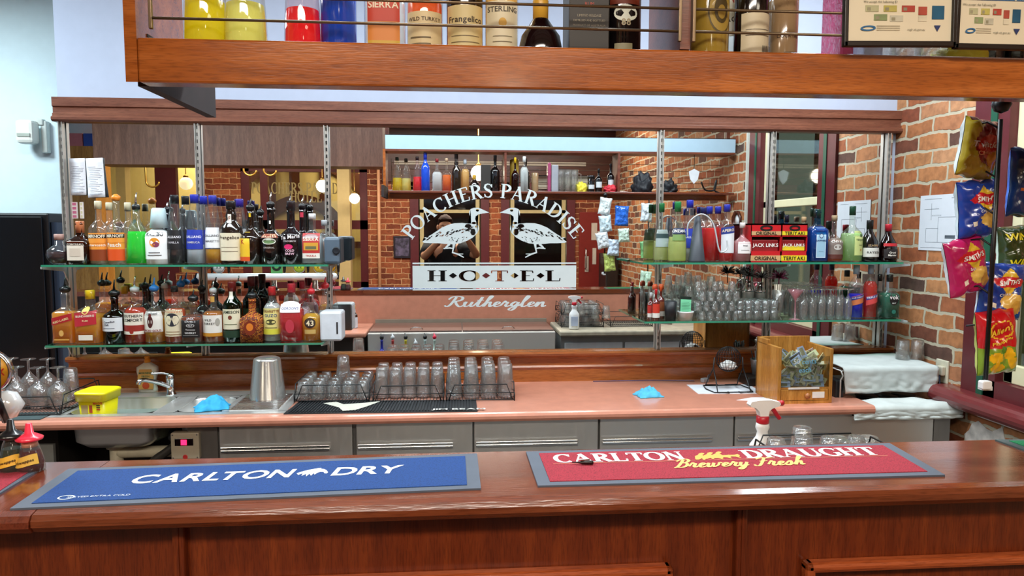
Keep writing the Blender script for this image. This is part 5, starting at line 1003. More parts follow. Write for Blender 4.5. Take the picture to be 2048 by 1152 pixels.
ohb('clear tequila bottle with an orange and red label', 771, 1.60, 76, .285, 'sqbroad', '#eef2f4', '#eef2f2', .6, [('r', -.9, .9, .06, .52, '#e08a3a'), ('r', -.9, .9, .34, .52, '#c8402c'), ('o', 0, .52, .55, .06, '#d8502c'), ('t', 'SIERRA', .46, .09, '#f6ead0'), ('r', -.9, .9, .06, .2, '#d8b03a')], ('cap', '#8a1c20', .03), name='tequila_bottle')
ohb('round amber bourbon bottle with a cream label', 850, 1.60, 68, .29, 'std', '#f0e0c8', '#c87a24', .55, [('r', -.98, .98, .06, .46, '#e2cfa0'), ('t', 'WILD TURKEY', .40, .05, '#4a3420'), ('r', -.7, .3, .2, .21, '#7a6a4a'), ('r', -.7, .3, .15, .16, '#7a6a4a'), ('r', -.7, .3, .25, .26, '#7a6a4a')], ('cork', '#c8a888', .03), name='bourbon_bottle')
f2_ = ohb('dark monk-shaped liqueur bottle with a cream label', 930, 1.60, 70, .325, 'knob', '#1e140c', None, 0, [('r', -1, 1, .04, .42, '#dccb94'), ('t', 'Frangelico', .33, .10, '#3a2c20'), ('r', -.7, .7, .22, .225, '#7a6a4a'), ('r', -.7, .7, .18, .185, '#7a6a4a'), ('o', -.7, .09, .14, .03, '#c8b83a'), ('r', -.28, .28, .66, .80, '#e9e4d6')], ('cap', '#181214', .04), name='liqueur_bottle', opaque=True)
ohb('pale gold tequila bottle with a cream label and barcode', 1003, 1.58, 64, .285, 'slim', '#f4ecd8', '#e0c484', .7, [('r', -.95, .95, .05, .5, '#e6ddbc'), ('t', 'STERLING', .44, .07, '#4a4438'), ('o', 0, .34, .2, .035, '#d8a83a'), ('r', -.5, .5, .24, .245, '#8a8268'), ('r', -.5, .5, .2, .205, '#8a8268')]+[('r', -.4+i*.09, -.4+i*.09+.04, .08, .16, '#3a3630') for i in range(9)], ('cap', '#c4ccd6', .045), name='tequila_bottle')
ohb('squat dark bottle with a gold cap', 1081, 1.56, 86, .150, 'bell', '#160a0c', None, 0, [], ('cap', '#d8a83c', .052), name='liqueur_bottle', opaque=True)
p = at(1166, 60, 1.58)
t = thing('spirit_carton', 'black upright bottle carton with small red print in the overhead rack', 'carton', (p.x, 1.55, Z))
MB().box(-.043, .043, -.043, .043, 0, .235, bev=.002).build('carton_body', mat('#2a2622', .5), t)
for s_, z, sz, c in (('GOLD', .150, .013, '#c04a34'), ('RUM', .136, .010, '#c04a34'), ('LIMITED RELEASE', .112, .007, '#a8a08c'), ('DISTILLED AND BOTTLED', .102, .006, '#a8a08c'), ('PRODUCT OF AUSTRALIA', .092, .006, '#8a8270')):
    v, f, wd = text2d(s_, sz, False); MB().add([(x, -.0436, z+y) for x, y in v], f).build('lettering', mat(c, .5, noise=0), t)
MB().box(-.035, .012, -.0438, -.0432, .010, .028).build('label_patch', mat('#b8a890', .5), t); MB().box(.018, .034, -.0438, -.0432, .012, .030).build('label_patch', mat('#a89a84', .5, noise=.6), t)
ohb('black cream-liqueur bottle left of the rack divider', 1243, 1.60, 74, .32, 'std', '#0e0b0c', None, 0, [('r', -.75, .75, .46, .53, '#8a3a24'), ('o', 0, .40, .55, .055, '#d8dccc'), ('r', -.5, .3, .08, .2, '#8a8464'), ('t', '88', .34, .06, '#a89a7a')], ('cap', '#101010', .05), name='liqueur_bottle', opaque=True)
ohb('tall gold tube carton with a round lion crest', 1418, 1.53, 76, .29, 'tube', '#a08434', None, 0, [('o', .25, .42, .62, .17, '#5a4a1c'), ('o', .25, .42, .56, .155, '#a88c3a'), ('o', .25, .42, .34, .10, '#4a3c18'), ('o', .25, .40, .2, .05, '#9a7e30')], None, name='gift_tube', opaque=True, cat='gift tube')
ohb('dark wine bottle with a large cream back label and barcode', 1502, 1.56, 66, .30, 'std', '#16100f', None, 0, [('r', -.85, .95, .05, .42, '#d8cdae'), ('r', -.8, -.1, .07, .13, '#2a2620'), ('r', -.6, .7, .30, .305, '#7a7260'), ('r', -.6, .7, .26, .265, '#7a7260')]+[('r', .25+i*.07, .25+i*.07+.035, .09, .19, '#2a2620') for i in range(9)], ('cap', '#101010', .05), name='wine_bottle', opaque=True)
ohb('clear rum bottle behind the tall gold carton', 1462, 1.70, 60, .31, 'slim', CG, '#eef2f2', .7, [('r', -.95, .95, .3, .62, '#e4e8e6'), ('t', 'BACARDI', .42, .08, '#2a2c30'), ('o', 0, .56, .3, .04, '#b83a3a')], ('cap', '#e4e8e8', .05), name='rum_bottle')
ohb('bronze shaker tin inside a green bag', 1566, 1.58, 56, .17, 'tube', '#9a7e5c', None, 0, [('t', 'COCKTAIL', .5, .06, '#4a3420'), ('r', -.3, .7, .1, .3, '#6a5a40')], None, name='cocktail_tin', opaque=True, cat='tin')
ohb('dark rum bottle with a yellow cap right of the divider', 1392, 1.71, 56, .30, 'broad', '#6a2414', '#8a3418', .7, [('r', -.95, .95, .2, .5, '#c8283a')], ('cap', '#e0b820', .05), name='rum_bottle')
tag(MB().box(at(1640, 50, 1.6).x, at(1664, 50, 1.6).x, 1.50, 1.60, Z, Z+.26, bev=.01).build('plastic_sleeve', glass('#d86a9a', 'pinkbag', 1.4, .1, .4, .8)), 'pink plastic sleeve standing in the overhead rack beside the notices', 'sleeve')
tag(MB().box(at(1667, 50, 1.6).x, at(1720, 50, 1.6).x, 1.50, 1.60, Z, Z+.24, bev=.01).build('plastic_sleeve', glass('#d8dce6', 'clearbag', 1.4, .1, .4, .8)), 'clear crinkled plastic sleeve of cups beside the pink sleeve', 'sleeve')
# things in the rack only the mirror shows
def omx(px_, Y=1.55): return mir(px_, 370, Y).x
for i, px_ in enumerate((1121, 1135, 1148)):
    t = thing('glass_jug', 'clear glass jug in the rack, '+('leftmost', 'middle', 'rightmost')[i]+' of three seen in the mirror', 'jug', (omx(px_), 1.56, Z), 0)
    MB().lathe([(.028, 0), (.03, .004), (.036, .15), (.038, .20), (.036, .20), (.033, .15), (.027, .012), (1e-5, .012)], 20).build('jug_body', TUMB, t)
    MB().tube([(.034, 0, .17), (.06, 0, .16), (.062, 0, .08), (.032, 0, .05)], .005, 6).build('jug_handle', TUMB, t)
def crumple(name, lab, cat, c, cx, cy__, cz_, rx, ry, rz_, seed=1, rough=.6, amp=.35):
    random.seed(seed); bm = bmesh.new(); bmesh.ops.create_icosphere(bm, subdivisions=4, radius=1)
    from mathutils import noise
    for v in bm.verts:
        n = noise.fractal(v.co*2.2+Vector((seed, 0, 0)), 1, 2, 3); q = 1+amp*n; v.co = Vector((v.co.x*rx*q, v.co.y*ry*q, (max(v.co.z, -.55)*.9+.5)*rz_*(1+amp*n) if v.co.z > -.55 else .0))
    mn = min(v.co.z for v in bm.verts); bm.verts.index_update()
    o = MB().add([(v.co.x, v.co.y, v.co.z-mn) for v in bm.verts], [[v.index for v in f.verts] for f in bm.faces], 0, True).build(name, mat(c, rough), None, loc=(cx, cy__, cz_)); bm.free()
    return tag(o, lab, cat)
crumple('snack_bag', 'yellow snack bag lying in the overhead rack, seen in the mirror', 'bag', '#e0d040', omx(1162), 1.55, Z, .055, .05, .06, 3)
crumple('snack_bag', 'red foil snack bag in the rack left of the second divider, seen in the mirror', 'bag', '#c02434', omx(1222), 1.56, Z, .07, .05, .045, 4)
crumple('folded_cap', 'black cloth cap heaped in the right part of the overhead rack, seen in the mirror', 'cap', '#12161e', omx(1285), 1.55, Z, .09, .07, .12, 6)
crumple('folded_cap', 'second black cloth bundle hanging over the rack edge, seen in the mirror', 'cap', '#0e131a', omx(1338), 1.55, Z, .07, .06, .08, 8)
for i, (px_, h_) in enumerate(((1181, .11), (1196, .17), (1222, .22))):
    bottle(('short black jar', 'black bottle with a pale label', 'tall black bottle with a white label')[i]+' in the rack, seen only in the mirror', 0, 0, 0, 0, Z, 'std' if i else 'tube', '#0d0d10', None, 0, [('r', -.8, .8, .2, .45, '#c8ccd0')], ('cap', '#101014', .03), name='wine_bottle', opaque=True, loc=(omx(px_), 1.53 if i == 2 else 1.575), hr=(h_+.04, .032), rz=PI)
p = mir(1388, 350, 1.56)
t = thing('shield_trophy', 'small white shield hanging in the right end of the rack, seen in the mirror', 'shield', (p.x, 1.56, p.z))
MB().extr([(-.05, .03), (0, .055), (.05, .03), (.035, -.04), (0, -.08), (-.035, -.04)], -.004, .004, axis=1).build('shield_plate', mat('#dfe4ea', .3), t)
MB().tube([(0, 0, .05), (0, 0, (zb+.405)-p.z)], .003).build('cord', BLACK, t)
tag(MB().tube(cat2([(omx(1400), 1.58, Z+.10), (omx(1410), 1.56, Z+.03), (omx(1428), 1.56, Z+.03), (omx(1432), 1.56, Z+.12), (omx(1428), 1.56, Z+.03), (omx(1440), 1.56, Z)]), .008, 6).build('bracket_hook', WIRE), 'black bent metal hook standing in the right end of the rack', 'hook')
# ================================================================ glassware
def tumbler(name, h, rb, rt, flute=.03, fn=12, inv=True, cat='glass'):
    """a thick-based glass; inverted ones stand on their rim"""
    th = .0025
    P = [(rb*.85, 0), (rb, .003), (rb+(rt-rb)*.5, h*.5), (rt, h), (rt-th, h), (rb-th+(rt-rb)*.5, h*.5), (rb-th*1.5, h*.14), (1e-5, h*.12)]
    if inv: P = [(r, h-z) for r, z in P]
    o = MB().lathe(P, 24, flute=flute, fn=fn).build(name, TUMB); return o
pool = {}
def put(kind, maker, loc, label, group, rz=0):
    if kind not in pool: o = maker(); pool[kind] = o
    else: o = pool[kind].copy(); COL.objects.link(o)
    o.location = loc; o.rotation_euler = (0, 0, rz); o['label'] = label; o['category'] = 'glass'; o['group'] = group
    return o
mk_short = lambda: tumbler('tumbler', .088, .024, .036)
mk_tall = lambda: tumbler('tall_glass', .150, .027, .038, .02)
mk_mid = lambda: tumbler('tumbler', .105, .028, .036, .035, 9)
mk_shot = lambda: tumbler('shot_glass', .052, .018, .023, .02, 8, False)
def wrack(name, lab, W, Dp, hgt, loc, rz=0, step=.016):
    t = thing(name, lab, 'wire rack', loc, rz); r = .0029
    m = MB()
    m.tube([(-W/2, -Dp/2, .008), (W/2, -Dp/2, .008), (W/2, Dp/2, .008), (-W/2, Dp/2, .008)], r, 6, cyc=True)
    n = int(W/step)
    for i in range(1, n): x = -W/2+W*i/n; m.tube([(x, -Dp/2, .008), (x, Dp/2, .008)], .0017, 5)
    for y in (-Dp/6, Dp/6): m.tube([(-W/2, y, .006), (W/2, y, .006)], r, 5)
    m.build('base_grid', WIRE, t)
    m = MB()
    for y in (-Dp/2, Dp/2):
        m.tube([(-W/2+.01, y, .008), (-W/2+.04, y, hgt), (W/2-.04, y, hgt), (W/2-.01, y, .008)], r, 6)
    for x in (-W/2, W/2):
        m.tube([(x, -Dp/2+.01, .008), (x, -Dp/2+.04, hgt), (x, Dp/2-.04, hgt), (x, Dp/2-.01, .008)], r, 6)
    m.tube([(-W/2, -Dp/2, hgt*.5), (W/2, -Dp/2, hgt*.5), (W/2, Dp/2, hgt*.5), (-W/2, Dp/2, hgt*.5)], r*.8, 6, cyc=True)
    for x in (-1, 1):
        for y in (-1, 1): m.tube([(x*W/2, y*Dp/2, 0), (x*W/2, y*Dp/2, hgt*.5)], r, 6)
    m.build('side_rails', WIRE, t); return t
rk = []
for i, (a, b, lab) in enumerate(((592, 742, 'black wire glass rack nearest the sink, full of short tumblers'), (746, 888, 'middle black wire glass rack on the pink bench'), (892, 1030, 'right-hand black wire glass rack on the pink bench'))):
    x0 = atz(a, 804, bz).x; x1 = atz(b, 801, bz).x; zz = bz+(.007 if i < 2 else 0); wrack('glass_rack', lab, x1-x0-.006, .33, .085, ((x0+x1)/2, 3.66, bz+(.0095 if i == 0 else .0)))
    rk.append((x0, x1))
# rack 1: dense short tumblers, 4 x 5, one extra on top
x0, x1 = rk[0]; zr = bz+.019
for j in range(4):
    for i in range(5):
        put('short', mk_short, (x0+.037+i*(x1-x0-.074)/4, 3.545+j*.078, zr), 'short fluted tumbler upside down in the left wire rack', 'short tumblers in the left wire rack')
p = at(687, 750, 3.66); o = put('mid', mk_mid, (p.x, 3.66, zr+.089), 'single tumbler upside down on top of the left rack of tumblers', 'single tumblers', 0); del o['group']
x0, x1 = rk[1]
for j in range(2):
    for i in range(5): put('tall', mk_tall, (x0+.036+i*(x1-x0-.072)/4, 3.60+j*.115, bz+.0105), 'tall glass upside down in the middle wire rack', 'tall glasses in the middle wire rack')
x0, x1 = rk[2]
for j in range(3):
    for i in range(4): put('tall2', lambda: tumbler('tall_glass', .168, .030, .041, .025), (x0+.040+i*(x1-x0-.08)/3, 3.56+j*.092, bz+.0105), 'tall beer glass upside down in the right wire rack', 'tall glasses in the right wire rack')
# black ribbed bar mat
P = [atz(x, y, bz) for x, y in ((567, 829), (955, 824), (952, 801), (600, 803))]
c = sum(P, Vector())/4; P = [p-c for p in P]; f = quadmap(P); t = thing('drip_mat', 'black ribbed rubber drip mat along the front of the glass racks', 'drip mat', (c.x, c.y, bz))
MB().add(P+[p+Vector((0, 0, .004)) for p in P], [(3, 2, 1, 0), (4, 5, 6, 7), (0, 1, 5, 4), (1, 2, 6, 5), (2, 3, 7, 6), (3, 0, 4, 7)]).build('mat_base', mat('#14171a', .6), t)
m = MB()
for i in range(60):
    u = .02+.96*i/60; Q = [f(u, .06), f(u+.008, .06), f(u+.008, .94), f(u, .94)]; m.add([q+Vector((0, 0, z)) for z in (.004, .0085) for q in Q], [(4, 5, 6, 7), (0, 1, 5, 4), (1, 2, 6, 5), (2, 3, 7, 6), (3, 0, 4, 7)])
m.build('ribs', mat('#1c2024', .5), t)
B = [(.17, .7), (.24, .82), (.30, .60), (.42, .70), (.52, .86), (.45, .40), (.40, .14), (.33, .08), (.29, .35)]; bv, bff = tri([(x*.9, y) for x, y in B]); MB().add([f(a, b)+Vector((0, 0, .0092)) for a, b in bv], bff).build('pale_emblem', mat('#c8c8ba', .6), t)
v, ff, wd = text2d('JIM BEAM', .11, True); MB().add([f(.90+a*.62, .12+b*1.3)+Vector((0, 0, .0092)) for a, b in v], ff).build('lettering', mat('#d8d8d0', .6), t)
# steel jug
p = atz(535, 788, bz)
t = thing('steel_jug', 'upturned dull steel milkshake cup on the sink drainer', 'steel cup', (at(535, 760, 3.62).x, 3.62, bz+.0055))
hj = at(535, 714, 3.62).z-bz-.0055
MB().lathe([(.088, 0), (.090, .004), (.088, .008), (.066, hj*.93), (.062, hj*.97), (.05, hj), (1e-5, hj)], 32).build('cup_body', steel('jug_steel', '#c4c4c0', .2, 0), t)
MB().lathe([(.0905, 0), (.092, .003), (.0905, .006)], 32, close=False).build('rim', CHROME, t)
# sieve like object behind
p = at(560, 706, 3.86)
# yellow tub
a = at(150, 832, 3.43); b = at(212, 832, 3.43); w_ = (b.x-a.x)/2; zt = at(188, 782, 3.43).z
t = thing('yellow_tub', 'bright yellow rectangular plastic tub standing in the left sink bowl', 'tub', ((a.x+b.x)/2+.02, 3.47, bz-.115), -.12); hh = zt-(bz-.115)
def rbox(W, Dp, r, z, n=4): return [(sx*(W-r)+r*math.cos(q), sy*(Dp-r)+r*math.sin(q), z) for sx, sy, a0 in ((1, 1, 0), (-1, 1, PI/2), (-1, -1, PI), (1, -1, 1.5*PI)) for q in [a0+i*PI/2/n for i in range(n+1)]]
def loft(m, R, cap=True, mi=0):
    N = len(R[0]); m.add([p for r in R for p in r], [(k*N+i, k*N+(i+1) % N, (k+1)*N+(i+1) % N, (k+1)*N+i) for k in range(len(R)-1) for i in range(N)]+([tuple(range(N))[::-1], tuple((len(R)-1)*N+i for i in range(N))] if cap else []), mi, True); return m
YEL = mat('#ece418', .35, noise=.02)
loft(MB(), [rbox(w_*.78, .055, .02, 0), rbox(w_*.95, .068, .024, hh*.80)]).build('tub_body', YEL, t)
loft(MB(), [rbox(w_*.97, .070, .024, hh*.78), rbox(w_*1.05, .078, .026, hh*.80), rbox(w_*1.06, .079, .026, hh*.93), rbox(w_*1.08, .081, .026, hh*.94), rbox(w_*1.08, .081, .026, hh*.98), rbox(w_*1.0, .073, .026, hh)]).build('lid', YEL, t)
MB().box(-w_*.6, -w_*.15, -.0665, -.062, hh*.52, hh*.72).build('label_patch', mat('#d8c48a', .5), t); MB().box(-w_*.05, w_*.15, -.0675, -.062, hh*.54, hh*.71).build('label_patch', mat('#d8603a', .5), t)
m = MB()
for i, cc in enumerate(('#c03a20', '#6a3a20', '#2a4a2a')): MB().box(w_*.45, w_*.68, -.0675, -.063, hh*(.60+.045*i), hh*(.63+.045*i)).build('label_patch', mat(cc, .5), t)
v, ff, wd = text2d('MAGGI', .014, True); MB().add([(w_*.55+a, -.069, hh*.755+b) for a, b in v], ff).build('lettering', mat('#c82820', .5), t)
# dish soap
p = at(298, 788, 3.82); t = thing('dish_soap_bottle', 'white dish soap bottle with an orange cap standing behind the tap', 'soap bottle', (p.x, 3.815, bz)); hh = at(298, 712, 3.81).z-bz
loft(MB(), [rbox(.046, .024, .02, 0), rbox(.046, .025, .02, hh*.10), rbox(.038, .022, .018, hh*.28), rbox(.052, .026, .02, hh*.58), rbox(.052, .026, .02, hh*.70), rbox(.022, .018, .014, hh*.80), rbox(.014, .014, .012, hh*.83)]).build('bottle_body', mat('#ece6da', .35), t)
MB().lathe([(.016, hh*.82), (.016, hh*.90), (.011, hh*.92), (.011, hh*.94), (.014, hh*.95), (.012, hh), (1e-5, hh)], 16).build('cap', mat('#e8901c', .4), t)
lb = MB().extr([(-.036, hh*.12), (.036, hh*.12), (.040, hh*.45), (.03, hh*.66), (-.03, hh*.66), (-.04, hh*.45)], -.0285, -.024, axis=1).build('label', mat('#e6a45a', .5), t)
MB().lathe([(.018, 0), (.018, .002)], 20).build('label_roundel', mat('#d8502a', .5), lb, loc=(0, -.0272, hh*.22), rot=(PI/2, 0, 0))
for s_, z in (('MORNING', .56), ('FRESH', .47)): v, ff, wd = text2d(s_, .014, True); MB().add([(q[0], -.029, hh*z+q[1]) for q in v], ff).build('label_lettering', mat('#2a6a4a', .5), lb)
def cloth(name, lab, c, P0, W, Dp, amp, seed, rz=0, base=.004, peaks=()):
    """crumpled cloth heap lying on the bench"""
    from mathutils import noise
    n = 26; top = []
    for j in range(n+1):
        for i in range(n+1):
            u, v = i/n*2-1, j/n*2-1; e = max(0, 1-(abs(u)**3+abs(v)**3)**(1/1.5)); wob = noise.noise(Vector((u*1.3+seed, v*1.3, 0)))
            x = u*W/2*(1+.22*noise.noise(Vector((v*2+seed, 3, 1)))); y = v*Dp/2*(1+.25*noise.noise(Vector((u*2, seed, 7))))
            z = base+amp*e**.5*(.55+.75*abs(noise.noise(Vector((u*2.2+seed, v*2.2, seed))))+.35*abs(noise.noise(Vector((u*5, v*5+seed, 2)))))
            for (pu, pv, s_, hgt) in peaks: z += hgt*math.exp(-((u-pu)**2+(v-pv)**2)/s_)*min(1, e*3)
            top.append((x, y, z))
    N = n+1; m = MB(); k = len(top); rim = [j*N+i for j, i in [(0, i) for i in range(n)]+[(j, n) for j in range(n)]+[(n, i) for i in range(n, 0, -1)]+[(j, 0) for j in range(n, 0, -1)]]
    vs = top+[(x, y, 0) for x, y, z in [top[q] for q in rim]]; fs = [(j*N+i, j*N+i+1, (j+1)*N+i+1, (j+1)*N+i) for j in range(n) for i in range(n)]
    L = len(rim); fs += [(rim[i], rim[(i+1) % L], k+(i+1) % L, k+i) for i in range(L)]+[tuple(k+i for i in range(L))]
    return tag(m.add(vs, fs, 0, True).build(name, mat(c, .85, noise=.12), None, loc=P0, rot=(0, 0, rz)), lab, 'cloth')
BLUEC = '#2f9fd0'
p = atz(1300, 795, bz); cloth('cleaning_cloth', 'light blue cleaning cloth crumpled on the open pink bench', '#4fb0d6', (p.x, p.y+.04, bz+.0005), .125, .11, .035, 4.2, .2, peaks=((.3, .1, .12, .012), (-.4, -.1, .1, .010)))
p = atz(418, 822, bz); cloth('cleaning_cloth', 'bright blue cloth draped over the small sink bowl', BLUEC, (at(415, 805, 3.40).x+.01, 3.43, bz+.005), .15, .12, .03, 9.1, .3, peaks=((.2, .4, .35, .035), (-.3, -.2, .15, .015), (.4, -.3, .1, .015)))
# left glass rack with balloon glasses
t = wrack('glass_rack', 'black wire rack of stemmed glasses at the left end of the bench', .58, .40, .09, (-2.10, 3.56, bz), .0)
def stem(name, h, r, inv=True):
    P = [(.034, 0), (.033, .002), (.006, .006), (.005, h*.30), (.012, h*.36), (r*.85, h*.5), (r, h*.65), (r*.92, h*.85), (r*.72, h), (r*.70, h), (r*.88, h*.86), (r*.96, h*.65), (r*.8, h*.52), (.008, h*.40), (1e-5, h*.39)]
    if inv: P = [(a, h-b) for a, b in P]
    return MB().lathe(P, 24).build(name, TUMB)
for i, (px_, yy) in enumerate(((78, 3.50), (118, 3.50), (35, 3.52))):
    put('brandy', lambda: stem('brandy_glass', .19, .052), (at(px_, 790, yy).x, yy, bz+.0105), 'stemmed balloon glass upside down in the left-end rack', 'balloon glasses in the left-end rack')
for i, (px_, yy) in enumerate(((60, 3.68), (98, 3.68), (25, 3.70))):
    put('wine', lambda: stem('wine_glass', .20, .042), (at(px_, 790, yy).x, yy, bz+.0105), 'stemmed wine glass upside down at the back of the left-end rack', 'wine glasses in the left-end rack')
o = put('beer', lambda: tumbler('beer_glass', .155, .030, .040, .0), (at(143, 790, 3.66).x, 3.66, bz+.0105), 'straight beer glass upside down at the right of the left-end rack', 'beer glasses', 0); del o['group']
tag(MB().box(-2.6, -1.86, 3.29, 3.42, bz, bz+.004).build('mesh_mat', mat('#3a4a4c', .6)), 'dark mesh mat under the left-end glass rack', 'mat')
# syrup bottles at the far left of the counter
for px_, top, c, lc, lab in ((24, 838, '#0d0e12', '#e0b038', 'green cordial bottle with a black plastic pourer on the counter corner'), (60, 846, '#e8304a', '#d8b048', 'dark red cordial bottle with a bright red plastic pourer on the counter corner')):
    Y0 = 1.60; p = at(px_, 900, Y0); hb_ = at(px_, top, Y0).z-cz
    t = thing('cordial_bottle', lab, 'bottle', (p.x, Y0, cz)); ld = '#14200e' if px_ == 24 else '#3a0c12'
    MB().lathe([(.025, 0), (.028, .003), (.027, .02), (.017, hb_*.55), (.014, hb_*.6), (.014, hb_*.66)], 24).build('bottle_glass', glass('#f2f4f0', 'bottle', 1.5, 0, .03), t)
    MB().lathe([(.023, .003), (.0255, .02), (.018, hb_*.45)], 24).build('liquid', liquid(ld, .8), t)
    if px_ == 60: MB().lathe([(.0155, hb_*.52), (.0155, hb_*.66)], 20).build('neck_sleeve', mat('#d89a80', .4), t)
    MB().lathe([(.012, hb_*.62), (.026, hb_*.66), (.027, hb_*.70), (.020, hb_*.74), (.009, hb_*.80), (.006, hb_*.99), (.004, hb_)], 20).build('pourer', mat(c, .3, coat=.5), t)
    q = [(-PI/2+math.radians(-62+i*12.4), z) for z in (.018, .04) for i in range(11)]
    l = MB().add([((.0275-z*.24+.0055)*math.cos(a_)*1.0, (.0275-z*.24+.0055)*math.sin(a_), z+.004*math.sin((a_+PI/2)*2)) for a_, z in q], [(i, i+1, 12+i, 11+i) for i in range(10)], 0, True).build('label', mat(lc, .5), t)
    v, ff, wd = text2d('Schweppes', .0085, True); MB().add([(math.cos(-PI/2+a/.026)*.0275, math.sin(-PI/2+a/.026)*.0275-.0015, .029+b+.004*math.sin(2*a/.026)) for a, b in v], ff).build('label_lettering', mat('#2a1c14', .5), l)
# spray bottle, direct and in the mirror
def spray(lab, X, Y, Z, h, rz, trig, name='spray_bottle', body='#eceeee', liqc=None):
    t = thing(name, lab, 'spray bottle', (X, Y, Z), rz); r = .042
    MB().lathe([(r*.95, 0), (r, .005), (r, h*.40), (r*.95, h*.46), (r*.5, h*.56), (.017, h*.62), (.023, h*.67), (.021, h*.72), (.016, h*.73)], 24, sy=.75).build('bottle_body', mat(body, .4), t)
    MB().lathe([(.019, h*.72), (.020, h*.73), (.020, h*.80), (.016, h*.81)], 20).build('collar', mat(trig, .35), t)
    hd = [(-.045, h*.985), (-.050, h*.95), (-.046, h*.925), (-.030, h*.91), (-.018, h*.87), (-.014, h*.81), (.014, h*.81), (.016, h*.87), (.026, h*.90), (.050, h*.925), (.054, h*.95), (.050, h*.975), (.02, h*1.0), (-.02, h*1.0)]
    MB().extr(hd, -.013, .013, axis=1).build('spray_head', mat('#f0efed', .4), t)
    MB().lathe([(.009, 0), (.009, .014), (.006, .018)], 12).build('nozzle', mat(trig, .35), t, loc=(.052, 0, h*.95), rot=(0, PI/2, 0))
    MB().tube(cat2([(.024, 0, h*.905), (.036, 0, h*.87), (.046, 0, h*.82), (.058, 0, h*.765)]), .007, 8).build('trigger', mat(trig, .35), t)
    lb = MB().extr([(-.028, h*.10), (.028, h*.10), (.028, h*.38), (-.028, h*.38)], r*.75*.9, r*.75+.001, axis=1).build('label', mat('#b9c6dc', .5), t)
    return t
p = at(1525, 850, 2.16)
spray('white spray bottle with a red trigger standing behind the bar counter', p.x, 2.16, .905, at(1525, 799, 2.16).z-.905, .05, '#b81c2c')
# service side racks and tumblers behind the counter
for i, (xx, zz, lab) in enumerate(((1.08, .900, 'lower black wire rack of tumblers on the beige drainer'), (1.08, 1.005, 'upper black wire rack of tumblers on the beige drainer'), (1.50, .900, 'low black wire rack right of the stacked racks on the drainer'))):
    wrack('glass_rack', lab, .36, .36, .09, (xx, 1.87, zz))
    if i < 2:
        for a_ in range(4):
            for b_ in range(4): put('short', mk_short, (xx-.125+a_*.083, 1.745+b_*.083, zz+.0105), 'short tumbler upside down in the '+('lower', 'upper')[i]+' stacked rack behind the bar', ('lower', 'upper')[i]+' stacked rack of tumblers behind the bar')
pl = [(1605, 854, 2.05, 'tallest upturned tumbler peeking above the counter right of the spray bottle'), (1554, 884, 2.08, 'rim of an upturned tumbler just right of the spray bottle base'), (1678, 874, 2.05, 'upturned tumbler peeking above the counter, second from the right'), (1700, 882, 1.97, 'low upturned tumbler between the two right-hand ones behind the counter'), (1738, 873, 2.05, 'rightmost upturned tumbler peeking above the counter')]
for px_, py_, yy, lab in pl:
    top = at(px_, py_, yy); hh_ = .105; q = put('mid', mk_mid, (top.x, yy, top.z-hh_), lab, '', 0); del q['group']
    sx0 = top.z-hh_-.91
tag(MB().box(1.24, 1.75, 1.90, 2.14, .9105, at(1605, 854, 2.05).z-.106, bev=.01).build('stacked_tray', mat('#8f9490', .4)), 'grey plastic glass tray under the peeking tumblers behind the bar', 'tray') if False else None
# bitters bottles, rail bottles seen in mirror
p = mir(711, 655, 1.9)
bottle('small white-labelled bitters bottle with a yellow cap on the pink service shelf', 0, 0, 0, 0, .90, 'std', '#3a2018', None, 0, [('r', -1.3, 1.3, .02, .62, '#d4dce4'), ('r', -1.3, 1.3, .70, .85, '#d4dce4')], ('cap', '#e0c030', .028), 'bitters_bottle', opaque=True, loc=(p.x, 1.95), hr=(.19, .026), rz=PI)
RB = [(763, '#1a2a9a', '#101216', 'blue'), (785, '#c04040', '#c8ccd0', 'clear red'), (811, '#d8c830', '#101216', 'yellow-labelled'), (831, '#1c1c20', '#c8ccd0', 'short black'), (850, '#c8dcd8', '#101216', 'white-labelled'), (869, '#c8dcd0', '#d82848', 'red-pourered clear')]
for px_, c, c2, nm in RB:
    p = mir(px_, 690, 2.35); bottle(nm+' bottle in the steel speed rail, seen in the mirror', 0, 0, 0, 0, .601, 'std', c, None, 0, [('r', -.9, .9, .2, .5, c)], ('pour', c2, .05), 'rail_bottle', opaque=True, loc=(p.x, 2.325), hr=(.305 if 'short' not in nm else .26, .034), rz=PI)
# ================================================================ right shelf glassware
Z = zRL
# stacked tumblers: rows x depth x layers
xa = at(1400, 600, 3.72).x; xb = at(1468, 600, 3.72).x
n_row = 5; st_ = .046
mk_sm = lambda: tumbler('tumbler', .052, .017, .0225, .06, 8)
for L_ in range(4):
    for j in range(4 if L_ < 3 else 2):
        for i in range(n_row if L_ < 3 else 5):
            ox = .0 if L_ % 2 == 0 else -st_*.5
            xx = xa+i*st_+ox; 
            if L_ == 3 and (i+j) % 2: continue
            put('small', mk_sm, (xx, 3.685+j*.047, Z+L_*.0525), 'small fluted tumbler in the %s layer of the stacked heap on the lower right shelf' % ('bottom', 'second', 'third', 'top')[L_], 'stacked small tumblers, %s layer' % ('bottom', 'second', 'third', 'top')[L_], i+j)
for i in range(3):
    for j in range(3):
        put('small', mk_sm, (xa-.047*(i+1), 3.80+j*.047-.047, Z+0), 'small fluted tumbler standing left of the stacked heap behind the white tub', 'small tumblers behind the white tub')
        if j: put('small', mk_sm, (xa-.047*(i+1), 3.80+j*.047-.047, Z+.0525), 'second-layer small tumbler behind the white tub', 'second layer of tumblers behind the white tub')
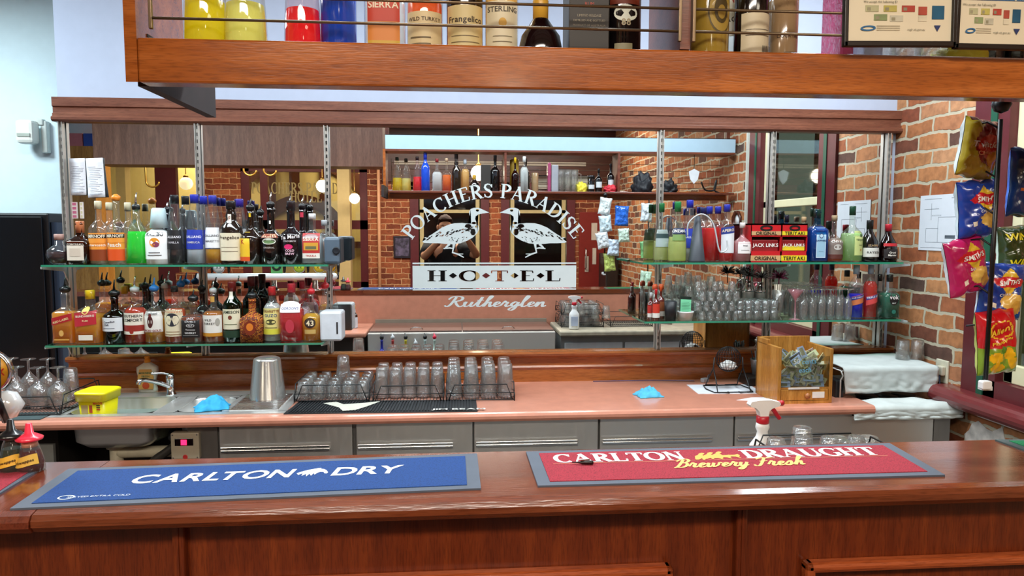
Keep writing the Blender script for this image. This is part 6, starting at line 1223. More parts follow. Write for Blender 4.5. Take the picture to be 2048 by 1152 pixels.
for px_, k in ((1379, 2), (1422, 4)):
    o = put('mid2', lambda: tumbler('tumbler', .075, .022, .028, .05, 8), (at(px_, 560, 3.76).x, 3.76, Z+(.105 if k == 2 else .158)), 'larger upturned tumbler crowning the heap, '+('left' if k == 2 else 'right')+' one', '', 0); del o['group']
for i in range(5):
    for j in range(4):
        for L_ in range(2):
            put('shot', mk_shot, (at(1478, 600, 3.70).x+i*.0475, 3.685+j*.05, Z+L_*.0525), 'clear straight shot glass, %s layer, on the lower right shelf' % ('bottom', 'top')[L_], 'shot glasses, %s layer' % ('bottom', 'top')[L_])
mk_flute = lambda: MB().lathe([(.030, .165), (.029, .163), (.005, .158), (.005, .13), (.016, .11), (.024, .08), (.023, .03), (.020, 0), (.018, 0), (.021, .03), (.022, .08), (.012, .11), (1e-5, .115)], 16).build('champagne_flute', TUMB)
xa2 = at(1602, 600, 3.72).x; xb2 = at(1690, 600, 3.72).x
for i in range(6):
    for j in range(4): put('flute', mk_flute, (xa2+i*(xb2-xa2)/5, 3.69+j*.062, Z), 'stemmed flute upside down in the dense group on the lower right shelf', 'flutes on the lower right shelf')
# cocktail shakers
for px_, h_, nm in ((1497, .20, 'left'), (1520, .19, 'right')):
    p = at(px_, 600, 3.88); t = thing('cocktail_shaker', nm+' steel cocktail shaker behind the shot glasses', 'shaker', (p.x, 3.885, Z))
    MB().lathe([(.026, 0), (.028, .005), (.033, h_*.66), (.034, h_*.68)], 24).build('shaker_body', STEEL, t); MB().lathe([(.034, h_*.68), (.033, h_*.74), (.018, h_*.88), (.017, h_*.9), (.017, h_), (1e-5, h_)], 24).build('shaker_cap', CHROME, t)
def tinsel(name, lab, c, X, Y, Zb, r, h, n, seed, cat='tinsel', c2=None):
    random.seed(seed); m = MB()
    for i in range(n):
        a = random.uniform(0, 2*PI); e = random.uniform(-.2, 1); rr = r*random.uniform(.6, 1); d = Vector((math.cos(a)*math.cos(e), math.sin(a)*math.cos(e)*.7, math.sin(e)))*rr
        P = [Vector((0, 0, 0)), d*.5+Vector((0, 0, h*.08)), d]; m.tube(P, .0012, 4, mi=i % 2)
    m.tube([(0, 0, -h), (0, 0, 0)], .003, 6)
    return tag(m.build(name, [mat(c, .25, .5), mat(c2 or c, .3, .3)], None, loc=(X, Y, Zb)), lab, cat)
p = at(1500, 553, 3.78); tinsel('foil_pick', 'black foil tinsel picks bursting out above the left shaker', '#101014', p.x, 3.80, p.z, .062, .06, 150, 2, c2='#7a8486'); p = at(1527, 556, 3.78); tinsel('foil_pick', 'black and silver foil picks above the right shaker', '#15151a', p.x, 3.80, p.z, .055, .06, 120, 3, c2='#8a9092')
p = at(1558, 556, 3.72)
tinsel('foil_pick', 'magenta and black foil tinsel picks above the straw jar', '#6a1c3c', p.x, 3.72, p.z, .06, .05, 180, 4, c2='#2a1018')
t = thing('straw_jar', 'clear tapering jar of straws under the magenta tinsel', 'jar', (p.x, 3.72, Z))
MB().lathe([(.026, 0), (.012, .02), (.024, .05), (.033, .16), (.031, .16), (.022, .05), (1e-5, .03)], 24).build('jar_glass', TUMB, t)
m = MB(); random.seed(9)
for i in range(26): a = random.uniform(0, 2*PI); q = random.uniform(0, .02); m.tube([(math.cos(a)*q*.6, math.sin(a)*q*.6, .045), (math.cos(a)*q*1.3, math.sin(a)*q*1.3, .19)], .0022, 5)
m.build('straws', mat('#c8b8a4', .5), t)
p = at(1590, 600, 3.69)
tag(MB().lathe([(.030, 0), (.028, .003), (.005, .008), (.004, .10), (.010, .115), (.046, .165), (.044, .165), (.009, .119), (1e-5, .114)], 28).build('cocktail_glass', glass('#e8b4bc', 'pinkglass', 1.5, 0, .25), None, loc=(p.x, 3.685, Z)), 'pink-tinted cocktail glass in front of the flutes', 'glass')
# left end of the lower right shelf
for i, (px_, yy, top, c, cc) in enumerate(((1302, 3.74, 585, '#b82c24', '#c8ccd0'), (1312, 3.70, 578, '#c83a28', '#c01c28'), (1322, 3.76, 572, '#8a4a2a', '#e85a2a'))):
    bottle(('small red and white labelled sauce bottle, left of three', 'small red sauce bottle, middle of three', 'small sauce bottle with an orange cap, right of three')[i]+', on the lower right shelf', px_, 16, top, yy, Z, 'std', '#5a1a14', None, 0, [('r', -1, 1, .1, .55, c), ('r', -1, 1, .1, .25, '#e6e2da')], ('cap', cc, .03), 'sauce_bottle', opaque=True)
for px_, nm, yy in ((1310, 'left', 3.82), (1322, 'right', 3.84)):
    p = at(px_, 590, yy); t = thing('salt_shaker', nm+' clear shaker with an orange lid behind the sauce bottles', 'shaker', (p.x, yy, Z)); zt = at(px_, 568, yy).z-Z
    MB().lathe([(.014, 0), (.014, zt*.85)], 16).build('shaker_body', TUMB, t); MB().lathe([(.0155, zt*.84), (.0155, zt*.95), (.01, zt), (1e-5, zt)], 16).build('shaker_lid', mat('#e8603a', .4), t)
p = at(1341, 620, 3.69)
tag(MB().lathe([(.028, 0), (.034, .105), (.032, .105), (.026, .006), (1e-5, .006)], 28).build('black_cup', mat('#0e1218', .5), None, loc=(p.x, 3.69, Z)), 'matt black cup standing by the white tub on the lower right shelf', 'cup')
p = at(1371, 630, 3.69)
tag(MB().lathe([(.036, 0), (.042, .042), (.044, .044), (.044, .05), (.040, .05), (.038, .006), (1e-5, .006)], 32).build('white_tub', mat('#dfe6e6', .4), None, loc=(p.x, 3.692, Z)), 'low round white plastic tub holding mint green cards', 'tub')
tag(MB().box(-.028, .028, -.002, .008, 0, .10).build('mint_card', mat('#7fd8a8', .5), None, loc=(p.x, 3.694, Z+.012), rot=(-.06, .05, 0)), 'mint green printed card standing in the white tub', 'card')
tag(MB().box(-.03, .03, -.002, .008, 0, .115).build('dark_card', mat('#14201c', .5), None, loc=(p.x+.004, 3.712, Z+.012), rot=(-.06, .05, 0)), 'dark card standing behind the mint green card', 'card')
m = MB()
for i in range(7): m.box(p.x-.024, p.x+.014+.006*(i % 3), 3.6862, 3.6872, Z+.048+i*.008, Z+.0495+i*.008)
m.build('card_print', mat('#3a6a50', .5), [o for o in bpy.data.objects if o.name.startswith('mint_card')][0]).matrix_parent_inverse = Matrix.LocRotScale(Vector((p.x, 3.694, Z+.012)), None, None).inverted()
# ================================================================ right end of the bench
# bingo style wire cage on its stand, papers
p = atz(1462, 783, bz); cx, cyy = p.x, 3.66
tag(MB().box(-.19, .16, -.10, .12, 0, .0015).build('paper_sheet', mat('#d8dde4', .6), None, loc=(cx, cyy, bz), rot=(0, 0, -.05)), 'white printed sheet under the black wire cage', 'paper')
tag(MB().extr([(-.12, .0), (.10, -.05), (.10, .055), (-.02, .05)], 0, .0015, axis=2).build('paper_sheet', mat('#dfe2e8', .6), None, loc=(atz(1510, 795, bz).x, 3.42, bz)), 'small white paper tucked under the left corner of the wooden box', 'paper')
t = thing('wire_cage', 'black wire ball cage on a bent wire stand, holding a white bundle', 'wire cage', (cx, cyy, bz+.002)); r = .0018; zc = .165; R = .068
m = MB()
for i in range(12):
    a = PI*i/12; m.tube([(R*math.cos(q)*math.cos(a), R*math.cos(q)*math.sin(a)*.8, zc+R*1.0*math.sin(q)) for q in [2*PI*k/24 for k in range(24)]], r*.8, 4, cyc=True)
for z in (-.04, -.015, .015, .04): rr = math.sqrt(R*R-z*z); m.tube([(rr*math.cos(q), rr*.8*math.sin(q), zc+z) for q in [2*PI*k/24 for k in range(24)]], r*.8, 4, cyc=True)
m.build('cage', WIRE, t)
m = MB()
for s_ in (-1, 1):
    m.tube([(s_*.078, 0, zc+.01), (s_*.082, .0, zc-.05), (s_*.085, -.05, .06), (s_*.09, -.09, .006), (s_*.03, -.10, .004), (s_*.03, -.08, .004)], .0035, 6); m.tube([(s_*.082, 0, zc-.05), (s_*.085, .06, .05), (s_*.09, .09, .006), (s_*.02, .09, .004)], .0035, 6)
m.tube([(-.105, -.085, .0035), (.105, -.085, .0035), (.12, .0, .0035), (.105, .085, .0035), (-.105, .085, .0035), (-.12, 0, .0035)], .0032, 6, cyc=True)
m.build('stand', WIRE, t)
cr = MB(); 
crumple('white_bundle', 'white netted bundle lying inside the wire cage', 'bundle', '#dcdcd8', cx, cyy, bz+zc-.05, .045, .035, .03, 12, .8, .2)
tag(MB().tube(cat2([(at(1185, 757, 3.92).x, 3.90, bz+.004), (at(1300, 757, 3.9).x, 3.905, bz+.004), (at(1390, 758, 3.85).x, 3.86, bz+.006)]), .003, 6).build('cable', mat('#6a5a78', .5)), 'thin grey power cable along the back of the bench', 'cable')
pp = atz(1397, 757, bz); t = thing('power_plug', 'grey plug and adaptor lying near the wire cage', 'plug', (pp.x, 3.85, bz), .5)
MB().box(-.022, .022, -.014, .014, 0, .024, bev=.005).build('plug_body', mat('#9a989c', .4), t); MB().tube(cat2([(.02, 0, .012), (.07, .03, .03), (.15, .05, .006)]), .0025, 6).build('plug_cord', mat('#9a98a0', .5), t)
a = at(1487, 775, 3.78); b = at(1524, 735, 3.85)
tag(MB().box(a.x, b.x+.06, 3.72, 3.86, bz, bz+.05, bev=.006).build('black_box', mat('#14120f', .4)), 'low black box behind the wire cage beside the steel bucket', 'box')
p = at(1517, 740, 3.80); t = thing('straw_bucket', 'small galvanised bucket of striped straws left of the wooden box', 'bucket', (p.x, 3.80, bz+.0505))
MB().lathe([(.034, 0), (.046, .085), (.048, .088), (.044, .085), (.033, .004), (1e-5, .004)], 24).build('bucket_body', mat('#a8acb0', .35, .6), t)
m = MB(); random.seed(21)
for i in range(22): a = random.uniform(0, 2*PI); q = random.uniform(.2, 1); m.tube([(math.cos(a)*q*.02, math.sin(a)*q*.02, .02), (math.cos(a)*q*.045, math.sin(a)*q*.04, random.uniform(.12, .15))], .003, 5, mi=i % 2)
m.build('straws', [mat('#dcdfe2', .5), mat('#2a2c30', .5)], t)
# the wooden ticket box
c0 = atz(1582, 808, bz); c1 = atz(1688, 806, bz); zt = 1.165
t = thing('ticket_box', 'pine box with a clear front full of banknote-like tickets and a small drawer', 'wooden box', (c0.x, c0.y, bz))
BW, BD, BH = .285, .245, zt-bz; t.rotation_euler = (0, 0, math.atan2(c1.y-c0.y, c1.x-c0.x)+.02)
t.location.x = at(1556, 700, 3.33).x+.003
th = .017
MB().box(0, th, 0, BD, 0, BH*.93, bev=.002).box(0, th, BD*.5, BD, BH*.9, BH, bev=.002).build('side_panel', W_PINE, t)
MB().box(BW-th, BW, 0, BD, 0, BH*.9, bev=.002).build('side_panel', W_PINE, t)
MB().box(0, BW, BD-th, BD, 0, BH, bev=.002).build('back_panel', W_PINE, t)
MB().box(th, BW-th, .004, BD-th, BH*.235, BH*.27).box(th, BW-th, .0, .015, 0, BH*.045).box(th, BW-th, .004, BD-th, .0, .01).build('divider_board', W_PINE, t)
d = MB().box(th+.002, BW-th-.002, .002, .016, BH*.05, BH*.23, bev=.002).build('drawer', W_PINE, t)
MB().lathe([(.006, 0), (.006, .01), (.014, .016), (.013, .024), (1e-5, .027)], 20).build('knob', mat('#a8683a', .4), d, loc=(BW*.52, .002, BH*.14), rot=(PI/2, 0, 0))
MB().box(BW*.64, BW*.86, .0, .0025, BH*.09, BH*.19).build('paper_label', mat('#ecebe6', .6), d)
MB().box(BW*.2, BW*.76, -.0008, .0045, BH*.238, BH*.265).build('paper_label', mat('#e4e0da', .6), t)
MB().box(th, BW-th, .003, .006, BH*.27, BH*.78).build('clear_front', glass('#eef2f0', 'perspex', 1.45), t)
random.seed(4); cols = ['#f4eab4', '#ccd8ac', '#f2e8cc', '#f8eecc', '#c4c498', '#e8dcd8', '#b0c4e4', '#f6ecb4']
tk = bpy.data.objects.new('ticket', None); bpy.data.objects.remove(tk)
meshes = {}
rotm = t.rotation_euler.to_matrix(); org = Vector(t.location)
for i in range(92):
    if i < 16: lx, lz, an, ly = .045+(i % 3)*.085+random.uniform(-.01, .01), BH*.31+(i//3)*.008, random.uniform(-.1, .1), .014+random.uniform(0, .012)
    else: lx, lz, an, ly = random.uniform(.045, BW-.045), BH*.33+BH*.47*random.random(), random.uniform(-1.4, 1.4), random.uniform(.03, .17)
    if i >= 60: ly = random.uniform(.014, .024); lz = BH*.36+BH*.36*random.random()
    cc = ('#b4c4ec' if i < 16 else random.choice(cols)); 
    if cc not in meshes:
        o = MB().box(-.031, .031, -.0008, .0008, -.016, .016).box(-.024, .016, -.0012, -.0007, -.008, .010, mi=1).build('ticket', [mat(cc, .6, noise=.25), mat('#e6e2d6' if i % 2 else '#9a9a7c', .6, noise=.4)]); meshes[cc] = o
    else: o = meshes[cc].copy(); COL.objects.link(o)
    pz = org+rotm@Vector((lx, ly, lz)); o.location = pz; o.rotation_euler = (random.uniform(-.35, .35), an, t.rotation_euler.z+random.uniform(-.3, .3))
    tag(o, 'small printed ticket in the heap behind the clear front of the pine box', 'ticket', 'tickets in the pine box')
for s_, x, z, sz in (('50', .095, .70, .036), ('cents', .160, .70, .036), ('each', .140, .56, .036)):
    v, ff, wd = text2d(s_, sz, False); MB().add([(x+a, .0012, BH*z+b+.05*a) for a, b in v], ff).build('handwriting', mat('#7cc4e6' if s_ != '50' else '#e6ecec', .5), t)
# towels, tray rack and glasses at the far right
zt_ = at(1800, 716, 3.7).z
t = thing('wire_stand', 'white wire stand carrying a folded white towel', 'wire stand', (2.22, 3.60, bz-.045))
hs = zt_-(bz-.045)-.012; m = MB()
for x in (-.245, .255):
    for y in (-.17, .2): m.tube([(x, y, 0), (x, y, hs*.75), (x+.012, y, hs*.86), (x, y, hs)], .004, 6)
    m.tube([(x, -.17, hs), (x, .2, hs)], .003, 6)
for i in range(9): y = -.17+i*.046; m.tube([(-.245, y, hs), (.255, y, hs)], .0022, 5)
m.build('wire_frame', mat('#c8ccc8', .4, .3), t)
def towel(lab, x0, x1, y0, y1, z, drop, seed, c='#c6d0ce', wave=.006, xin=0):
    from mathutils import noise
    nx, ny, nd = 40, 14, 14; vs = []
    for j in range(ny+nd+1):
        for i in range(nx+1):
            u = i/nx; x = x0+(x1-x0)*u
            if j <= ny: v = j/ny; y = y1+(y0-y1)*v; zz = z+wave*noise.noise(Vector((x*9+seed, y*9, 0)))+wave*.4; 
            else:
                v = (j-ny)/nd; y = y0-.010-.016*abs(noise.noise(Vector((x*14+seed, v*3, 1))))*v-.008*noise.noise(Vector((x*30, v*8, seed)))*v; zz = z-drop*v*(1+.10*noise.noise(Vector((x*6+seed, 0, 4)))); x = x0+xin*v+(x1-x0-2*xin*v)*u
            vs.append((x, y, zz))
    N = nx+1; o = MB().add(vs, [(j*N+i, j*N+i+1, (j+1)*N+i+1, (j+1)*N+i) for j in range(ny+nd) for i in range(nx)], 0, True).build('towel', mat(c, .9, noise=.06))
    s = o.modifiers.new('thick', 'SOLIDIFY'); s.thickness = .006; s.offset = 1
    return tag(o, lab, 'towel')
towel('white towel spread on the wire stand with a pleated front drop', 1.985, 2.50, 3.435, 3.80, zt_, .125, 3, xin=.012)
towel('white towel laid along the front edge of the steel bench', 1.955, 2.52, 3.28, 3.40, .845, .055, 8, wave=.018)
o = None
for px_, nm in ((1805, 'left'), (1834, 'right')):
    q = put('mid3', lambda: tumbler('tumbler', .105, .030, .036, .0), (at(px_, 712, 3.62).x, 3.62, zt_+.009), nm+' clear glass upside down on the white towel by the brick wall', '', 0); del q['group']
for px_ in (1738, 1778, 1812): tag(MB().lathe([(.05, 0), (.06, .012), (1e-5, .012)], 24).build('dark_dish', mat('#2a3230', .4), None, loc=(at(px_, 775, 3.6).x, 3.62, .8155)), 'dark round dish on the tray under the towel stand, '+{1738: 'left', 1778: 'middle', 1812: 'right'}[px_]+' of three', 'dish')
tag(MB().box(1.955, 2.0, 3.44, 3.70, .816, .95, bev=.005).build('dark_machine_side', mat('#1c2226', .35)), 'narrow black appliance between the pine box and the towel stand', 'appliance')
# outlet, cable, papers on the brick
t = thing('power_outlet', 'cream power outlet on the brick beside the window sill', 'power outlet', (XR-.001, 3.47, .985))
MB().box(-.012, 0, -.045, .045, -.06, .06, bev=.004).build('face_plate', mat('#d8d4bc', .4), t); MB().box(-.035, -.012, -.035, .01, -.02, .03, bev=.006).build('plug', mat('#cfcab4', .4), t)
tag(MB().tube(cat2([(XR-.03, 3.46, .98), (XR-.04, 3.44, .93), (XR-.06, 3.40, .885), (XR-.10, 3.30, .875), (XR-.05, 3.22, .88)]), .004, 6).build('cable', mat('#1c2440', .4)), 'dark blue cable looping from the outlet under the sill', 'cable')
def drawing(lab, y0, y1, z0, z1, seed):
    t = tag(MB().box(XR-.004, XR-.001, y0, y1, z0, z1).build('paper_plan', mat('#dbe2ea', .7, noise=.02)), lab, 'paper')
    random.seed(seed); m = MB(); W_2 = y1-y0; Hh = z1-z0
    def ln(a, b, c, d): m.box(XR-.0048, XR-.0040, y0+W_2*min(a, c)-.0006, y0+W_2*max(a, c)+.0006, z0+Hh*min(b, d)-.0006, z0+Hh*max(b, d)+.0006)
    for (a, b, c, d) in ((.15, .15, .85, .15), (.15, .15, .15, .6), (.15, .6, .6, .6), (.6, .6, .6, .15), (.85, .15, .85, .4), (.6, .4, .85, .4), (.3, .25, .45, .25), (.05, .05, .95, .05), (.1, .93, .35, .93), (.55, .93, .9, .93), (.6, .75, .9, .75), (.75, .55, .75, .85)): ln(a, b, c, d)
    for i in range(10): ln(.55+.02*i, .62, .55+.02*i, .64)
    m.box(XR-.0048, XR-.004, y0+W_2*.25, y0+W_2*.45, z0+Hh*.22, z0+Hh*.28)
    m.build('plan_lines', mat('#5a646e', .6), t)
def atx(x, y, X): d = ray(x, y); q = X/d.x; return Vector((X, d.y*q, H+d.z*q))
a = atx(1843, 392, XR); b = atx(1922, 508, XR)
drawing('white paper with a line-drawn floor plan taped to the brick wall', b.y-.05, a.y, atx(1843, 500, XR).z, a.z, 1)
# receipts and stickers on the mirror
for px0, px1, py0, py1, lab, rot in ((134, 169, 317, 391, 'left long white receipt taped to the mirror edge', .03), (167, 205, 317, 396, 'right long white receipt taped to the mirror edge', .05)):
    a = at(px0, py0, YM-.004); b = at(px1, py1, YM-.004); w_, h_ = b.x-a.x, a.z-b.z
    m = MB(); N = 8
    m.add([(w_*u, -.012*v*v, -h_*v) for v in [i/N for i in range(N+1)] for u in (0, 1)], [(2*i, 2*i+1, 2*i+3, 2*i+2) for i in range(N)], 0, True)
    o = m.build('receipt', mat('#e4e8f0', .7, noise=.02), None, loc=(a.x+.012, YM-.008, a.z), rot=(0, rot*-1, 0)); sld = o.modifiers.new('thick', 'SOLIDIFY'); sld.thickness = .0006; tag(o, lab, 'receipt')
    random.seed(px0); l = MB()
    for i in range(15):
        v = .22+.045*i; u0 = random.uniform(.06, .2); u1 = random.uniform(.5, .94); y = -.012*v*v-.0022; l.plane([(w_*u0, y, -h_*v), (w_*u1, y, -h_*v), (w_*u1, y, -h_*(v+.008)), (w_*u0, y, -h_*(v+.008))])
    for i in range(16): l.plane([(w_*(.15+.045*i), -.0135, -h_*.90), (w_*(.17+.045*i), -.0135, -h_*.90), (w_*(.17+.045*i), -.0139, -h_*.94), (w_*(.15+.045*i), -.0139, -h_*.94)])
    l.build('receipt_print', mat('#8a8e9a', .6), o)
for px0, px1, c, lab in ((143, 156, '#c86a8a', 'pink strip of small stickers on the mirror below the receipts'), (159, 168, '#c8c09a', 'cream strip of small stickers on the mirror below the receipts')):
    a = at(px0, 404, YM-.002); b = at(px1, 437, YM-.002); o = tag(MB().box(a.x, b.x, YM-.003, YM-.0005, b.z, a.z).build('sticker_strip', mat('#e0d4d0', .6)), lab, 'stickers')
    l = MB()
    for i in range(4): hh_ = (a.z-b.z)/4; l.box(a.x+.004, b.x-.006, YM-.0036, YM-.003, b.z+hh_*i+.004, b.z+hh_*(i+1)-.004)
    l.build('sticker_print', mat(c, .6), o)
# dispensers
a = at(647, 474, 3.68); b = at(680, 525, 3.68); t = thing('towel_dispenser', 'slate grey plastic dispenser at the right end of the upper left shelf', 'dispenser', ((a.x+b.x)/2, 3.75, zLU)); w_ = (b.x-a.x)/2; h_ = a.z-zLU
MB().box(-w_, w_, -.07, .06, 0, h_, bev=.015).build('case', mat('#566878', .4), t)
MB().lathe([(.02, 0), (.018, .006), (.012, .004), (1e-5, .004)], 20).build('hub', mat('#1c242c', .4), t, loc=(w_*.55, -.07, h_*.5), rot=(PI/2, 0, 0))
MB().box(w_*.3, w_+.003, -.062, .055, .004, h_-.004, bev=.01).build('dark_edge', mat('#2a343c', .4), t)
a = at(638, 624, 3.68); b = at(683, 682, 3.68); t = thing('towel_dispenser', 'glossy white plastic dispenser at the right end of the lower left shelf', 'dispenser', ((a.x+b.x)/2, 3.76, zLL)); w_ = (b.x-a.x)/2; h_ = a.z-zLL
MB().box(-w_, w_, -.07, .06, 0, h_, bev=.012).build('case', mat('#dde6ee', .3), t)
MB().box(w_*.52, w_*.66, -.0712, -.068, h_*.25, h_*.65, bev=.001).build('slot', mat('#15181c', .4), t)
# ================================================================ hanging snack packets
def pack(name, lab, px_, py_, w, h, rz, Y, c, back, patches=(), texts=(), seed=1, ry=0, yaw=0, dep=.028):
    from mathutils import noise
    p = at(px_, py_, Y); t = thing(name, lab, 'snack packet', (p.x, Y, p.z)); t.rotation_euler = (0, rz, yaw)
    mats = [mat(c, .22, coat=.5, noise=.05)]+[mat(q[0], .25, coat=.4, noise=.05) for q in patches]
    def S(u, v, side):
        e = max(0, (1-u**4)*(1-abs(v)**5)); n = noise.noise(Vector((u*2.2+seed, v*2.2, side)))*.35+noise.noise(Vector((u*6, v*6+seed, side*3)))*.12; d = dep*(e**.6)*(1+n)
        x = u*w/2*(1-.07*(1-v*v))*(1+.03*noise.noise(Vector((v*3, seed, 0)))); z = v*h/2+.006*noise.noise(Vector((u*2+seed, 0, 5))); return Vector((x, side*d+.001*side, z))
    nu, nv = 36, 48
    for side, nm in ((-1, 'packet_front'), (1, 'packet_back')):
        m = MB(); N = nu+1; vs = [S(i/nu*2-1, j/nv*2-1, side) for j in range(nv+1) for i in range(N)]; m.v = [tuple(q) for q in vs]
        for j in range(nv):
            for i in range(nu):
                u, v = (i+.5)/nu*2-1, (j+.5)/nv*2-1; k = 0
                if side < 0:
                    for n, q in enumerate(patches):
                        if q[1](u, v): k = n+1
                m.f.append([j*N+i, j*N+i+1, (j+1)*N+i+1, (j+1)*N+i]); m.m.append(k); m.sm.append(True)
        o = m.build(nm, mats if side < 0 else mat(back, .25, coat=.4, noise=.3), t)
        if side < 0: fo = o
    for s_, u0, v0, sz, col_, sh in texts:
        v, f, wd = text2d(s_, sz, True); vs = []
        for a, b in v: q = S(u0+a*2/w, v0+(b+a*sh)*2/h, -1); vs.append((q.x, q.y-.0022, q.z))
        MB().add(vs, f).build('lettering', mat(col_, .4, noise=0), fo)
    return t
el = lambda cu, cv, ru, rv: (lambda u, v: ((u-cu)/ru)**2+((v-cv)/rv)**2 < 1)
dia = lambda cu, cv, ru, rv: (lambda u, v: abs(u-cu)/ru+abs(v-cv)/rv < 1)
rc_ = lambda a, b, c, d: (lambda u, v: a < u < b and c < v < d)
px2m = lambda n, Y: n*Y/F
YP = 1.72
pack('snack_packet', 'yellow and red cheese snack packet, topmost on the hanging rack', 1955, 298, .108, .150, .16, YP, '#c8b030', '#d8e4e4', [('#8a1c1c', lambda u, v: ((u-.25)/.85)**2+((v-.15)/.75)**2 < 1), ('#c8301c', el(.25, .05, .75, .42)), ('#e0a030', el(.55, -.35, .45, .3)), ('#5a2414', rc_(-.9, 1, .82, 1))], [('Twisties', .0, .12, .021, '#e6dcd8', .12), ('Cheese', -.1, -.16, .014, '#e89a6a', .2)], 3, yaw=.15)
def smith(lab, px_, py_, c, back, txt, seed, rz, Y=YP, w=.112, h=.145, yaw=.1, oy=.35):
    return pack('chip_packet', lab, px_, py_, w, h, rz, Y, c, back, [('#e0b830', dia(.1, oy, .62, .50)), ('#c81c28', el(.1, oy, .80, .20)), ('#e0b85a', el(.35, -.35, .55, .30)), ('#cfa040', el(.55, -.55, .3, .25)), ('#e9e2d0', el(-.5, -.5, .14, .10))], [("SMITH'S", .1, oy, .017, '#f2f0ee', .12), (txt, -.05, -.08, .010, '#e8e6ea', .12)], seed, yaw=yaw)
smith('royal blue potato chip packet with a yellow diamond logo, below the yellow packet', 1952, 418, '#1c3c9a', '#c8dce4', 'Original', 5, -.10)
smith('magenta potato chip packet with a yellow diamond logo hanging tilted outward', 1930, 532, '#b01c5a', '#d8dfe4', 'Salt', 7, -.22)
pack('snack_packet', 'dark green snack packet with yellow lettering, mostly behind the rack pole', 2030, 497, .10, .12, -.08, YP+.05, '#2c3a14', '#c8e0d0', [('#b81c2a', rc_(.3, 1, -1, .8))], [('WINE', -.2, .55, .026, '#e0d020', 0), ('WINE', -.1, -.6, .026, '#e0d020', 0)], 9)
smith('lower royal blue potato chip packet partly behind the black pole', 1999, 582, '#1a3a92', '#c4d4e8', 'Crinkle', 11, .06, yaw=-.1)
pack('lolly_packet', 'red lolly packet with yellow fruit shapes, lowest on the hanging rack', 1990, 684, .104, .165, -.10, YP-.03, '#c0141c', '#b8c86a', [('#7a9a2a', rc_(-1, 1, -1, -.12)), ('#e8b418', el(-.4, -.42, .34, .17)), ('#e8b418', el(.3, -.35, .3, .2)), ('#e0a814', el(-.3, -.75, .35, .15)), ('#e8b820', el(.55, -.65, .3, .2)), ('#4a7a1c', el(.0, -.2, .15, .1)), ('#e0b028', (lambda u, v: .86 < ((u+.05)/.62)**2+((v-.42)/.26)**2 < 1.15))], [("Allen's", -.05, .42, .022, '#f0c838', .25), ('Pineapples', -.05, .08, .012, '#f0c838', .25)], 13)
pack('snack_packet', 'dark blue snack packet with an orange roundel at the right edge', 2062, 366, .125, .175, .02, YP, '#0e2650', '#2a6ad0', [('#d8981c', el(-.1, .62, .5, .28)), ('#b8501c', el(-.05, .6, .3, .16)), ('#9a4a1c', el(-.3, -.25, .5, .08)), ('#d8dce0', el(.1, -.05, .25, .18))], [], 15)
bx = at(2003, 209, 1.665)
t = thing('hanging_rack', 'black snack rack pole with a round knob hanging from the overhead rack', 'snack rack', (bx.x, 1.665, 0)); zl = at(2003, 768, 1.665).z
MB().lathe([(1e-5, -.022), (.015, -.016), (.022, 0), (.015, .016), (1e-5, .022)], 20, (0, 0, bx.z)).build('knob', BLACK, t)
MB().tube([(0, 0, zl), (0, 0, zb)], .0055, 10).build('pole', BLACK, t)
MB().box(-.022, .004, -.02, .0, zl-.01, zl+.012, bev=.004).box(-.012, .012, -.01, .01, zl-.014, zl-.004).build('clamp', mat('#dfe2e4', .4), t)
m = MB()
for z in (1.99, 1.87, 1.78, 1.70, 1.58, 1.48): m.tube([(0, 0, z-.02), (-.01, .03, z), (-.03, .04, z-.004)], .0025, 6)
m.build('clip', WIRE, t)
# second rack of packets: beyond the right edge, seen in the mirror
x2 = mir(1293, 450, 1.70).x
t = thing('hanging_rack', 'second snack rack pole right of the first, seen in the mirror', 'snack rack', (x2+.03, 1.66, 0)); MB().tube([(0, 0, 1.35), (0, 0, zb)], .0055, 10).build('pole', BLACK, t)
for i, (py_, c) in enumerate(((425, '#d0dce4'), (500, '#7ab878'), (560, '#c0e0c8'))):
    z = mir(1293, py_, 1.72).z; q = pack('chip_packet', ('silver', 'green and white', 'pale green')[i]+' packet back on the second snack rack, seen in the mirror', 1955, 300, .105, .16, (.05, -.08, .1)[i], 1.73, '#1c7a4a', c, [], [], 20+i); q.location = (x2-.01, 1.73, z)
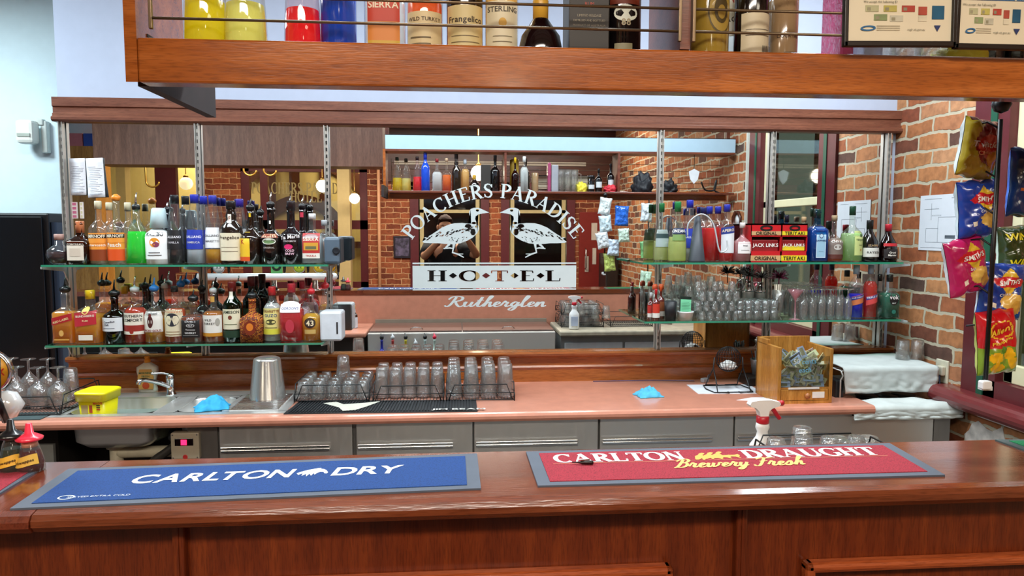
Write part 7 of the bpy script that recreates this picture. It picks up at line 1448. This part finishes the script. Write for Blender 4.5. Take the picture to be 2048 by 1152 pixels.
# ================================================================ the photographer
SKIN = mat('#b07a58', .6, noise=.04)
J = {}; E_ = []; Rr = {}
def jn(n, p, r, par=None):
    J[n] = (Vector(p), r)
    if par: E_.append((par, n))
hx = -.10
jn('pel', (hx, -.50, 1.00), .155); jn('bel', (hx, -.48, 1.16), .15, 'pel'); jn('che', (hx, -.46, 1.38), .165, 'bel'); jn('nb', (hx, -.45, 1.54), .085, 'che'); jn('nk', (hx, -.42, 1.60), .058, 'nb'); jn('jaw', (hx+.005, -.39, 1.67), .072, 'nk'); jn('hd', (hx+.005, -.385, 1.755), .088, 'jaw'); jn('tp', (hx+.005, -.39, 1.82), .072, 'hd')
for s_, n, el_, wr in ((-1, 'L', (-.345, -.26, 1.40), (-.135, -.045, 1.62)), (1, 'R', (.27, -.25, 1.42), (.135, -.045, 1.64))):
    jn('s'+n, (hx+s_*.185, -.45, 1.51), .072, 'che'); jn('e'+n, el_, .048, 's'+n); jn('m'+n, tuple((Vector(el_)*.45+Vector(wr)*.55)), .040, 'e'+n); jn('w'+n, wr, .027, 'm'+n)
    jn('p'+n, (s_*.105, -.03, 1.685 if s_ < 0 else 1.70), .026, 'w'+n)
    jn('h'+n, (hx+s_*.10, -.50, .92), .10, 'pel'); jn('k'+n, (hx+s_*.12, -.47, .50), .062, 'h'+n); jn('a'+n, (hx+s_*.12, -.52, .09), .042, 'k'+n); jn('f'+n, (hx+s_*.13, -.38, .045), .038, 'a'+n)
    for k in range(4):   # fingers wrap over the phone's far side
        y0 = -.022; z0 = 1.745-k*.022-(0 if s_ > 0 else .012)
        L = (.060, .066, .062, .050)[k]
        jn('g%s%d0' % (n, k), (s_*.098, -.028, z0-.006), .0085, 'p'+n); jn('g%s%d1' % (n, k), (s_*.092, -.004, z0), .008, 'g%s%d0' % (n, k)); jn('g%s%d2' % (n, k), (s_*(.092-L*.28), .002, z0+.002), .0072, 'g%s%d1' % (n, k))
    jn('t%s0' % n, (s_*.088, -.030, 1.672), .010, 'p'+n); jn('t%s1' % n, (s_*.066, -.030, 1.682), .009, 't%s0' % n); jn('t%s2' % n, (s_*.05, -.024, 1.694), .008, 't%s1' % n)
names = list(J); me = bpy.data.meshes.new('person_body'); me.from_pydata([J[n][0] for n in names], [(names.index(a), names.index(b)) for a, b in E_], [])
pt = thing('person', 'person in a black t-shirt holding up a phone with both hands, seen in the mirror', 'person', (0, 0, 0))
bo = bpy.data.objects.new('body', me); COL.objects.link(bo); bo.parent = pt; sk = bo.modifiers.new('skin', 'SKIN'); sk.use_smooth_shade = True
for i, n in enumerate(names): r = J[n][1]; me.skin_vertices[0].data[i].radius = (r, r*(.72 if n in ('pel', 'bel', 'che') else 1.0)); me.skin_vertices[0].data[i].use_root = (n == 'pel')
sb_ = bo.modifiers.new('sub', 'SUBSURF'); sb_.levels = 2; sb_.render_levels = 2; me.materials.append(SKIN)
def shirt():
    L = []
    cs = [(.96, .19, .13), (1.10, .185, .125), (1.25, .18, .12), (1.40, .205, .13), (1.50, .215, .115), (1.555, .15, .095), (1.585, .085, .075)]
    return [[(hx+a*(math.copysign(abs(math.cos(q))**.8, math.cos(q))), -.475+b*math.sin(q)+.01*math.sin(5*q+z*9), z) for q in [2*PI*i/28 for i in range(28)]] for z, a, b in cs]
loft(MB(), shirt(), False).build('t_shirt', mat('#101114', .9), pt)
for s_, n in ((-1, 'L'), (1, 'R')):
    a, b = J['s'+n][0], J['e'+n][0]; MB().tube([a-Vector((s_*.03, 0, -.01)), a, a.lerp(b, .35), a.lerp(b, .72)], .08, 16, rr=[.075, .086, .078, .070]).build('sleeve', mat('#101114', .9), pt)
tr = MB()
for s_, n in ((-1, 'L'), (1, 'R')): tr.tube([J['pel'][0]+Vector((s_*.06, 0, .03)), J['h'+n][0], J['k'+n][0], J['a'+n][0]+Vector((0, 0, .03))], .1, 16, rr=[.13, .115, .085, .07])
tr.build('trousers', mat('#1c2230', .9), pt)
for s_, n in ((-1, 'L'), (1, 'R')): q = J['a'+n][0]; loft(MB(), [[(q.x+u*1.0, q.y+v+.06, z) for u, v, _ in rbox(a, b, .04, 0)] for a, b, z in ((.052, .14, .001), (.055, .145, .03), (.048, .12, .075), (.045, .06, .11))]).build('shoe', mat('#15161a', .6), pt)
hc_ = J['hd'][0]
random.seed(2); hm = bmesh.new(); bmesh.ops.create_icosphere(hm, subdivisions=4, radius=1)
from mathutils import noise as NZ
for v in hm.verts:
    c = v.co.copy(); q = 1+.09*NZ.noise(c*5); low = -.1 if c.y < 0 else .45
    kk = 1 if c.z > low else max(.55, 1-(low-c.z)*.9)
    v.co = Vector((c.x*.088*q*kk, c.y*.102*q*kk, (c.z if c.z > low else low-.1*(low-c.z))*.105*q))
hm.verts.index_update()
MB().add([v.co+hc_+Vector((0, -.012, .035)) for v in hm.verts], [[v.index for v in f.verts] for f in hm.faces], 0, True).build('hair', mat('#3a241a', .8, noise=.3), pt); hm.free()
for s_ in (-1, 1):
    ey = MB().lathe([(1e-5, -.011), (.008, -.007), (.011, 0), (.008, .007), (1e-5, .011)], 16).build('eye', mat('#e8e4de', .3), pt, loc=hc_+Vector((s_*.032, .076, -.012)))
    MB().lathe([(.005, 0), (1e-5, .001)], 12).build('iris', mat('#3a2c20', .3), ey, loc=(0, .0108, 0), rot=(-PI/2, 0, 0))
    MB().lathe([(1e-5, -.032), (.014, -.02), (.018, .005), (.012, .028), (1e-5, .034)], 14, sy=1.3).build('ear', SKIN, pt, loc=hc_+Vector((s_*.086, -.01, -.012)))
    MB().tube([hc_+Vector((s_*.014, .088, .012)), hc_+Vector((s_*.034, .088, .018)), hc_+Vector((s_*.052, .076, .010))], .004, 6).build('eyebrow', mat('#3a241a', .8), pt)
MB().tube([hc_+Vector((0, .084, .0)), hc_+Vector((0, .094, -.022)), hc_+Vector((0, .106, -.044)), hc_+Vector((0, .086, -.052))], .01, 10, rr=[.007, .009, .014, .008]).build('nose', SKIN, pt)
MB().tube([hc_+Vector((-.024, .074, -.076)), hc_+Vector((0, .082, -.074)), hc_+Vector((.024, .074, -.076))], .005, 8).build('mouth', mat('#9a5048', .5), pt)
wv = J['wL'][0].lerp(J['mL'][0], .18); dv = (J['mL'][0]-J['wL'][0]).normalized()
MB().tube([wv-dv*.012, wv+dv*.012], .037, 18).tube([wv-dv*.002+Vector((-.02, -.03, .01)), wv+dv*.002+Vector((-.028, -.04, .014))], .018, 14).build('wristwatch', mat('#0e0e10', .4), pt)
t = thing('smartphone', 'dark smartphone held level by the person in the mirror', 'phone', (0, -.014, 1.715))
MB().box(-.082, .082, -.004, .004, -.052, .030, bev=.003).build('phone_body', mat('#15171c', .3), t); MB().box(-.074, .074, -.0052, -.004, -.046, .024).build('phone_screen', mat('#30343c', .2), t)
